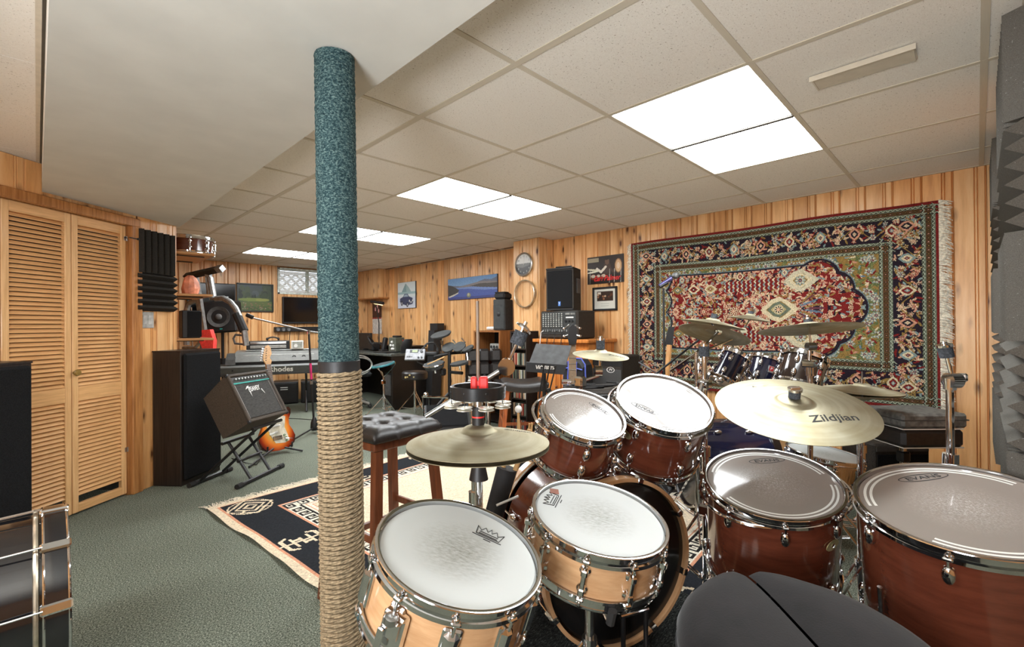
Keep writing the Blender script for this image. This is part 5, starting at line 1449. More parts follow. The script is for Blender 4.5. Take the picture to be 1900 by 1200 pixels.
# ================================================================== SECOND KIT (dark blue) BY THE RUG
RV = Vector((.703, -.711, 0)); FV = Vector((.711, .703, 0)); UP = Vector((0, 0, 1))
BLUELAC = mat('dark_blue_lacquer', (24, 26, 52), .12, coat=.9, var=.15, scale=6)
BLACKLAC = mat('black_brown_lacquer', (44, 34, 30), .12, coat=.9, var=.15, scale=6)
GK2 = 'drums of the dark blue kit'
def tom2(label, c, n, r, depth, shell, badge=None, spin=0):
    return drum('rack_tom', label, c, n, r, depth, shell, 6, 'coated', spin, 'small', None, None, 0, GK2, badge)
na = RV * .52 + UP * .84 + FV * .12
tom2('small dark blue tom tilted away, leftmost under the rug', (3.306, 1.139, 0.959), na, .098, .23, BLUELAC, None, .3)
tom2('dark blue tom with red emblem tilted away, beside the leftmost tom', (3.612, 1.042, 0.918), RV * .36 + UP * .90 + FV * .16, .118, .22, BLUELAC, (-1.75, -.10, 'red'), .2)
tom2('black tom with red emblem below the right crash cymbal', (3.333, 0.755, 0.959), RV * .38 + UP * .90 + FV * .20, .135, .22, BLACKLAC, (-1.30, -.115, 'red'), .2)
B2 = Vector((2.91, 1.34, .285)); A2 = Vector((-.70, .714, 0))
b2_ = thing('bass_drum', 'dark blue bass drum lying behind the brown floor tom', 'drum', M=frame(B2, A2, (0, 0, 1)), group=GK2)
R = .265
MB().lathe([(R, -.03), (R, -.46), (R - .008, -.46), (R - .008, -.03)], 64, closed=True).build('shell', BLUELAC, b2_)
for z0 in (0, -.45): MB().lathe([(R + .003, z0), (R + .016, z0), (R + .016, z0 - .040), (R + .003, z0 - .040)], 64, closed=True).build('hoop', BLACKLAC, b2_)
for z0 in (-.010, -.478): MB().lathe([(0, z0), (R * .95, z0), (R + .003, z0 - .004)], 64).build('head', mat('black_drum_film'), b2_)
cm2 = MB().box((R + .012, 0, -.02), (.018, .026, .050), b=.004).cyl((R + .016, 0, -.04), (R + .012, 0, -.14), .0032, seg=6).ball((R + .008, 0, -.15), .014, seg=10, sc=(1, 1, 1.8)).mesh('claw_hook')
for k in range(10):
    o = link('claw_hook', cm2, CHROME, b2_); o.rotation_euler = (0, 0, 2 * math.pi * (k + .5) / 10)
    o = link('claw_hook', cm2, CHROME, b2_); o.rotation_euler = (math.pi, 0, 2 * math.pi * (k + .5) / 10); o.location = (0, 0, -.49)
for s_ in (-1, 1): MB().cyl((s_ * .24, -.10, -.10), (s_ * .34, -.280, .02), .007, seg=8).build('spur', CHROME, b2_)
# tom mount posts
tm = thing('tom_mount', 'chrome tom holder cluster on the dark blue bass drum', 'stand', (3.0, 1.2, .55))
m0 = Vector((3.430, 1.258, 0.515)); 
MB(tm).cyl((m0.x, m0.y, .56), (m0.x, m0.y, .90), .013, seg=12).build('post', CHROME, tm)
for q in ((3.229, 1.175, 0.840), (3.382, 1.063, 0.782)):
    MB(tm).tube([(m0.x, m0.y, .86), ((m0.x + q[0]) / 2, (m0.y + q[1]) / 2, .92), q], .009, 8).build('ball_arm', CHROME, tm)
    MB(tm).ball(q, .022, seg=12).box(q, (.03, .03, .05), b=.006).build('ball_clamp', CHROME, tm)
MB(tm).box((m0.x, m0.y, .86), (.05, .05, .05), b=.01).build('post_clamp', CHROME, tm)
GC2 = 'cymbals of the dark blue kit'
def cym2(label, c, n, r, H): return cymbal(label, c, n, r, H, group=GC2)
cr = Vector((2.692, 0.592, 1.129)); crn = (UP * .985 + FV * .16).normalized()
cym2('crash cymbal seen from below at eye level in front of the rug', cr, crn, .228, .036)
s5 = thing('cymbal_stand', 'chrome stand rising behind the ride cymbal to the right crash', 'stand', (cr.x, cr.y, 0), group='cymbal stands of the blue kit')
tripod(s5, cr.x, cr.y, .34, .25, .7); pole(s5, cr.x, cr.y, .05, 1.06, .93, .0125)
MB(s5).cyl(cr - crn * .09, cr + crn * .055, .0055, seg=8).build('tilter_rod', CHROME, s5); tl = cr - crn * .085
MB(s5).cyl(tl - RV * .02, tl + RV * .02, .020, seg=14).build('tilter', CHROME, s5); MB(s5).box((cr.x, cr.y, .96), (.06, .06, .035), b=.006).build('rod_clamp', CHROME, s5)
felts(s5, cr + crn * .034, crn, .020, .016)
c2 = Vector((3.178, 1.024, 1.188)); n2 = (UP * .985 + RV * .15 - FV * .05).normalized()
cym2('small bell-shaped splash cymbal, topmost in front of the rug', c2, n2, .125, .038)
c3 = Vector((2.871, 1.136, 1.156)); n3 = (UP * .975 + RV * .19 - FV * .02).normalized()
cym2('thin crash cymbal tilted right with a white felt cap', c3, n3, .182, .040)
c4 = Vector((2.987, 1.176, 1.092)); n4 = (UP * .94 + RV * .30 + FV * .17).normalized()
cym2('brown cymbal hanging lowest on the left, tilted steeply', c4, n4, .212, .036)
s6 = thing('cymbal_stand', 'chrome multi-arm stand holding the three left cymbals at the rug', 'stand', (2.6, 1.0, 0), group='cymbal stands of the blue kit')
sx, sy = (2.565, 1.106, 0.895)[:2]; s6.location = (sx, sy, 0)
tripod(s6, sx, sy, .36, .20, 1.57); pole(s6, sx, sy, .05, 1.005, .62, .0125)
MB(s6).tube([(2.538, 1.247, 0.894), (sx, sy, 1.00), Vector((2.957, 1.134, 1.113))], .007, 8).build('boom_arm', CHROME, s6)
MB(s6).tube([(2.701, 1.138, 0.998), (3.035, 1.142, 1.037), (3.145, 1.059, 1.093)], .007, 8).build('boom_arm', CHROME, s6)
MB(s6).tube([(sx, sy, .88), (2.701, 1.138, 0.998)], .008, 8).build('clamp_arm', CHROME, s6)
for q, e in ((Vector((2.957, 1.134, 1.113)), c3), (Vector((3.149, 1.054, 1.117)), c2)):
    MB(s6).cyl(q - RV * .004 - FV * .014, q + FV * .014, .019, seg=16).build('ratchet_tilter', CHROME, s6)
    MB(s6).cyl(q, e + (e - q).normalized() * .05, .0045, seg=8).build('tilter_rod', CHROME, s6)
felts(s6, c3 + n3 * .036, n3, .018, .030, False); felts(s6, c2 + n2 * .034, n2, .017, .018)
MB(s6).tube([c4 - n4 * .02, Vector((sx, sy, .98))], .006, 6).build('lower_arm', CHROME, s6)
h2 = Vector((3.087, 0.437, 0.801))
cym2('hi-hat cymbal of the second kit, peeking out right of the ride', h2, (RV * .03 + UP - FV * .03), .180, .040)
cym2('lower hi-hat cymbal of the second kit, under its twin', h2 - UP * .014, (0, 0, -1), .180, .040)
s7 = thing('hi_hat_stand', 'chrome hi-hat stand with thin rod in front of the rug', 'stand', (h2.x, h2.y, 0))
tripod(s7, h2.x, h2.y, .28, .24, .1); pole(s7, h2.x, h2.y, .05, h2.z - .06, .5); MB(s7).cyl((h2.x, h2.y, .5), (h2.x, h2.y, h2.z + .10), .004, seg=8).build('pull_rod', STEEL, s7)
MB(s7).cyl((h2.x, h2.y, h2.z + .036), (h2.x, h2.y, h2.z + .06), .013, seg=12).build('clutch', CHROME, s7)
# floor-mounted rack clutter under the ride: snare of the second kit on a stand
drum('snare_drum', 'chrome snare drum of the second kit half hidden under the ride', (2.945, 0.582, 0.475), UP + RV * .12 - FV * .05, .185, .14, CHROME, 8, 'coated', .1, 'double', None, None, 0, GK2)
sb = (2.945, 0.582, 0.475); s8 = thing('snare_stand', 'chrome stand under the half hidden chrome snare', 'stand', (sb[0], sb[1], 0))
tripod(s8, sb[0], sb[1], .24, .2, .8); MB(s8).cyl((sb[0], sb[1], .05), (sb[0], sb[1], sb[2] - .16), .012, seg=12).build('centre_tube', CHROME, s8)
# throne of the second kit: black leather box seat with a grey case on it
tc = Vector((3.403, 0.261, 0.558)); MT = Matrix(((RV.x, FV.x, 0, tc.x), (RV.y, FV.y, 0, tc.y), (0, 0, 1, 0), (0, 0, 0, 1)))
t2 = thing('drum_throne', 'black leather box seat with white piping by the foam wall', 'stool', M=MT)
MB().box((0, 0, .548), (.330, .28, .095), b=.018).build('cushion', LEATHER, t2)
for z in (.598, .500): 
    o_ = [(-.158, -.133), (.158, -.133), (.158, .133), (-.158, .133)]
    MB().tube([(x, y, z) for x, y in o_], .0035, 6, closed=True).build('piping', WHITEP, t2)
MB().cyl((-.05, 0, .06), (-.05, 0, .50), .016, seg=12).build('pedestal', CHROME, t2); MB().box((-.05, 0, .42), (.05, .05, .06), b=.008).build('height_clamp', BLACKMETAL, t2)
for k in range(3):
    a = k * 2.094 + .4; MB().tube([(-.05, 0, .30), (-.05 + .22 * math.cos(a), .22 * math.sin(a), .015)], .009, 8).build('leg', CHROME, t2)
gc = thing('grey_case', 'worn grey flat case lying on the black leather box seat', 'case', M=MT @ T(.004, 0, .602))
MB().box((0, .0, .040), (.345, .285, .076), b=.012).build('shell', mat('worn_grey_vinyl', (92, 92, 88), .6, var=.25, scale=40, bump=.3, bscale=90), gc)
MB().box((0, 0, .044), (.349, .289, .006)).build('seam', mat('case_seam', (64, 64, 62), .6), gc)
bx_ = thing('black_amplifier', 'black amplifier box on the floor under the grey case', 'amplifier', M=T(*(3.736, 0.424, 0.140)) @ rotz(-.79))
zb = bx_.location.z; bx_.location.z = 0
MB().box((0, 0, .22), (.34, .28, .43), b=.012).build('cabinet', TOLEX, bx_); MB().box((0, -.142, .20), (.30, .006, .34), b=.002).build('grille', GRILLE, bx_); MB().box((0, -.143, .405), (.31, .008, .03)).build('control_strip', mat('dark_strip', (70, 68, 64), .4), bx_)

# vocal microphone on a stand by the rug
mp = Vector((3.141, 1.586, 1.427)); ms_ = thing('microphone_stand', 'black microphone stand upright in front of the rug', 'stand', (mp.x, mp.y, 0), group='microphone stands')
MB(ms_).cyl((mp.x, mp.y, .02), (mp.x, mp.y, mp.z - .01), .008, seg=10).build('pole', BLACKMETAL, ms_)
MB(ms_).lathe([(0, 0), (.13, 0), (.13, .012), (.03, .03), (0, .03)], 32, T(mp.x, mp.y, 0)).build('base', BLACKMETAL, ms_)
MB(ms_).cyl((3.122, 1.605, 1.427), (3.160, 1.567, 1.458), .014, seg=10).build('clip', BLACKPLASTIC, ms_)
mi = thing('microphone', 'purple-grey vocal microphone with mesh head in front of the rug', 'microphone', mp)
ma, mb1, mc = Vector((3.120, 1.608, 1.435)), Vector((3.182, 1.545, 1.488)), Vector((3.201, 1.525, 1.507))
MB(mi).cyl(ma, mb1, .011, .018, seg=14).build('body', mat('purple_grey_metal', (88, 84, 128), .35, .6), mi); MB(mi).ball(mc, .025, seg=16).build('mesh_head', mat('mesh_grille', (120, 122, 122), .4, .8, bump=.6, bscale=900), mi)
b9 = thing('microphone_stand', 'low black boom stand crossing behind the rack toms', 'stand', (*(2.892, 1.515, 0.844)[:2], 0), group='microphone stands')
bp = (2.892, 1.515, 0.844)
MB(b9).cyl((bp[0], bp[1], .02), (bp[0], bp[1], .80), .011, seg=10).build('pole', BLACKMETAL, b9); MB(b9).box((bp[0], bp[1], .80), (.04, .04, .06), b=.008).build('boom_clutch', BLACKPLASTIC, b9)
MB(b9).tube([(2.955, 1.678, 0.896), (bp[0], bp[1], .835), (3.183, 1.333, 1.068)], .0075, 8).build('boom', BLACKMETAL, b9)
for k in range(3): MB(b9).tube([(bp[0], bp[1], .12), (bp[0] + .26 * math.cos(2.1 * k), bp[1] + .26 * math.sin(2.1 * k), .012)], .008, 8).build('leg', BLACKMETAL, b9)
gb = thing('guitar', 'guitar neck with black headstock leaning against the rug', 'guitar', (*(3.353, 1.662, 0.678)[:2], 0))
MB(gb).tube([(3.294, 1.650, 0.685), (3.359, 1.653, 1.003)], .020, 8).build('neck', wood('guitar_neck', (200, 150, 96), (170, 118, 66), .4), gb); MB(gb).loft([[Vector((3.354, 1.659, 0.995)) + RV * a + UP * 0 + FV * b for a, b in ((-.03, 0), (.03, 0), (.03, .014), (-.03, .014))], [Vector((3.390, 1.649, 1.141)) + RV * a + FV * b for a, b in ((-.02, 0), (.024, 0), (.024, .014), (-.02, .014))]]).build('headstock', BLACKPLASTIC, gb)
gbp = Vector((3.294, 1.650, 0.685)); MB(gb).lathe([(0, -.025), (.15, -.022), (.165, 0), (.15, .022), (0, .025)], 28, T(gbp.x, gbp.y, .30) @ rotz(math.atan2(FV.y, FV.x)) @ roty(math.pi / 2) @ Matrix.Diagonal((1.3, 1, 1, 1))).build('body', BLACKLAC, gb)
MB(gb).tube([(gbp.x, gbp.y, .40), gbp], .020, 8).build('lower_neck', wood('guitar_neck'), gb)

# ================================================================== AMPS AND GUITAR LEFT OF THE RUG
ba = thing('bass_amplifier', 'black bass amplifier with oval logo left of the rug', 'amplifier', (3.88, 2.44, 0))
MB(ba).box((3.88, 2.440, .440), (.33, .31, .87), b=.012).build('cabinet', TOLEX, ba)
MB(ba).box((3.716, 2.445, .40), (.008, .31, .70), b=.002).build('grille', mat('bass_grille', (60, 60, 60), .7, var=.3, scale=400, bump=.4, bscale=600), ba)
MB(ba).box((3.717, 2.445, .815), (.008, .31, .070), b=.002).build('control_panel', BLACKPLASTIC, ba)
for k in range(6): MB(ba).lathe([(0, 0), (.009, 0), (.008, .012), (0, .012)], 12, T(3.712, 2.56 - k * .045, .835) @ roty(-math.pi / 2)).build('knob', STEEL, ba)
lg = MB(ba).lathe([(.85, -.001), (1, 0), (1, .002), (.85, .001)], 28, frame((3.711, 2.40, .745), (-1, 0, 0), (0, 0, 1)) @ Matrix.Diagonal((.042, .026, 1, 1))).build('logo_oval', WHITEP, ba); text('PV', .032, 'lettering', WHITEP, lg, frame((3.710 - 3.88, 2.40 - 2.44, .745), (-1, 0, 0), (0, 0, 1)), .0004, .3, .01)
bg = thing('gig_bag', 'black gig bag with blue piping beside the bass amplifier', 'bag', (3.49, 2.62, 0))
ring = [(.0, .42), (.0, .70), (.03, .80), (.10, .85), (.20, .85), (.24, .80), (.25, .42), (.24, .03), (.02, .03)]
bl_ = lambda x, s: [(x, 2.73 - (a * s + .125 * (1 - s)), .44 + (z - .44) * s) for a, z in ring]
MB(bg).loft([bl_(3.57, .9), bl_(3.54, 1.0), bl_(3.44, 1.0), bl_(3.415, .92)]).build('body', mat('black_nylon'), bg)
BLUEP = mat('blue_piping', (84, 100, 190), .5)
MB(bg).tube(bl_(3.438, 1.02), .007, 6, closed=True).build('piping', BLUEP, bg)
for a in (.08, .17): MB(bg).tube([(3.410, 2.73 - a, .83), (3.395, 2.73 - a, .70), (3.405, 2.73 - a + .01, .45)], .006, 6).build('strap', BLUEP, bg)
MB(bg).tube([(3.41, 2.71, .76), (3.40, 2.61, .78), (3.41, 2.50, .76)], .006, 6).build('strap', BLUEP, bg)
kb_ = thing('amplifier_head', 'black amplifier case with a row of knobs and cables on top', 'amplifier', M=T(*(2.349, 1.539, 0.663)) @ rotz(-.62)); kz = kb_.location.z; kb_.location.z = 0
MB().box((0, .0, .40), (.46, .32, .79), b=.012).build('case', TOLEX, kb_); MB().box((0, -.164, .755), (.42, .010, .045), b=.002).build('knob_panel', mat('mixer_panel'), kb_)
for k in range(9): MB().lathe([(0, 0), (.010, 0), (.009, .014), (0, .014)], 10, T(-.18 + k * .045, -.168, .756) @ rotx(math.pi / 2)).build('knob', STEEL, kb_)
for k in range(4): MB().tube([(-.15 + .03 * k + .12 * math.cos(a * .7 + k), -.02 + .09 * math.sin(a * .7 + k), .802 + .006 * k) for a in range(7)], .006, 6).build('coiled_cable', RUBBER, kb_)
# bass guitar on a stand
gq = Vector((2.523, 1.929, 0.990)); gu = thing('bass_guitar', 'bass guitar with silver tuners standing before the pine cabinet', 'guitar', (gq.x, gq.y, 0))
nk = MB(gu).loft([[Vector((gq.x, gq.y, z)) + RV * a * s + FV * b for a, b in ((-.028, 0), (.028, 0), (.024, .022), (-.024, .022))] for z, s in ((.42, 1.1), (1.03, .85))]).build('neck', mat('rosewood_neck', (150, 128, 104), .4), gu)
for k in range(14): MB(gu).box(Vector((gq.x, gq.y, .50 + k * .040)) - FV * .002, (.004, .004, .0035)).build('fret_dot', STEEL, nk) if k % 4 == 0 else MB(gu).tube([Vector((gq.x, gq.y, .50 + k * .040)) - RV * .026 - FV * .001, Vector((gq.x, gq.y, .50 + k * .040)) + RV * .026 - FV * .001], .0016, 4).build('fret', STEEL, nk)
hd_ = MB(gu).prism([(-.022, 0), (.022, 0), (.030, .04), (.026, .12), (0, .135), (-.026, .11), (-.030, .04)], 0, .016, frame((gq.x, gq.y, 1.03), -FV, (0, 0, 1))).build('headstock', BLACKPLASTIC, gu)
for k in range(4):
    for s_ in (-1, 1):
        if (k + s_) % 2: continue
        MB(gu).cyl(Vector((gq.x, gq.y, 1.06 + k * .034)) + RV * s_ * .02, Vector((gq.x, gq.y, 1.06 + k * .026)) + RV * s_ * .05, .005, seg=8).ball(Vector((gq.x, gq.y, 1.06 + k * .026)) + RV * s_ * .053, .012, seg=10, sc=(1, 1, .6)).build('tuner', CHROME, hd_)
MB(gu).prism([(-.16, -.10), (-.10, -.20), (.10, -.20), (.17, -.08), (.13, .06), (.16, .20), (.09, .20), (.05, .12), (-.04, .14), (-.10, .26), (-.16, .16), (-.13, .04)], 0, .04, frame((gq.x, gq.y, .34), -FV, (0, 0, 1))).build('body', BLACKLAC, gu)
for a in (-.16, .16): MB(gu).tube([Vector((gq.x, gq.y, .22)) + FV * .05, Vector((gq.x, gq.y, .01)) + RV * a - FV * .06], .008, 6).build('stand_leg', BLACKMETAL, gu)
# music stand
msd = thing('music_stand', 'black music stand with a white-lettered pouch before the bass guitar', 'music stand', (*(2.001, 1.705, 0.809)[:2], 0))
tl_, tr_, br_, bl2 = [Vector(q) for q in ((2.032, 1.814, 1.055), (2.127, 1.633, 1.044), (2.026, 1.594, 0.943), (1.928, 1.778, 0.948))]
nrm = (tr_ - tl_).cross(bl2 - tl_).normalized(); nrm = nrm if nrm.dot(FV) > 0 else -nrm
MB(msd).loft([[tl_, tr_, br_, bl2], [q + nrm * .006 for q in (tl_, tr_, br_, bl2)]]).build('desk_plate', mat('grey_black_desk', (84, 86, 88), .38, spec=.6), msd)
pl, pr_, pb, pa = [Vector(q) for q in ((1.890, 1.759, 0.958), (1.998, 1.565, 0.946), (1.970, 1.565, 0.896), (1.871, 1.750, 0.909))]
po_ = MB(msd).loft([[pl, pr_, pb, pa], [q + FV * .035 for q in (pl, pr_, pb, pa)]]).build('pouch', mat('black_nylon'), msd)
vx = (pr_ - pl).normalized(); cen = (pl + pr_ + pa + pb) / 4 - FV * .002; vz = -FV; vy = vz.cross(vx).normalized(); vz = vx.cross(vy)
text('VIC FIRTH', .034, 'lettering', WHITEP, po_, Matrix(((vx.x, vy.x, vz.x, cen.x - msd.location.x), (vx.y, vy.y, vz.y, cen.y - msd.location.y), (vx.z, vy.z, vz.z, cen.z), (0, 0, 0, 1))), .0006, .1, .03, .72)
bm0 = (pa + pb) / 2 + FV * .03
MB(msd).cyl((bm0.x, bm0.y, .02), bm0 + UP * .05, .011, seg=10).build('pole', BLACKMETAL, msd); MB(msd).ball(bm0 - UP * .10 + RV * .025, .016, seg=10).cyl(bm0 - UP * .10, bm0 - UP * .10 + RV * .03, .006).build('height_knob', BLACKPLASTIC, msd)
for k in range(3): MB(msd).tube([(bm0.x, bm0.y, .16), (bm0.x + .24 * math.cos(2.1 * k + .4), bm0.y + .24 * math.sin(2.1 * k + .4), .012)], .008, 6).build('leg', BLACKMETAL, msd)


# ================================================================== LEFT SIDE
def tower(label, s0, depth=.225):
    t = thing('tower_speaker', label, 'speaker', M=CWM @ T(s0, .004, 0), group='tower speakers at the closet wall')
    MB().box((.20, depth / 2, .4925), (.40, depth, .985), b=.004).build('cabinet', DARKWOOD, t)
    MB().box((.20, depth + .012, .505), (.372, .030, .935), b=.014).build('grille', GRILLE, t)
    MB().box((.20, depth / 2, .988), (.404, depth + .004, .010)).build('top_board', DARKWOOD, t)
    return t
tower('dark wood tower speaker with black grille right of the closet', .742)
tower('dark tower speaker at the left edge standing before the louvred door', -.632)

# black bass drum on its side at the lower left
kd = thing('bass_drum', 'black bass drum with chrome claws in the lower left corner', 'drum', M=frame((.070, 2.16, .292), (1, 0, 0), (0, 0, 1)))
R = .262; BLK = mat('black_gloss_drum', (18, 18, 22), .08, coat=1, var=.1, scale=4)
MB().lathe([(R, -.05), (R, -.47), (R - .008, -.47), (R - .008, -.05)], 80, closed=True).build('shell', BLK, kd)
MB().lathe([(R + .004, 0), (R + .018, 0), (R + .0185, -.010), (R + .0185, -.052), (R + .018, -.062), (R + .004, -.062)], 80, closed=True).build('hoop', BLK, kd)
for z in (-.004, -.058): MB().torus(R + .0165, .0035, T(0, 0, z), 80, 6).build('hoop_bead', CHROME, kd)
MB().torus(R + .010, .007, T(0, 0, -.074), 80, 8).build('counter_hoop', mat('pale_metal_hoop'), kd)
MB().lathe([(R + .004, -.47), (R + .018, -.47), (R + .018, -.52), (R + .004, -.52)], 80, closed=True).build('hoop', BLK, kd)
for z in (-.008, -.515): MB().lathe([(0, z), (R * .95, z), (R + .003, z - .005)], 64).build('head', mat('black_drum_film'), kd)
ck = MB().box((R + .020, 0, -.032), (.014, .030, .070), b=.005).box((R + .016, 0, -.002), (.020, .022, .010), b=.003)
ck_me = ck.mesh('claw_hook'); rk = MB().cyl((R + .026, 0, -.06), (R + .020, 0, -.185), .0034, seg=8).mesh('tension_rod'); lk = MB().box((R + .012, 0, -.215), (.026, .032, .075), b=.010).mesh('lug')
for k in range(10):
    a = 2 * math.pi * k / 10 + .38
    o = link('claw_hook', ck_me, CHROME, kd); o.rotation_euler = (0, 0, a); link('tension_rod', rk, CHROME, o); l_ = link('lug', lk, CHROME, kd); l_.rotation_euler = (0, 0, a)
for s_ in (-1, 1): MB().cyl((s_ * .20, -.17, -.40), (s_ * .27, -.285, -.40), .008, seg=8).build('spur', CHROME, kd)

# wall shelves with snare drum, salt lamp and little speaker
SHELFW = wood('shelf_pine', (200, 150, 98), (166, 114, 66), .45, .1, (2, 30, 30))
def wshelf(z, L, dep, label):
    t = thing('wall_shelf', label, 'shelf', (.772, 4.50, z))
    MB().box((dep / 2, L / 2, 0), (dep, L, .018), b=.003).build('board', SHELFW, t)
    for y in (.10, L - .10): MB().tube([(.004, y, -.16), (.004, y, -.012), (dep * .8, y, -.012)], .006, 6).build('bracket', BLACKMETAL, t); 
    return t
wshelf(1.765, .62, .27, 'highest wall shelf, carrying the brown snare drum')
wshelf(1.428, .60, .255, 'middle wall shelf with the pink salt rock')
wshelf(1.068, .60, .262, 'lowest wall shelf with the little black speaker')
drum('snare_drum', 'brown snare drum with chrome hoops on the highest wall shelf', (.925, 4.79, 1.936), (0, 0, 1), .178, .160, MAHOG, 8, 'coated', .2, 'double')
sl = tag(MB().loft([[(r * (1 + .12 * math.sin(3 * a + z * 20)) * math.cos(a), r * (1 + .15 * math.cos(2 * a + z * 30)) * math.sin(a), z) for a in [2 * math.pi * k / 10 for k in range(10)]] for z, r in ((0, .055), (.05, .064), (.10, .058), (.14, .044), (.16, .02))]).build('salt_rock', mat('pink_salt', (226, 140, 110), .6, var=.2, scale=18, bump=.5, bscale=30), None, sharp=20), 'pink orange salt rock lamp on the middle wall shelf', 'lamp')
sl.location = (.90, 4.66, 1.438)
bs2 = thing('mini_speaker', 'little black speaker standing on the lowest wall shelf', 'speaker', (.90, 4.68, 1.077))
MB().box((0, 0, .115), (.13, .13, .228), b=.006).build('cabinet', BLACKPLASTIC, bs2); MB().box((.02, -.067, .115), (.10, .006, .21), b=.002).build('grille', GRILLE, bs2)

# guitar amplifier on an X stand
an = Vector((.458, -.731, .505)).normalized(); AM = frame((1.198, 3.955, .637), an, (0, 0, 1))
am = thing('guitar_amplifier', 'black guitar amplifier tilted back on an x-shaped stand', 'amplifier', M=AM)
MB().loft([[(-.195, -.190, -.262), (.195, -.190, -.262), (.195, .150, -.262), (-.195, .150, -.262)], [(-.205, -.198, 0), (.205, -.198, 0), (.205, .198, 0), (-.205, .198, 0)]]).build('cabinet', mat('brown_black_tolex', (66, 57, 48), .7, var=.35, scale=220, bump=.5, bscale=420), am, sharp=20)
fr = MB()
for s_ in (-1, 1): fr.box((s_ * .193, 0, .008), (.024, .396, .020), b=.005).box((0, s_ * .187, .008), (.41, .022, .020), b=.005)
fr.build('front_frame', mat('brown_black_tolex'), am)
MB().box((0, -.020, .003), (.362, .290, .006)).build('grille_cloth', mat('amp_grille', (58, 57, 55), .9, var=.35, scale=40, bump=.3, stretch=(1, 12, 1)), am)
MB().box((0, .147, .006), (.362, .046, .010)).build('control_panel', mat('amp_panel', (40, 38, 36), .5), am)
for k in range(11): MB().lathe([(0, 0), (.009, 0), (.007, .012), (0, .013)], 12, T(-.150 + k * .030, .148, .011)).build('knob', STEEL, am)
MB().box((0, .118, .008), (.362, .010, .008)).build('teal_trim', mat('teal_trim', (40, 150, 140), .4), am)
for x in (-.176, .166, .178): MB().box((x, -.030, .0075), (.006, .275, .004)).build('silver_trim', STEEL, am)
LOGOW = mat('logo_white', (228, 228, 226), .35, .3)
lg_ = text('PEAVEY', .052, 'logo', LOGOW, am, T(-.012, .058, .0078) @ rotz(.06), .0012, .18, .028, .66)
MB().prism([(-.094, .060), (-.070, .086), (-.052, .088), (-.058, .076)], .0070, .0095).build('logo_bolt', LOGOW, am)
MB().prism([(-.066, .042), (-.056, .044), (-.062, -.004)], .0070, .0095).build('logo_bolt', LOGOW, am)
MB().prism([(.052, .044), (.062, .050), (.074, .004)], .0070, .0095).build('logo_bolt', LOGOW, am)
MB().tube([(-.06, .205, -.09), (-.05, .225, -.10), (.05, .225, -.10), (.06, .205, -.09)], .008, 8).build('handle', BLACKPLASTIC, am)
for x in (-1, 1):
    for y in (-1, 1): MB().ball((x * .198, y * .191, .004), .016, seg=8).build('corner_cap', BLACKPLASTIC, am)
xs = thing('keyboard_stand', 'black x-shaped folding stand under the tilted guitar amplifier', 'stand', (1.1, 4.05, 0))
F1a, F1b = Vector((.775, 4.075, .018)), Vector((1.102, 4.309, .018)); F2a, F2b = Vector((1.008, 3.783, .018)), Vector((1.427, 4.098, .018))
ex = (F2b - F2a).normalized()
for a, b in ((F1a, F1b), (F2a, F2b)):
    o = MB(xs).tube([a, b], .015, 8).build('foot_bar', BLACKMETAL, xs)
    for e, s_ in ((a, 1), (b, -1)): MB(xs).tube([e - (b - a).normalized() * .004 * s_, e + (b - a).normalized() * .05 * s_], .020, 8).build('rubber_end', RUBBER, o)
Lf = Vector((.06, -.10, 0))
T1 = Vector((1.245, 3.885, .415)); T2 = Vector((1.10, 4.09, .300))
for s_ in (-.11, .11):
    MB(xs).tube([(F2a + F2b) / 2 + ex * s_, T2 + ex * s_], .011, 8).build('leg', BLACKMETAL, xs)
    MB(xs).tube([(F1a + F1b) / 2 + ex * s_, T1 + ex * s_], .011, 8).build('leg', BLACKMETAL, xs)
for t_ in (T1, T2): MB(xs).tube([t_ - ex * .17, t_ + ex * .17], .013, 8).build('support_bar', BLACKMETAL, xs)
pv = ((F2a + F2b) / 2 + T2) / 2; MB(xs).tube([pv - ex * .13, pv + ex * .13], .012, 8).build('pivot_bar', BLACKMETAL, xs)

# sunburst electric guitar on its stand
g0 = Vector((1.549, 4.555, 0.032)); g1 = Vector((1.512, 4.814, 1.024)); gy = (g1 - g0).normalized(); gz = Vector((.10, -1, .12)); gx_ = gy.cross(gz).normalized(); gz = gx_.cross(gy)
GM = Matrix(((gx_.x, gy.x, gz.x, g0.x), (gx_.y, gy.y, gz.y, g0.y), (gx_.z, gy.z, gz.z, g0.z), (0, 0, 0, 1)))
gt = thing('electric_guitar', 'sunburst electric guitar with white pickguard behind the guitar amplifier', 'guitar', M=GM)
bodyp = [(0, 0), (.09, .008), (.150, .05), (.165, .11), (.145, .17), (.120, .22), (.125, .27), (.150, .32), (.155, .36), (.135, .385), (.105, .36), (.070, .315), (.035, .305), (-.035, .31), (-.06, .34), (-.085, .395), (-.120, .425), (-.150, .40), (-.150, .34), (-.120, .27), (-.118, .22), (-.145, .17), (-.165, .10), (-.148, .045), (-.09, .008)]
N = NT('sunburst_lacquer'); _v = N.coords(); _s = N.n('ShaderNodeVectorMath', operation='SUBTRACT'); _s.inputs[1].default_value = (0, .19, 0); N.l(_v, _s.inputs[0])
_m = N.n('ShaderNodeVectorMath', operation='MULTIPLY'); _m.inputs[1].default_value = (1.25, 1, .1); N.l(_s.outputs[0], _m.inputs[0]); _l = N.n('ShaderNodeVectorMath', operation='LENGTH'); N.l(_m.outputs[0], _l.inputs[0])
N.col(N.ramp(_l.outputs['Value'], [(.08, (240, 190, 90)), (.145, (232, 120, 36)), (.19, (150, 44, 16)), (.22, (50, 16, 10))]))
MB().prism(bodyp, -.022, .022).build('body', N.p(.15, 0, .5, .8), gt, sharp=50)
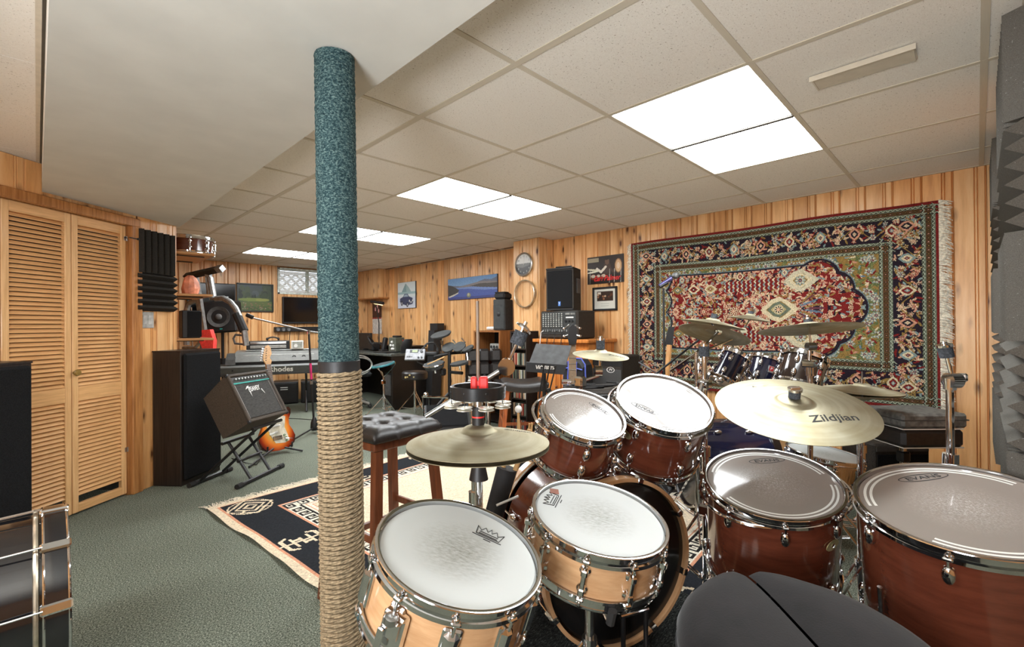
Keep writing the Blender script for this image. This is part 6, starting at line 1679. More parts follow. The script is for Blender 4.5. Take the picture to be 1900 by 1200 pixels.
MB().prism([(-.02, .07), (.06, .06), (.105, .075), (.095, .13), (.075, .20), (.095, .30), (.060, .31), (.03, .30), (-.03, .30), (-.07, .34), (-.105, .36), (-.09, .28), (-.075, .20), (-.05, .13)], .022, .025).build('pickguard', mat('cream_pickguard', (214, 206, 186), .3), gt)
for k, (y, a) in enumerate(((.285, 0), (.225, 0), (.165, .18))): MB().box((0, y, .028), (.080, .018, .008), M=rotz(a) if a else None, b=.004).build('pickup', WHITEP, gt)
MB().box((0, .115, .028), (.082, .040, .012), b=.003).build('bridge', CHROME, gt)
for x, y in ((.075, .13), (.085, .105), (.09, .078)): MB().lathe([(0, 0), (.011, 0), (.009, .012), (0, .012)], 12, T(x - .012, y, .025)).build('control_knob', mat('green_knob', (120, 140, 110), .4), gt)
MB().tube([(.02, .12, .034), (.06, .10, .055), (.12, .085, .060)], .003, 6).build('tremolo_arm', CHROME, gt)
nk = MB().loft([[(-.028 * s, y, .022), (.028 * s, y, .022), (.024 * s, y, .040), (-.024 * s, y, .040)] for y, s in ((.29, 1), (.80, .78))]).build('neck', wood('maple_neck', (206, 160, 104), (180, 130, 78), .3), gt)
MB().loft([[(-.028 * s, y, .040), (.028 * s, y, .040), (.026 * s, y, .045), (-.026 * s, y, .045)] for y, s in ((.30, 1), (.80, .78))]).build('fretboard', mat('rosewood', (104, 72, 52), .5), nk)
for k in range(16): MB().box((0, .795 - .79 * (.5 * (1 - .944 ** k)), .0455), (.046, .002, .0015)).build('fret', STEEL, nk)
hs_ = MB().prism([(-.022, .80), (.022, .80), (.034, .83), (.020, .86), (.042, .90), (.040, .96), (.020, .985), (-.006, .975), (-.034, .90), (-.042, .845)], .026, .042).build('headstock', wood('maple_neck'), gt)
for k in range(6): MB().cyl((-.030 + .004 * k, .838 + .022 * k, .034), (-.058 + .005 * k, .842 + .022 * k, .034), .003, seg=6).ball((-.062 + .005 * k, .842 + .022 * k, .034), .008, seg=8).build('tuner', CHROME, hs_); MB().cyl((-.020 + .004 * k, .838 + .022 * k, .042), (-.020 + .004 * k, .838 + .022 * k, .050), .004, seg=6).build('tuner_post', BLACKMETAL, hs_)
for k in range(6): MB().tube([(-.022 + .0088 * k, .115, .040), (-.016 + .0064 * k, .80, .048)], .0009, 4).build('string', STEEL, gt)
gs = thing('guitar_stand', 'low black guitar stand holding the sunburst guitar', 'stand', (g0.x, g0.y, 0))
for e in ((1.227, 4.277, 0.012), (1.736, 4.465, 0.012)): MB(gs).tube([(g0.x - .02, g0.y + .16, .20), (g0.x, g0.y + .03, .07), e], .009, 6).build('leg', BLACKMETAL, gs)
MB(gs).tube([(g0.x - .02, g0.y + .16, .20), (g0.x - .05, g0.y + .34, .012)], .009, 6).build('leg', BLACKMETAL, gs); MB(gs).tube([(g0.x - .02, g0.y + .16, .19), (g0.x - .05, g0.y + .26, .62)], .009, 6).build('upright', BLACKMETAL, gs)
for s_ in (-1, 1): MB(gs).tube([(g0.x - .02, g0.y + .14, .10), Vector((g0.x, g0.y + .05, .055)) + gx_ * s_ * .10, Vector((g0.x, g0.y - .05, .060)) + gx_ * s_ * .11, Vector((g0.x, g0.y - .055, .10)) + gx_ * s_ * .11], .008, 6).build('cradle_arm', RUBBER, gs)
tag(MB().tube([(1.362, 4.623, 0.008), (1.453, 4.629, 0.008), (1.295, 4.313, 0.008), (1.249, 4.453, 0.008), (1.207, 4.688, 0.008)], .004, 6).build('cable', RUBBER, None), 'black cable coiling on the carpet under the guitar amplifier', 'cable')
tag(MB().tube([(2.239, 6.216, 0.006), (2.343, 6.052, 0.006), (2.485, 5.747, 0.006), (2.916, 5.475, 0.006)], .004, 6).build('cable', RUBBER, None), 'thin dark cable running straight across the carpet behind the guitar', 'cable')

# boom microphone stand left of the post
mb_p = Vector((2.136, 5.177, 0.000)); mt_p = Vector((2.083, 5.175, 1.094))
m1 = thing('microphone_stand', 'black boom microphone stand with a magenta band left of the post', 'stand', (mb_p.x, mb_p.y, 0), group='microphone stands')
MB(m1).cyl((mb_p.x, mb_p.y, .05), mt_p, .011, seg=10).build('pole', BLACKMETAL, m1)
MB(m1).cyl(mb_p.lerp(mt_p, .54) , mb_p.lerp(mt_p, .70), .0125, seg=10).build('magenta_band', mat('magenta_tape', (190, 40, 96), .5), m1)
MB(m1).cyl(mb_p.lerp(mt_p, .49), mb_p.lerp(mt_p, .525), .015, seg=10).build('silver_collar', STEEL, m1)
MB(m1).lathe([(0, 0.03), (.030, .03), (.040, .06), (.034, .12), (.016, .17), (0, .17)], 18, T(mb_p.x, mb_p.y, 0)).build('leg_hub', BLACKPLASTIC, m1)
for e in ((1.605, 4.719, 0.012), (2.136, 4.446, 0.012), (2.517, 5.668, 0.012)): MB(m1).tube([(mb_p.x, mb_p.y, .06), e], .009, 6).build('leg', BLACKMETAL, m1)
MB(m1).box(mt_p + UP * .012, (.03, .03, .05), b=.008).build('boom_clutch', CHROME, m1)
MB(m1).tube([(1.619, 5.472, 1.261), mt_p + UP * .02, (2.397, 4.972, 1.054)], .0085, 8).build('boom', STEEL, m1)
MB(m1).cyl((1.571, 5.521, 1.296), (1.615, 5.476, 1.267), .022, seg=12).build('clip', BLACKPLASTIC, m1)

# multi-gym
GSIL = mat('silver_gym_tube', (150, 150, 148), .35, .6); gd = 5.9
gy_ = thing('multi_gym', 'silver and black home gym with padded press arm behind the shelves', 'gym', (*(1.505, 6.872, 0.539)[:2], 0))
MB(gy_).tube([(1.329, 7.113, 1.812), (1.595, 6.559, 1.886)], .045, 4).build('top_beam', BLACKMETAL, gy_)
MB(gy_).tube([(1.553, 6.602, 1.879), (1.591, 6.521, 1.882)], .048, 4).build('beam_cap', GSIL, gy_)
for a, b in (((1.403, 6.967, 1.792), (1.473, 6.901, 1.135)), ((1.500, 6.798, 1.866), (1.523, 6.777, 1.537))): MB(gy_).tube([a, b], .040, 4).build('upright', GSIL, gy_)
MB(gy_).tube([(1.506, 6.749, 1.782), (1.533, 6.696, 1.507)], .042, 10).build('upright', GSIL, gy_)
MB(gy_).box((1.552, 6.676, 1.540), (.26, .10, .02), M=None, b=.004).build('pivot_plate', GSIL, gy_)
MB(gy_).tube([(1.546, 6.653, 1.519), (1.603, 6.553, 1.523), (1.655, 6.459, 1.474), (1.695, 6.390, 1.394), (1.721, 6.337, 1.296)], .034, 10).build('press_arm', GSIL, gy_)
MB(gy_).tube([(1.701, 6.371, 1.329), (1.755, 6.274, 1.119)], .050, 10).build('foam_grip', RUBBER, gy_)
MB(gy_).tube([(1.755, 6.274, 1.132), (1.773, 6.257, 0.944)], .035, 8).build('grip_post', GSIL, gy_)
MB(gy_).tube([(1.751, 6.279, 1.067), (1.682, 6.348, 1.075), (1.664, 6.367, 1.030), (1.677, 6.354, 0.971), (1.764, 6.266, 0.957)], .013, 8).build('handle', mat('grey_handle', (92, 92, 92), .4), gy_)
MB(gy_).tube([(1.441, 7.073, 1.528), (1.363, 7.152, 1.473), (1.339, 7.177, 1.357), (1.343, 7.176, 0.944)], .034, 8).build('rear_tube', GSIL, gy_)
MB(gy_).tube([(1.281, 7.025, 0.916), (1.373, 6.861, 0.917), (1.410, 6.823, 0.976), (1.415, 6.817, 1.083)], .020, 8).build('leg_curl_tube', GSIL, gy_)
for k in range(2): MB(gy_).tube([(1.376, 7.068, 1.423), (*(1.389, 7.058, 0.945)[:2], .7 - .05 * k)], .006, 6).build('cable', STEEL, gy_)
rp = [Vector(q) for q in ((1.368, 6.723, 1.130), (1.474, 6.616, 1.142), (1.492, 6.527, 1.006), (1.470, 6.480, 0.827), (1.388, 6.561, 0.905), (1.369, 6.651, 1.007))]
MB(gy_).loft([rp, [q + FV * .07 for q in rp]]).build('red_pad', mat('red_pad', (232, 66, 60), .4), gy_)
bs0 = (1.473, 6.901, 1.135); MB(gy_).box((bs0[0], bs0[1], .03), (.45, .45, .06), b=.01).build('base_frame', BLACKMETAL, gy_)
MB(gy_).tube([bs0, (bs0[0], bs0[1], .05)], .040, 4).build('lower_upright', GSIL, gy_)
MB(gy_).box((bs0[0] - .05, bs0[1] + .10, .45), (.22, .18, .8), b=.01).build('weight_stack', BLACKPLASTIC, gy_)

# black wall panel and PA speaker on a pole
t = thing('wall_television', 'large dark screen on the far wall behind the home gym', 'television', M=far_wall(1.755, 1.57))
MB().box((0, 0, .03), (.60, .46, .05), b=.006).build('body', BLACKPLASTIC, t); MB().box((0, 0, .056), (.57, .43, .002)).build('screen', mat('tv_screen'), t)
pc = Vector((1.807, 7.416, 1.309)); sp2 = thing('pa_speaker', 'black stage speaker with round cone on a pole behind the home gym', 'speaker', M=T(pc.x, pc.y, 0) @ rotz(-.55))
SM = T(0, 0, pc.z) @ roty(-.06)
MB(M=SM).box((0, 0, 0), (.41, .28, .43), b=.02).build('cabinet', BLACKPLASTIC, sp2)
MB(M=SM).lathe([(.010, -.02), (.05, -.03), (.125, .0), (.140, .006), (.140, -.004)], 32, SM @ T(0, -.152, .0) @ rotx(math.pi / 2)).build('cone', mat('grey_cone', (76, 74, 72), .6), sp2)
MB(M=SM).ball((0, -.150, 0), .042, sc=(1, .5, 1)).build('dust_cap', mat('cap_grey', (92, 90, 88), .5), sp2); MB(M=SM).box((.02, -.152, -.165), (.03, .006, .014)).build('teal_badge', mat('teal_trim'), sp2)
MB().cyl((0, 0, .02), (0, 0, pc.z - .2), .019, seg=12).build('pole', BLACKMETAL, sp2); MB().cyl((0, 0, .64), (0, 0, .74), .035, seg=12).build('pole_clamp', BLACKPLASTIC, sp2)
for k in range(3): MB().tube([(0, 0, .35), (.27 * math.cos(2.1 * k), .27 * math.sin(2.1 * k), .015)], .012, 6).build('leg', BLACKMETAL, sp2)

# keyboards: big stage piano below, silver synthesizer above
ka, kb2 = Vector((1.556, 6.891, 0.643)), Vector((2.761, 6.427, 0.648)); kd_ = (kb2 - ka); kl = math.hypot(kd_.x, kd_.y); kang = math.atan2(kd_.y, kd_.x); kz_ = (ka.z + kb2.z) / 2
KM = T((ka.x + kb2.x) / 2, (ka.y + kb2.y) / 2, kz_) @ rotz(kang)
KGREY = mat('keyboard_charcoal', (84, 84, 80), .45, var=.06)
kp = thing('stage_piano', 'long charcoal stage piano with white lettering below the synthesizer', 'keyboard', M=KM)
MB().loft([[(x, -.0, -.002), (x, .02, .02), (x, .42, .02), (x, .42, -.115), (x, .04, -.115)] for x in (-kl / 2, kl / 2)]).build('case', KGREY, kp, sharp=20)
MB().box((0, .030, -.100), (kl, .030, .030), b=.004).build('front_skirt', mat('keyboard_dark', (46, 46, 44), .5), kp)
text('Rhodes', .098, 'lettering', mat('silver_lettering', (230, 226, 216), .5), kp, frame((.14, .010, -.046), (0, -1, -.33), (0, 0, 1)), .001, 0, .022, 1.0)
MB().box((-.42, .006, -.040), (.02, .008, .02)).build('jack', BLACKPLASTIC, kp)
for x in (-.45, .45):
    for s_ in (-1, 1): MB().tube([(x + s_ * .0, .2 + s_ * .18, -.13), (x, .2 - s_ * .2, -kz_ + .015)], .014, 6).build('stand_leg', BLACKMETAL, kp)
sy = thing('synthesizer', 'silver grey synthesizer with angled end on top of the stage piano', 'keyboard', M=KM @ T(.0, 0, 0))
x0 = -kl / 2 + .24
MB().loft([[(x, .10, .060), (x, .16, .165), (x, .20, .190), (x, .46, .205), (x, .46, .085), (x, .14, .045)] for x in (x0, kl / 2)]).build('case', mat('synth_grey', (112, 112, 108), .4, .2, var=.05), sy, sharp=20)
MB().loft([[(x, .04, .030 + .0 * x), (x, .07, .10), (x, .22, .17), (x, .40, .17), (x, .40, .06)] for x in (x0 - .10, x0 + .01)]).build('end_cheek', mat('synth_dark', (78, 78, 76), .35, .2), sy, sharp=20)
MB().box((.12, .150, .125), (kl - .42, .012, .045), M=None, b=.004).build('front_panel', mat('synth_pale', (150, 150, 142), .4), sy)
MB().box((.10, .34, .205), (kl - .5, .20, .010), b=.003).build('top_panel', mat('synth_silver', (176, 176, 172), .35, .3), sy)
for x in (.30, .42): MB().torus(.022, .004, T(x, .130, .105) @ rotx(math.pi / 2), 16, 6).build('front_knob', BLACKPLASTIC, sy)
MB().box((.1, .26, .055), (kl - .2, .26, .06)).build('riser', BLACKPLASTIC, sy)
dk = thing('cassette_deck', 'black and silver cassette deck standing on the synthesizer', 'tape deck', M=KM @ T(-.02, .34, .211))
MB().box((0, 0, .060), (.52, .18, .118), b=.008).build('body', BLACKPLASTIC, dk); MB().box((0, -.092, .092), (.44, .006, .030), b=.002).build('silver_bar', STEEL, dk); MB().box((0, -.092, .040), (.44, .006, .040), b=.002).build('tape_door', mat('deck_silver', (150, 148, 142), .4, .4), dk)
for x in (-.252, .252): MB().box((x, -.090, .060), (.025, .012, .112), b=.002).build('rack_ear', BLACKMETAL, dk)
wbx = thing('boxed_gauge', 'small white boxed gauge beside the cassette deck', 'gauge', M=KM @ T(.34, .24, .213)); MB().box((0, 0, .058), (.155, .08, .112), b=.004).build('body', WHITEP, wbx); MB().box((0, -.041, .058), (.125, .004, .085)).build('face', mat('gauge_face', (150, 150, 140), .4), wbx); MB().lathe([(0, 0), (.024, 0), (.024, .004), (0, .004)], 16, T(-.02, -.043, .045) @ rotx(math.pi / 2)).build('dial', WHITEP, wbx)
hp0 = thing('headphones', 'black headphones lying on the cassette deck', 'headphones', M=KM @ T(.03, .34, .332)); MB().tube([(.07 * math.cos(a * .35), 0, .012 + .035 * math.sin(a * .35)) for a in range(10)], .010, 8).build('headband', BLACKPLASTIC, hp0)
for s_ in (-1, 1): MB().ball((s_ * .07, 0, .022), .026, sc=(.6, 1, .85)).build('ear_cup', RUBBER, hp0)
# black storage under the keyboards
for k, (a, b, lab) in enumerate(((508, 556, 'black drawer box on the floor under the stage piano, left of two'), (558, 596, 'black drawer box on the floor under the stage piano, right of two'))):
    pass
bx1 = Vector((2.633, 7.414, 0.000)); bx2 = Vector((2.956, 7.277, 0.000))
for p_, wd_, lab in ((bx1, .35, 'black drawer box under the stage piano with two pale label slots'), (bx2, .28, 'plain black drawer box under the stage piano near the post')):
    b_ = thing('storage_box', lab, 'box', M=T(p_.x, p_.y, 0) @ rotz(kang))
    MB().box((0, .17, .17), (wd_, .34, .33), b=.01).build('case', BLACKPLASTIC, b_); MB().box((0, -.004, .17), (wd_ - .04, .012, .29), b=.004).build('drawer_front', mat('drawer_black', (36, 36, 36), .45), b_)
    if 'two' in lab:
        for z in (.225, .255): MB().box((-.02, -.012, z), (.10, .004, .010)).build('label_slot', WHITEP, b_)


# ================================================================== FAR DESK AND MIDDLE OF THE ROOM
BLKV = mat('black_desk_laminate', (30, 25, 22), .4, var=.2, scale=8)
dk_ = thing('desk', 'long black desk with a solid end panel along the wood wall', 'desk', (3.8, 6.7, 0))
MB(dk_).box((3.80, 6.74, .760), (.74, 2.00, .035), b=.006).build('desk_top', mat('desk_top_grey', (74, 78, 74), .25), dk_)
MB(dk_).box((3.80, 5.76, .372), (.70, .035, .742), b=.004).build('end_panel', BLKV, dk_)
MB(dk_).box((4.14, 6.74, .37), (.02, 1.96, .74)).build('back_panel', BLKV, dk_); MB(dk_).box((3.80, 7.72, .372), (.70, .03, .742)).build('end_panel', BLKV, dk_)
MB(dk_).box((4.02, 6.80, .86), (.24, 1.80, .022), b=.004).build('raised_shelf', BLKV, dk_)
for y in (6.0, 6.8, 7.6): MB(dk_).box((4.02, y, .813), (.22, .02, .07)).build('shelf_support', BLKV, dk_)
tw = thing('computer_tower', 'black computer case on the floor under the desk', 'computer', (3.85, 6.15, 0)); MB(tw).box((3.85, 6.15, .24), (.45, .20, .47), b=.008).build('case', BLACKPLASTIC, tw); MB(tw).box((3.62, 6.15, .30), (.008, .16, .30), b=.002).build('front_panel', mat('grey_plastic'), tw)
def on_desk(name, label, cat, px3): return thing(name, label, cat, px3)
# gooseneck lamp
lp = Vector((3.99, 7.05, .872)); la = thing('desk_lamp', 'black gooseneck desk lamp shining on the wood wall', 'lamp', lp)
MB(la).lathe([(0, 0), (.08, 0), (.075, .02), (.015, .03), (0, .03)], 20, T(*lp)).build('base', BLACKMETAL, la)
MB(la).tube([lp + UP * .02, lp + Vector((0, 0, .35)), lp + Vector((-.01, .05, .60)), lp + Vector((-.02, .12, .68))], .010, 8).build('gooseneck', BLACKMETAL, la)
lh = lp + Vector((-.02, .0, .69))
MB(la).tube([lh + Vector((-.02, .18, .02)), lh + Vector((-.012, .0, -.002)), lh + Vector((.008, -.16, -.022))], .026, 8).build('lamp_head', BLACKMETAL, la)
MB(la).tube([lh + Vector((.0, .12, -.010)), lh + Vector((.02, -.11, -.045))], .012, 6).build('tube_bulb', emit_material('warm_tube', (255, 214, 150), 3.0), la)
# clutter on the desk
ph = thing('telephone', 'dark grey cordless telephone standing on the desk', 'telephone', (3.72, 6.45, .777)); MB().box((0, 0, .12), (.07, .07, .20), M=roty(.2), b=.015).build('handset', BLACKPLASTIC, ph); MB().box((0, 0, .018), (.11, .10, .034), b=.008).build('cradle', BLACKPLASTIC, ph)
pr2 = thing('desk_organizer', 'grey box organizer with pale spheres on the desk', 'organizer', (3.81, 6.22, .777)); MB().box((0, 0, .11), (.16, .20, .215), b=.01).build('case', mat('grey_olive_plastic', (82, 86, 74), .5), pr2)
for k in range(5): MB().ball((-.085, -.05 + .035 * (k % 3), .05 + .05 * (k // 2)), .020, seg=10).build('pale_ball', WHITEP, pr2)
MB().box((0, -.02, .232), (.10, .12, .03), b=.008).build('lid', BLACKPLASTIC, pr2)
sw2 = thing('steering_wheel', 'black game steering wheel leaning on the desk', 'controller', (3.72, 6.78, .777)); MB().torus(.115, .014, T(0, 0, .13) @ rotz(.9) @ rotx(1.0), 32, 8).build('rim', BLACKPLASTIC, sw2); MB().box((.04, .02, .07), (.14, .16, .13), b=.02).build('base', BLACKPLASTIC, sw2)
for a in (0, 2.1, 4.2): MB().box((.055, 0, 0), (.10, .018, .008), M=T(0, 0, .13) @ rotz(.9) @ rotx(1.0) @ rotz(a)).build('spoke', BLACKMETAL, sw2)
pc_ = thing('pen_cup', 'cup full of pens at the end of the desk', 'cup', (3.80, 5.98, .777)); MB().lathe([(.036, 0), (.040, .10), (.037, .10), (.033, .004), (0, .004)], 20).build('cup', BLACKPLASTIC, pc_)
for k in range(6): MB().cyl((.012 * math.cos(k), .012 * math.sin(k), .01), (.032 * math.cos(k), .032 * math.sin(k), .17 + .01 * (k % 3)), .004, seg=6).build('pen', [INK, BLUEP, REDP][k % 3], pc_)
mn = thing('dark_monitor', 'low dark monitor at the far end of the desk behind the post', 'monitor', (3.82, 7.25, .777)); MB().box((0, 0, .15), (.05, .50, .26), b=.008).build('panel', BLACKPLASTIC, mn); MB().box((.02, 0, .012), (.16, .20, .022), b=.004).build('foot', BLACKPLASTIC, mn)
tag(MB().box((3.62, 6.20, .785), (.22, .34, .014), b=.004).build('notebook', BLACKPLASTIC, None), 'flat black notebook lying near the front edge of the desk', 'notebook')
bk = thing('speaker_pod', 'rounded black speaker pod at the end of the desk', 'speaker', (3.76, 5.86, .777)); MB().loft([[(r * math.cos(a), r * .8 * math.sin(a) + dx, z) for a in [2 * math.pi * k / 14 for k in range(14)]] for z, r, dx in ((0, .075, .04), (.08, .085, .02), (.16, .078, -.02), (.20, .05, -.045))]).build('body', BLACKPLASTIC, bk)
tn = thing('black_case', 'tall narrow black instrument case leaning on the wood wall', 'case', (4.08, 5.60, 0)); MB(tn).loft([[(4.02 + .08 * a + (.06 * z / 1.3), 5.60 + .07 * b - .02 * z, z) for a, b in ((-1, -1), (1, -1), (1, 1), (-1, 1))] for z in (.02, 1.10)]).build('body', mat('black_nylon'), tn); MB(tn).loft([[(4.08 + .06 * a, 5.565 + .09 * b, z) for a, b in ((-1, -1), (1, -1), (1, 1), (-1, 1))] for z in (1.10, 1.20)]).build('cap', BLACKPLASTIC, tn)

# office chair with silver loop arms
oc = thing('office_chair', 'grey mesh office chair with silver loop arms at the desk', 'chair', (3.16, 6.42, 0))
SIL = mat('silver_plastic')
MB().cyl((0, 0, .09), (0, 0, .45), .028, seg=14).build('gas_column', BLACKPLASTIC, oc)
for k in range(5):
    a = k * 2 * math.pi / 5 + .3; sp_ = MB().tube([(0, 0, .10), (.20 * math.cos(a), .20 * math.sin(a), .095), (.31 * math.cos(a), .31 * math.sin(a), .060)], .020, 8).build('base_spoke', SIL, oc); MB().torus(.020, .012, T(.31 * math.cos(a), .31 * math.sin(a), .033) @ rotz(a) @ rotx(math.pi / 2), 14, 6).build('caster', RUBBER, sp_)
MB().box((0, 0, .48), (.48, .48, .07), b=.03).build('seat', mat('dark_mesh', (40, 42, 44), .8, bump=.5, bscale=500), oc)
MB().box((-.25, 0, .80), (.035, .44, .46), M=None, b=.015).build('backrest', mat('dark_mesh'), oc)
for s_ in (-1, 1):
    for w_ in (0, 1): MB().tube([(.22 * math.cos(t_) - .02, s_ * (.27 + .012 * w_), .62 + (.14 - .03 * w_) * math.sin(t_)) for t_ in [2 * math.pi * k / 24 for k in range(24)]], .011, 6, closed=True).build('arm_loop', SIL, oc)

# teal practice pad on a snare stand
pp = Vector((3.154, 5.468, 0.000)); ps = thing('snare_stand', 'chrome snare stand carrying the teal practice pad near the desk', 'stand', (pp.x, pp.y, 0))
tripod(ps, pp.x, pp.y, .24, .22, .3); MB(ps).cyl((pp.x, pp.y, .03), (pp.x, pp.y, .52), .012, seg=12).build('centre_tube', CHROME, ps); MB(ps).box((pp.x, pp.y, .44), (.05, .05, .06), b=.01).build('height_clamp', CHROME, ps)
pdz = Vector((pp.x, pp.y, .655)); pn = (UP - RV * .20 - FV * .1).normalized()
for k in range(3):
    M0 = frame(pdz - pn * .02, pn, FWD) @ rotz(k * 2.094 + .4); ar = MB(ps).tube([(pp.x, pp.y, .50), M0 @ Vector((.09, 0, -.05)), M0 @ Vector((.15, 0, .0)), M0 @ Vector((.155, 0, .03))], .007, 6).build('basket_arm', CHROME, ps)
pd_ = thing('practice_pad', 'round teal practice pad tilted on the stand near the desk', 'drum pad', M=frame(pdz, pn, FWD)); MB().lathe([(0, 0), (.150, 0), (.152, .014), (.146, .024), (0, .024)], 36).build('body', mat('teal_pad', (60, 128, 136), .5), pd_); MB().lathe([(0, .0245), (.13, .0245), (.13, .027), (0, .027)], 36).build('playing_surface', mat('pad_grey', (66, 76, 78), .7), pd_)

# round drum throne with sticker
tq_ = Vector((3.429, 5.166, 0.000)); t3 = thing('drum_throne', 'round black drum throne with chrome tripod beside the desk', 'stool', (tq_.x, tq_.y, 0))
tripod(t3, tq_.x, tq_.y, .30, .27, .55); MB(t3).cyl((tq_.x, tq_.y, .04), (tq_.x, tq_.y, .50), .014, seg=12).build('pedestal', CHROME, t3)
MB(t3).lathe([(0, .480), (.155, .480), (.165, .492), (.165, .560), (.150, .580), (.08, .588), (0, .589)], 40, T(tq_.x, tq_.y, 0)).build('seat', LEATHER, t3)
GP = mat('gold_print', (200, 180, 120), .4)
for k in range(5): MB().box((-.085 + .026 * k, .004 * math.sin(2 * k), .1625 - .0025 * abs(k - 4)), (.021, .016 + .008 * (k in (0, 3)), .003), M=frame((0, 0, .518), (-.71, -.70, 0), (0, 0, 1)), b=.001).build('gold_mark', GP, t3)
MB(t3).ball(Vector((tq_.x, tq_.y, .545)) - FV * .160 - RV * .03, .014, seg=10, sc=(1, 1, .8)).build('crest', mat('gold_print'), t3)

# electronic drum kit
PADG = mat('pad_rubber_grey', (62, 64, 64), .75, bump=.1)
ek = thing('electronic_drum_kit', 'electronic drum kit with grey rubber pads on a black rack', 'drum kit', (*(3.923, 5.072, 0.000)[:2], 0))
ex0, ey0 = (3.923, 5.072, 0.000)[:2]; ED = 5.55
for p_ in ((3.363, 4.353, 0.565),): MB(ek).cyl((p_[0], p_[1], .03), (p_[0], p_[1], .86), .020, seg=12).build('rack_post', BLACKMETAL, ek)
MB(ek).tube([(3.271, 4.517, 0.800), (3.364, 4.351, 0.846), (3.795, 4.413, 0.843)], .019, 8).build('rack_tube', BLACKMETAL, ek); MB(ek).tube([(3.363, 4.355, 0.390), (3.236, 4.413, 0.249), (3.124, 4.384, 0.194)], .016, 8).build('rack_leg', BLACKMETAL, ek); MB(ek).tube([(3.363, 4.353, 0.627), (3.405, 4.168, 0.623)], .018, 8).build('rack_tube', BLACKMETAL, ek)
rp_ = (3.77, 4.53, 0); MB(ek).cyl((rp_[0], rp_[1], .02), (rp_[0], rp_[1], .86), .018, seg=10).build('rack_post', BLACKMETAL, ek)
def pad(px_c, n_, r, h=.022, rimm=None):
    M0 = frame(px_c, n_, FWD); o = MB().lathe([(0, -h), (r * .9, -h), (r, -h * .3), (r, .004), (r * .96, .008), (0, .008)], 32, T(-ek.location.x, -ek.location.y, 0) @ M0).build('pad', PADG, ek)
    if rimm: MB().torus(r + .004, .007, T(-ek.location.x, -ek.location.y, 0) @ M0, 32, 6).build('rim', rimm, o)
    MB().cyl((0, 0, -h), (0, 0, -h - .06), .014, seg=10, M=T(-ek.location.x, -ek.location.y, 0) @ M0).build('mount', CHROME, o)
    return o
pad((3.385, 4.542, 1.063), UP * .93 - RV * .22 - FV * .28, .125)
pad((3.386, 4.399, 0.912), UP * .72 - RV * .25 - FV * .6, .080); pad((3.443, 4.270, 0.920), UP * .72 - RV * .28 - FV * .6, .080); pad((3.449, 4.122, 0.905), UP * .85 - RV * .42 - FV * .25, .072)
pad((3.177, 4.399, 0.730), UP * .95 - RV * .15 - FV * .2, .118, .05, CHROME); pad((3.348, 4.154, 0.744), UP * .95 - RV * .15 - FV * .1, .105)
for a, b in (((3.422, 4.363, 1.000), (3.448, 4.336, 0.950)), ((3.465, 4.247, 1.020), (3.460, 4.182, 0.971)), ((3.408, 4.093, 0.853), (3.404, 4.070, 0.751)), ((3.385, 4.542, 1.018), (3.333, 4.454, 0.837))): MB(ek).tube([a, b], .009, 6).build('pad_arm', CHROME, ek)
MB(ek).box((3.416, 4.057, 0.745), (.05, .05, .08), b=.015).build('ball_mount', CHROME, ek); MB(ek).box((3.311, 4.406, 0.628), (.07, .06, .08), b=.015).build('rack_clamp', BLACKPLASTIC, ek)
tag(MB().tube([(3.096, 4.409, 0.729), (3.221, 4.254, 0.814)], [.006, .009], 8).build('drumstick', wood('hickory'), None), 'drumstick lying across the electronic snare pad', 'drumstick')
mo = Vector((3.139, 4.720, 0.831)); mo_t = thing('drum_module', 'silver grey electronic drum module with green display beside the desk', 'sound module', M=T(*mo) @ frame((0, 0, 0), UP * .55 - FV * .83, UP))
MB().box((0, 0, -.015), (.235, .150, .03), b=.006).build('case', mat('module_silver', (112, 112, 114), .4, .2), mo_t); MB().box((-.015, .040, .001), (.10, .040, .003)).build('bezel', BLACKPLASTIC, mo_t); MB().box((-.005, .040, .003), (.06, .028, .002)).build('lcd', mat('green_lcd', (110, 140, 60), .3), mo_t)
for x, y, r in ((.075, .035, .017), (.045, -.045, .012), (.082, -.045, .012)): MB().lathe([(0, 0), (r, 0), (r * .9, .010), (0, .010)], 16, T(x, y, 0)).build('dial', BLACKPLASTIC, mo_t)
for k in range(3): MB().box((-.088 + .014 * k, -.034, .001), (.010, .022, .001)).build('printed_mark', INK, mo_t)
MB().box((-.040, -.036, .001), (.030, .008, .001)).build('printed_mark', INK, mo_t)
for k in range(6): MB().box((.04 + .02 * (k % 3), .062 - .018 * (k // 3), .002), (.012, .009, .004), b=.001).build('button', BLACKPLASTIC, mo_t)
MB().tube([(0, 0, -.03), (.02, -.05, -.10), (.22, -.12, -.16)], .010, 6).build('mount_arm', BLACKMETAL, mo_t)
hp = Vector((3.328, 4.671, 0.881)); hp_t = thing('headphones', 'black over-ear headphones hanging beside the drum module', 'headphones', M=T(*hp) @ rotz(-.8))
MB().tube([(.085 * math.cos(a * .314), .03 * math.sin(a * .314), .005 + .075 * math.sin(a * .314)) for a in range(11)], .011, 8).build('headband', BLACKPLASTIC, hp_t)
for s_ in (-1, 1): MB().lathe([(0, 0), (.042, 0), (.048, .012), (.044, .030), (.020, .034), (0, .034)], 20, T(s_ * .075, 0, -.02) @ roty(s_ * math.pi / 2)).build('ear_cup', RUBBER, hp_t)
MB().box((.0, .10, -.055), (.22, .2, .05), b=.015).build('rest_tray', BLACKPLASTIC, hp_t)
hhp = thing('kick_pedal', 'chrome and black kick pedal on the floor before the electronic kit', 'pedal', (*(3.728, 5.170, 0.000)[:2], 0)); hx0 = hhp.location
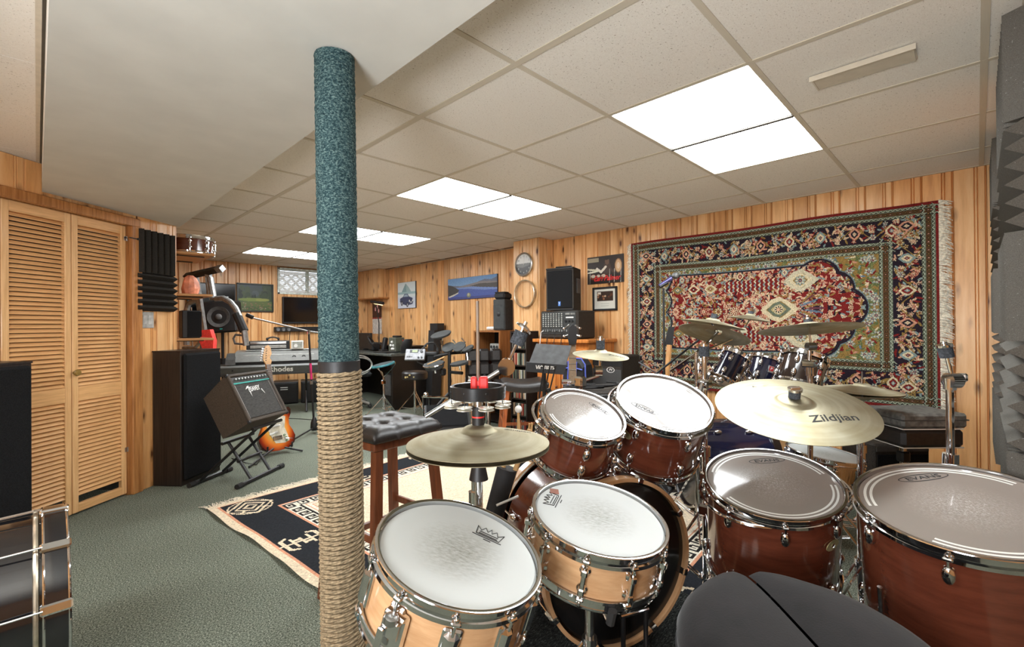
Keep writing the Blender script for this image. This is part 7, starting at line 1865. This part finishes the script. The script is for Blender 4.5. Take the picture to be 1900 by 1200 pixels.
MB().box((0, 0, .02), (.10, .30, .014), M=rotz(-.6), b=.004).build('base_plate', STEEL, hhp); MB().box((0, .0, .06), (.085, .28, .012), M=rotz(-.6) @ rotx(.2), b=.004).build('footboard', STEEL, hhp)
MB(hhp).tube([(3.052, 4.456, 0.365), (3.204, 4.160, 0.371)], .011, 8).build('cross_bar', CHROME, hhp)
for q in ((3.061, 4.447, 0.365), (3.100, 4.379, 0.367)): MB(hhp).tube([q, (q[0], q[1], .03)], .009, 8).build('upright', CHROME, hhp)
MB(hhp).ball((3.082, 4.425, 0.389), .03, seg=12).build('spring_hub', CHROME, hhp)
pw = thing('wall_outlet', 'white wall outlet with plugs below the electronic drum pads', 'outlet', M=right_wall(4.98, .42, WALL_R2)); MB().box((0, 0, .004), (.08, .12, .008), b=.002).build('plate', WHITEP, pw); MB().box((0, .02, .03), (.05, .05, .05), b=.01).build('plug', WHITEP, pw)
for k in range(3): MB().tube([(.01 * k, .0, .05), (.03 * k - .03, -.10, .09), (.06 * k - .08, -.25, .08), (.10 * k - .10, -.40, .12)], .005, 6).build('power_cable', WHITEP if k == 0 else RUBBER, pw)

# leather swivel chair
lc = thing('leather_chair', 'black padded leather chair with stitched back before the brown shelf', 'chair', M=T(3.43, 3.77, .035) @ rotz(math.atan2(-.74, -.67) + .12))
for iy in range(3):
    for ix in range(2): MB().box((-.235 + .03 * ix * 0, -.135 + .135 * iy, .655 + .155 * ix), (.075, .138, .158), M=T(0, 0, 0) @ roty(-.10) , b=.028).build('back_panel', LEATHER, lc)
for iy in range(3): MB().box((.03, -.15 + .15 * iy, .475), (.48, .155, .10), b=.035).build('seat_panel', LEATHER, lc)
MB().cyl((0, 0, .0), (0, 0, .43), .028, seg=14).build('gas_column', CHROME, lc); MB().lathe([(0, -.035), (.22, -.035), (.21, -.020), (.05, -.004), (0, -.004)], 36).build('base_disc', CHROME, lc)
MB().tube([(.0, 0, .43), (-.24, 0, .44), (-.285, 0, .60)], .020, 8).build('back_spine', BLACKMETAL, lc)

# saddle stool with leather seat and wooden legs
def stool(name, label, loc, rz, side, zt, legs_out, m_leg, tuft):
    t = thing(name, label, 'stool', M=T(loc[0], loc[1], 0) @ rotz(rz)); h = side / 2; n = 24
    gv = []; gf = []
    for j in range(n + 1):
        for i in range(n + 1):
            u = -1 + 2 * i / n; v = -1 + 2 * j / n
            edge = max(abs(u), abs(v)); z = zt - .030 * max(0, (edge - .72) / .28) ** 2.2
            if tuft:
                for du in (-.34, .34):
                    for dv in (-.34, .34): z -= .022 * math.exp(-((u - du) ** 2 + (v - dv) ** 2) / .018)
                z -= .006 * (math.exp(-(abs(abs(u) - .34) / .05) ** 2) + math.exp(-(abs(abs(v) - .34) / .05) ** 2))
            else: z += .030 * u * u - .012
            gv.append((u * h, v * h, z))
    m = n + 1; gf = [(j * m + i, j * m + i + 1, (j + 1) * m + i + 1, (j + 1) * m + i) for j in range(n) for i in range(n)]
    rim = [(i, 0) for i in range(n)] + [(n, j) for j in range(n)] + [(n - i, n) for i in range(n)] + [(0, n - j) for j in range(n)]
    b0_ = len(gv)
    for i, j in rim: x, y, z = gv[j * m + i]; gv.append((x * 1.01, y * 1.01, z - .018 if not tuft else z - .022))
    b1_ = len(gv)
    for i, j in rim: x, y, z = gv[j * m + i]; gv.append((x * .97, y * .97, zt - .058 + (z - zt) * (0 if tuft else 1)))
    R4 = len(rim)
    for k in range(R4):
        k2 = (k + 1) % R4; a, b = rim[k], rim[k2]
        gf.append((a[1] * m + a[0], b[1] * m + b[0], b0_ + k2, b0_ + k)); gf.append((b0_ + k, b0_ + k2, b1_ + k2, b1_ + k))
    gf.append(tuple(range(b1_, b1_ + R4)))
    cs = MB().add(gv, gf).build('cushion', LEATHER, t, sharp=60)
    if tuft:
        for du in (-.34, .34):
            for dv in (-.34, .34): MB().ball((du * h, dv * h, zt - .024), .007, seg=8, sc=(1, 1, .6)).build('button', LEATHER, cs)
    MB().box((0, 0, zt - .074), (side * .96, side * .92, .034), b=.004).build('apron', m_leg, t)
    for sx_ in (-1, 1):
        for sy_ in (-1, 1):
            tp_ = Vector((sx_ * (h - .035), sy_ * (h - .035), zt - .08)); bt = Vector((sx_ * (h + legs_out), sy_ * (h + legs_out), .0)); w_ = .017
            MB().loft([[p0 + Vector((a * w_, b * w_, 0)) for a, b in ((-1, -1), (1, -1), (1, 1), (-1, 1))] for p0 in (tp_, bt)]).build('leg', m_leg, t)
    zz = zt * .32; f = (zt - .08 - zz) / (zt - .08); e = (h - .035) + (legs_out + .035) * f
    for s_ in (-1, 1): MB().box((0, s_ * e, zz), (2 * e, .016, .030), b=.003).build('stretcher', m_leg, t); MB().box((s_ * e, 0, zz + .09), (.016, 2 * e - .03, .030), b=.003).build('stretcher', m_leg, t)
    return t
stool('bar_stool', 'wooden stool with tufted black leather seat beside the rope post', (1.065, 1.835), .10, .345, .762, .015, WALNUT, True)
stool('bar_stool', 'wooden stool with saddle shaped black leather seat before the disc tower', (3.15, 2.97), -.70, .40, .665, .03, wood('orange_brown_wood', (168, 92, 48), (120, 60, 28), .35, .2), False)

# floor wedge, stick bag with sticks
wg = Vector((2.857, 3.741, 0.000)); wt = thing('floor_monitor', 'black wedge-shaped floor monitor with side rivets behind the hi-hat', 'speaker', M=T(wg.x, wg.y, 0) @ rotz(-.60))
MB().loft([[(x, -.16, .012), (x, -.12, .20), (x, .14, .36), (x, .20, .34), (x, .20, .012)] for x in (-.22, .22)]).build('cabinet', BLACKPLASTIC, wt, sharp=20); MB().loft([[(x, -.128, .19), (x, -.122, .205), (x, .130, .362), (x, .132, .35)] for x in (-.20, .20)]).build('grille', GRILLE, wt, sharp=20)
for k in range(5): MB().ball((.222, -.09 + .06 * k, .06 + .045 * k), .008, seg=8).build('rivet', STEEL, wt)
sbp = Vector((1.743, 1.597, 0.628)); sbg = thing('stick_quiver', 'open black stick bag full of pale sticks beside the saddle stool', 'stick bag', (sbp.x, sbp.y, 0))
MB().loft([[(.085 * s_ * math.cos(a), .05 * s_ * math.sin(a), z) for a in [2 * math.pi * k / 16 for k in range(16)]] for z, s_ in ((.0, .9), (.30, 1.0), (.56, 1.05))]).build('bag', mat('black_nylon'), sbg)
hick = wood('hickory'); labs = ['first', 'second', 'third', 'fourth', 'fifth', 'sixth', 'seventh', 'eighth']
for k in range(8):
    u = -.068 + .136 * k / 7; a = Vector((sbp.x, sbp.y, .36)) + RV * u * .8; tilt = .20 + .18 * (k - 3.5) / 3.5 + random.uniform(-.04, .04); L = random.uniform(.30, .38)
    e = a + (UP + RV * tilt).normalized() * L
    tag(MB().tube([a, a.lerp(e, .8), e - (e - a).normalized() * .012, e], [.0078, .0072, .005, .006], 8).build('drumstick', hick, None), 'pale drumstick in the open black stick bag, %s from the left' % labs[k], 'drumstick', 'sticks in the open black bag')
for k, u in enumerate((-.085, .03)):
    a = Vector((sbp.x, sbp.y, .40)) + RV * u * .8; e = a + (UP + RV * (.02 + .3 * (k == 1))).normalized() * .34; mt_ = thing('mallet', 'white-headed mallet in the open black stick bag, %s of two' % ['left', 'right'][k], 'mallet', a, group='mallets in the open black bag')
    MB(mt_).tube([a, e], .006, 8).build('shaft', hick, mt_); MB(mt_).ball(e, .019, seg=12).build('felt_head', WHITEP, mt_)
for k in range(3):
    a = Vector((sbp.x, sbp.y, .45)) + RV * (.005 * k - .01) + FV * .03; tag(MB().tube([a, a + (UP + RV * (.16 + .05 * k)).normalized() * .52], .004, 6).build('brush_handle', BLACKPLASTIC, None), 'thin black rod standing in the open black stick bag, %s of three' % ['left', 'middle', 'right'][k], 'rod', 'rods in the open black bag')
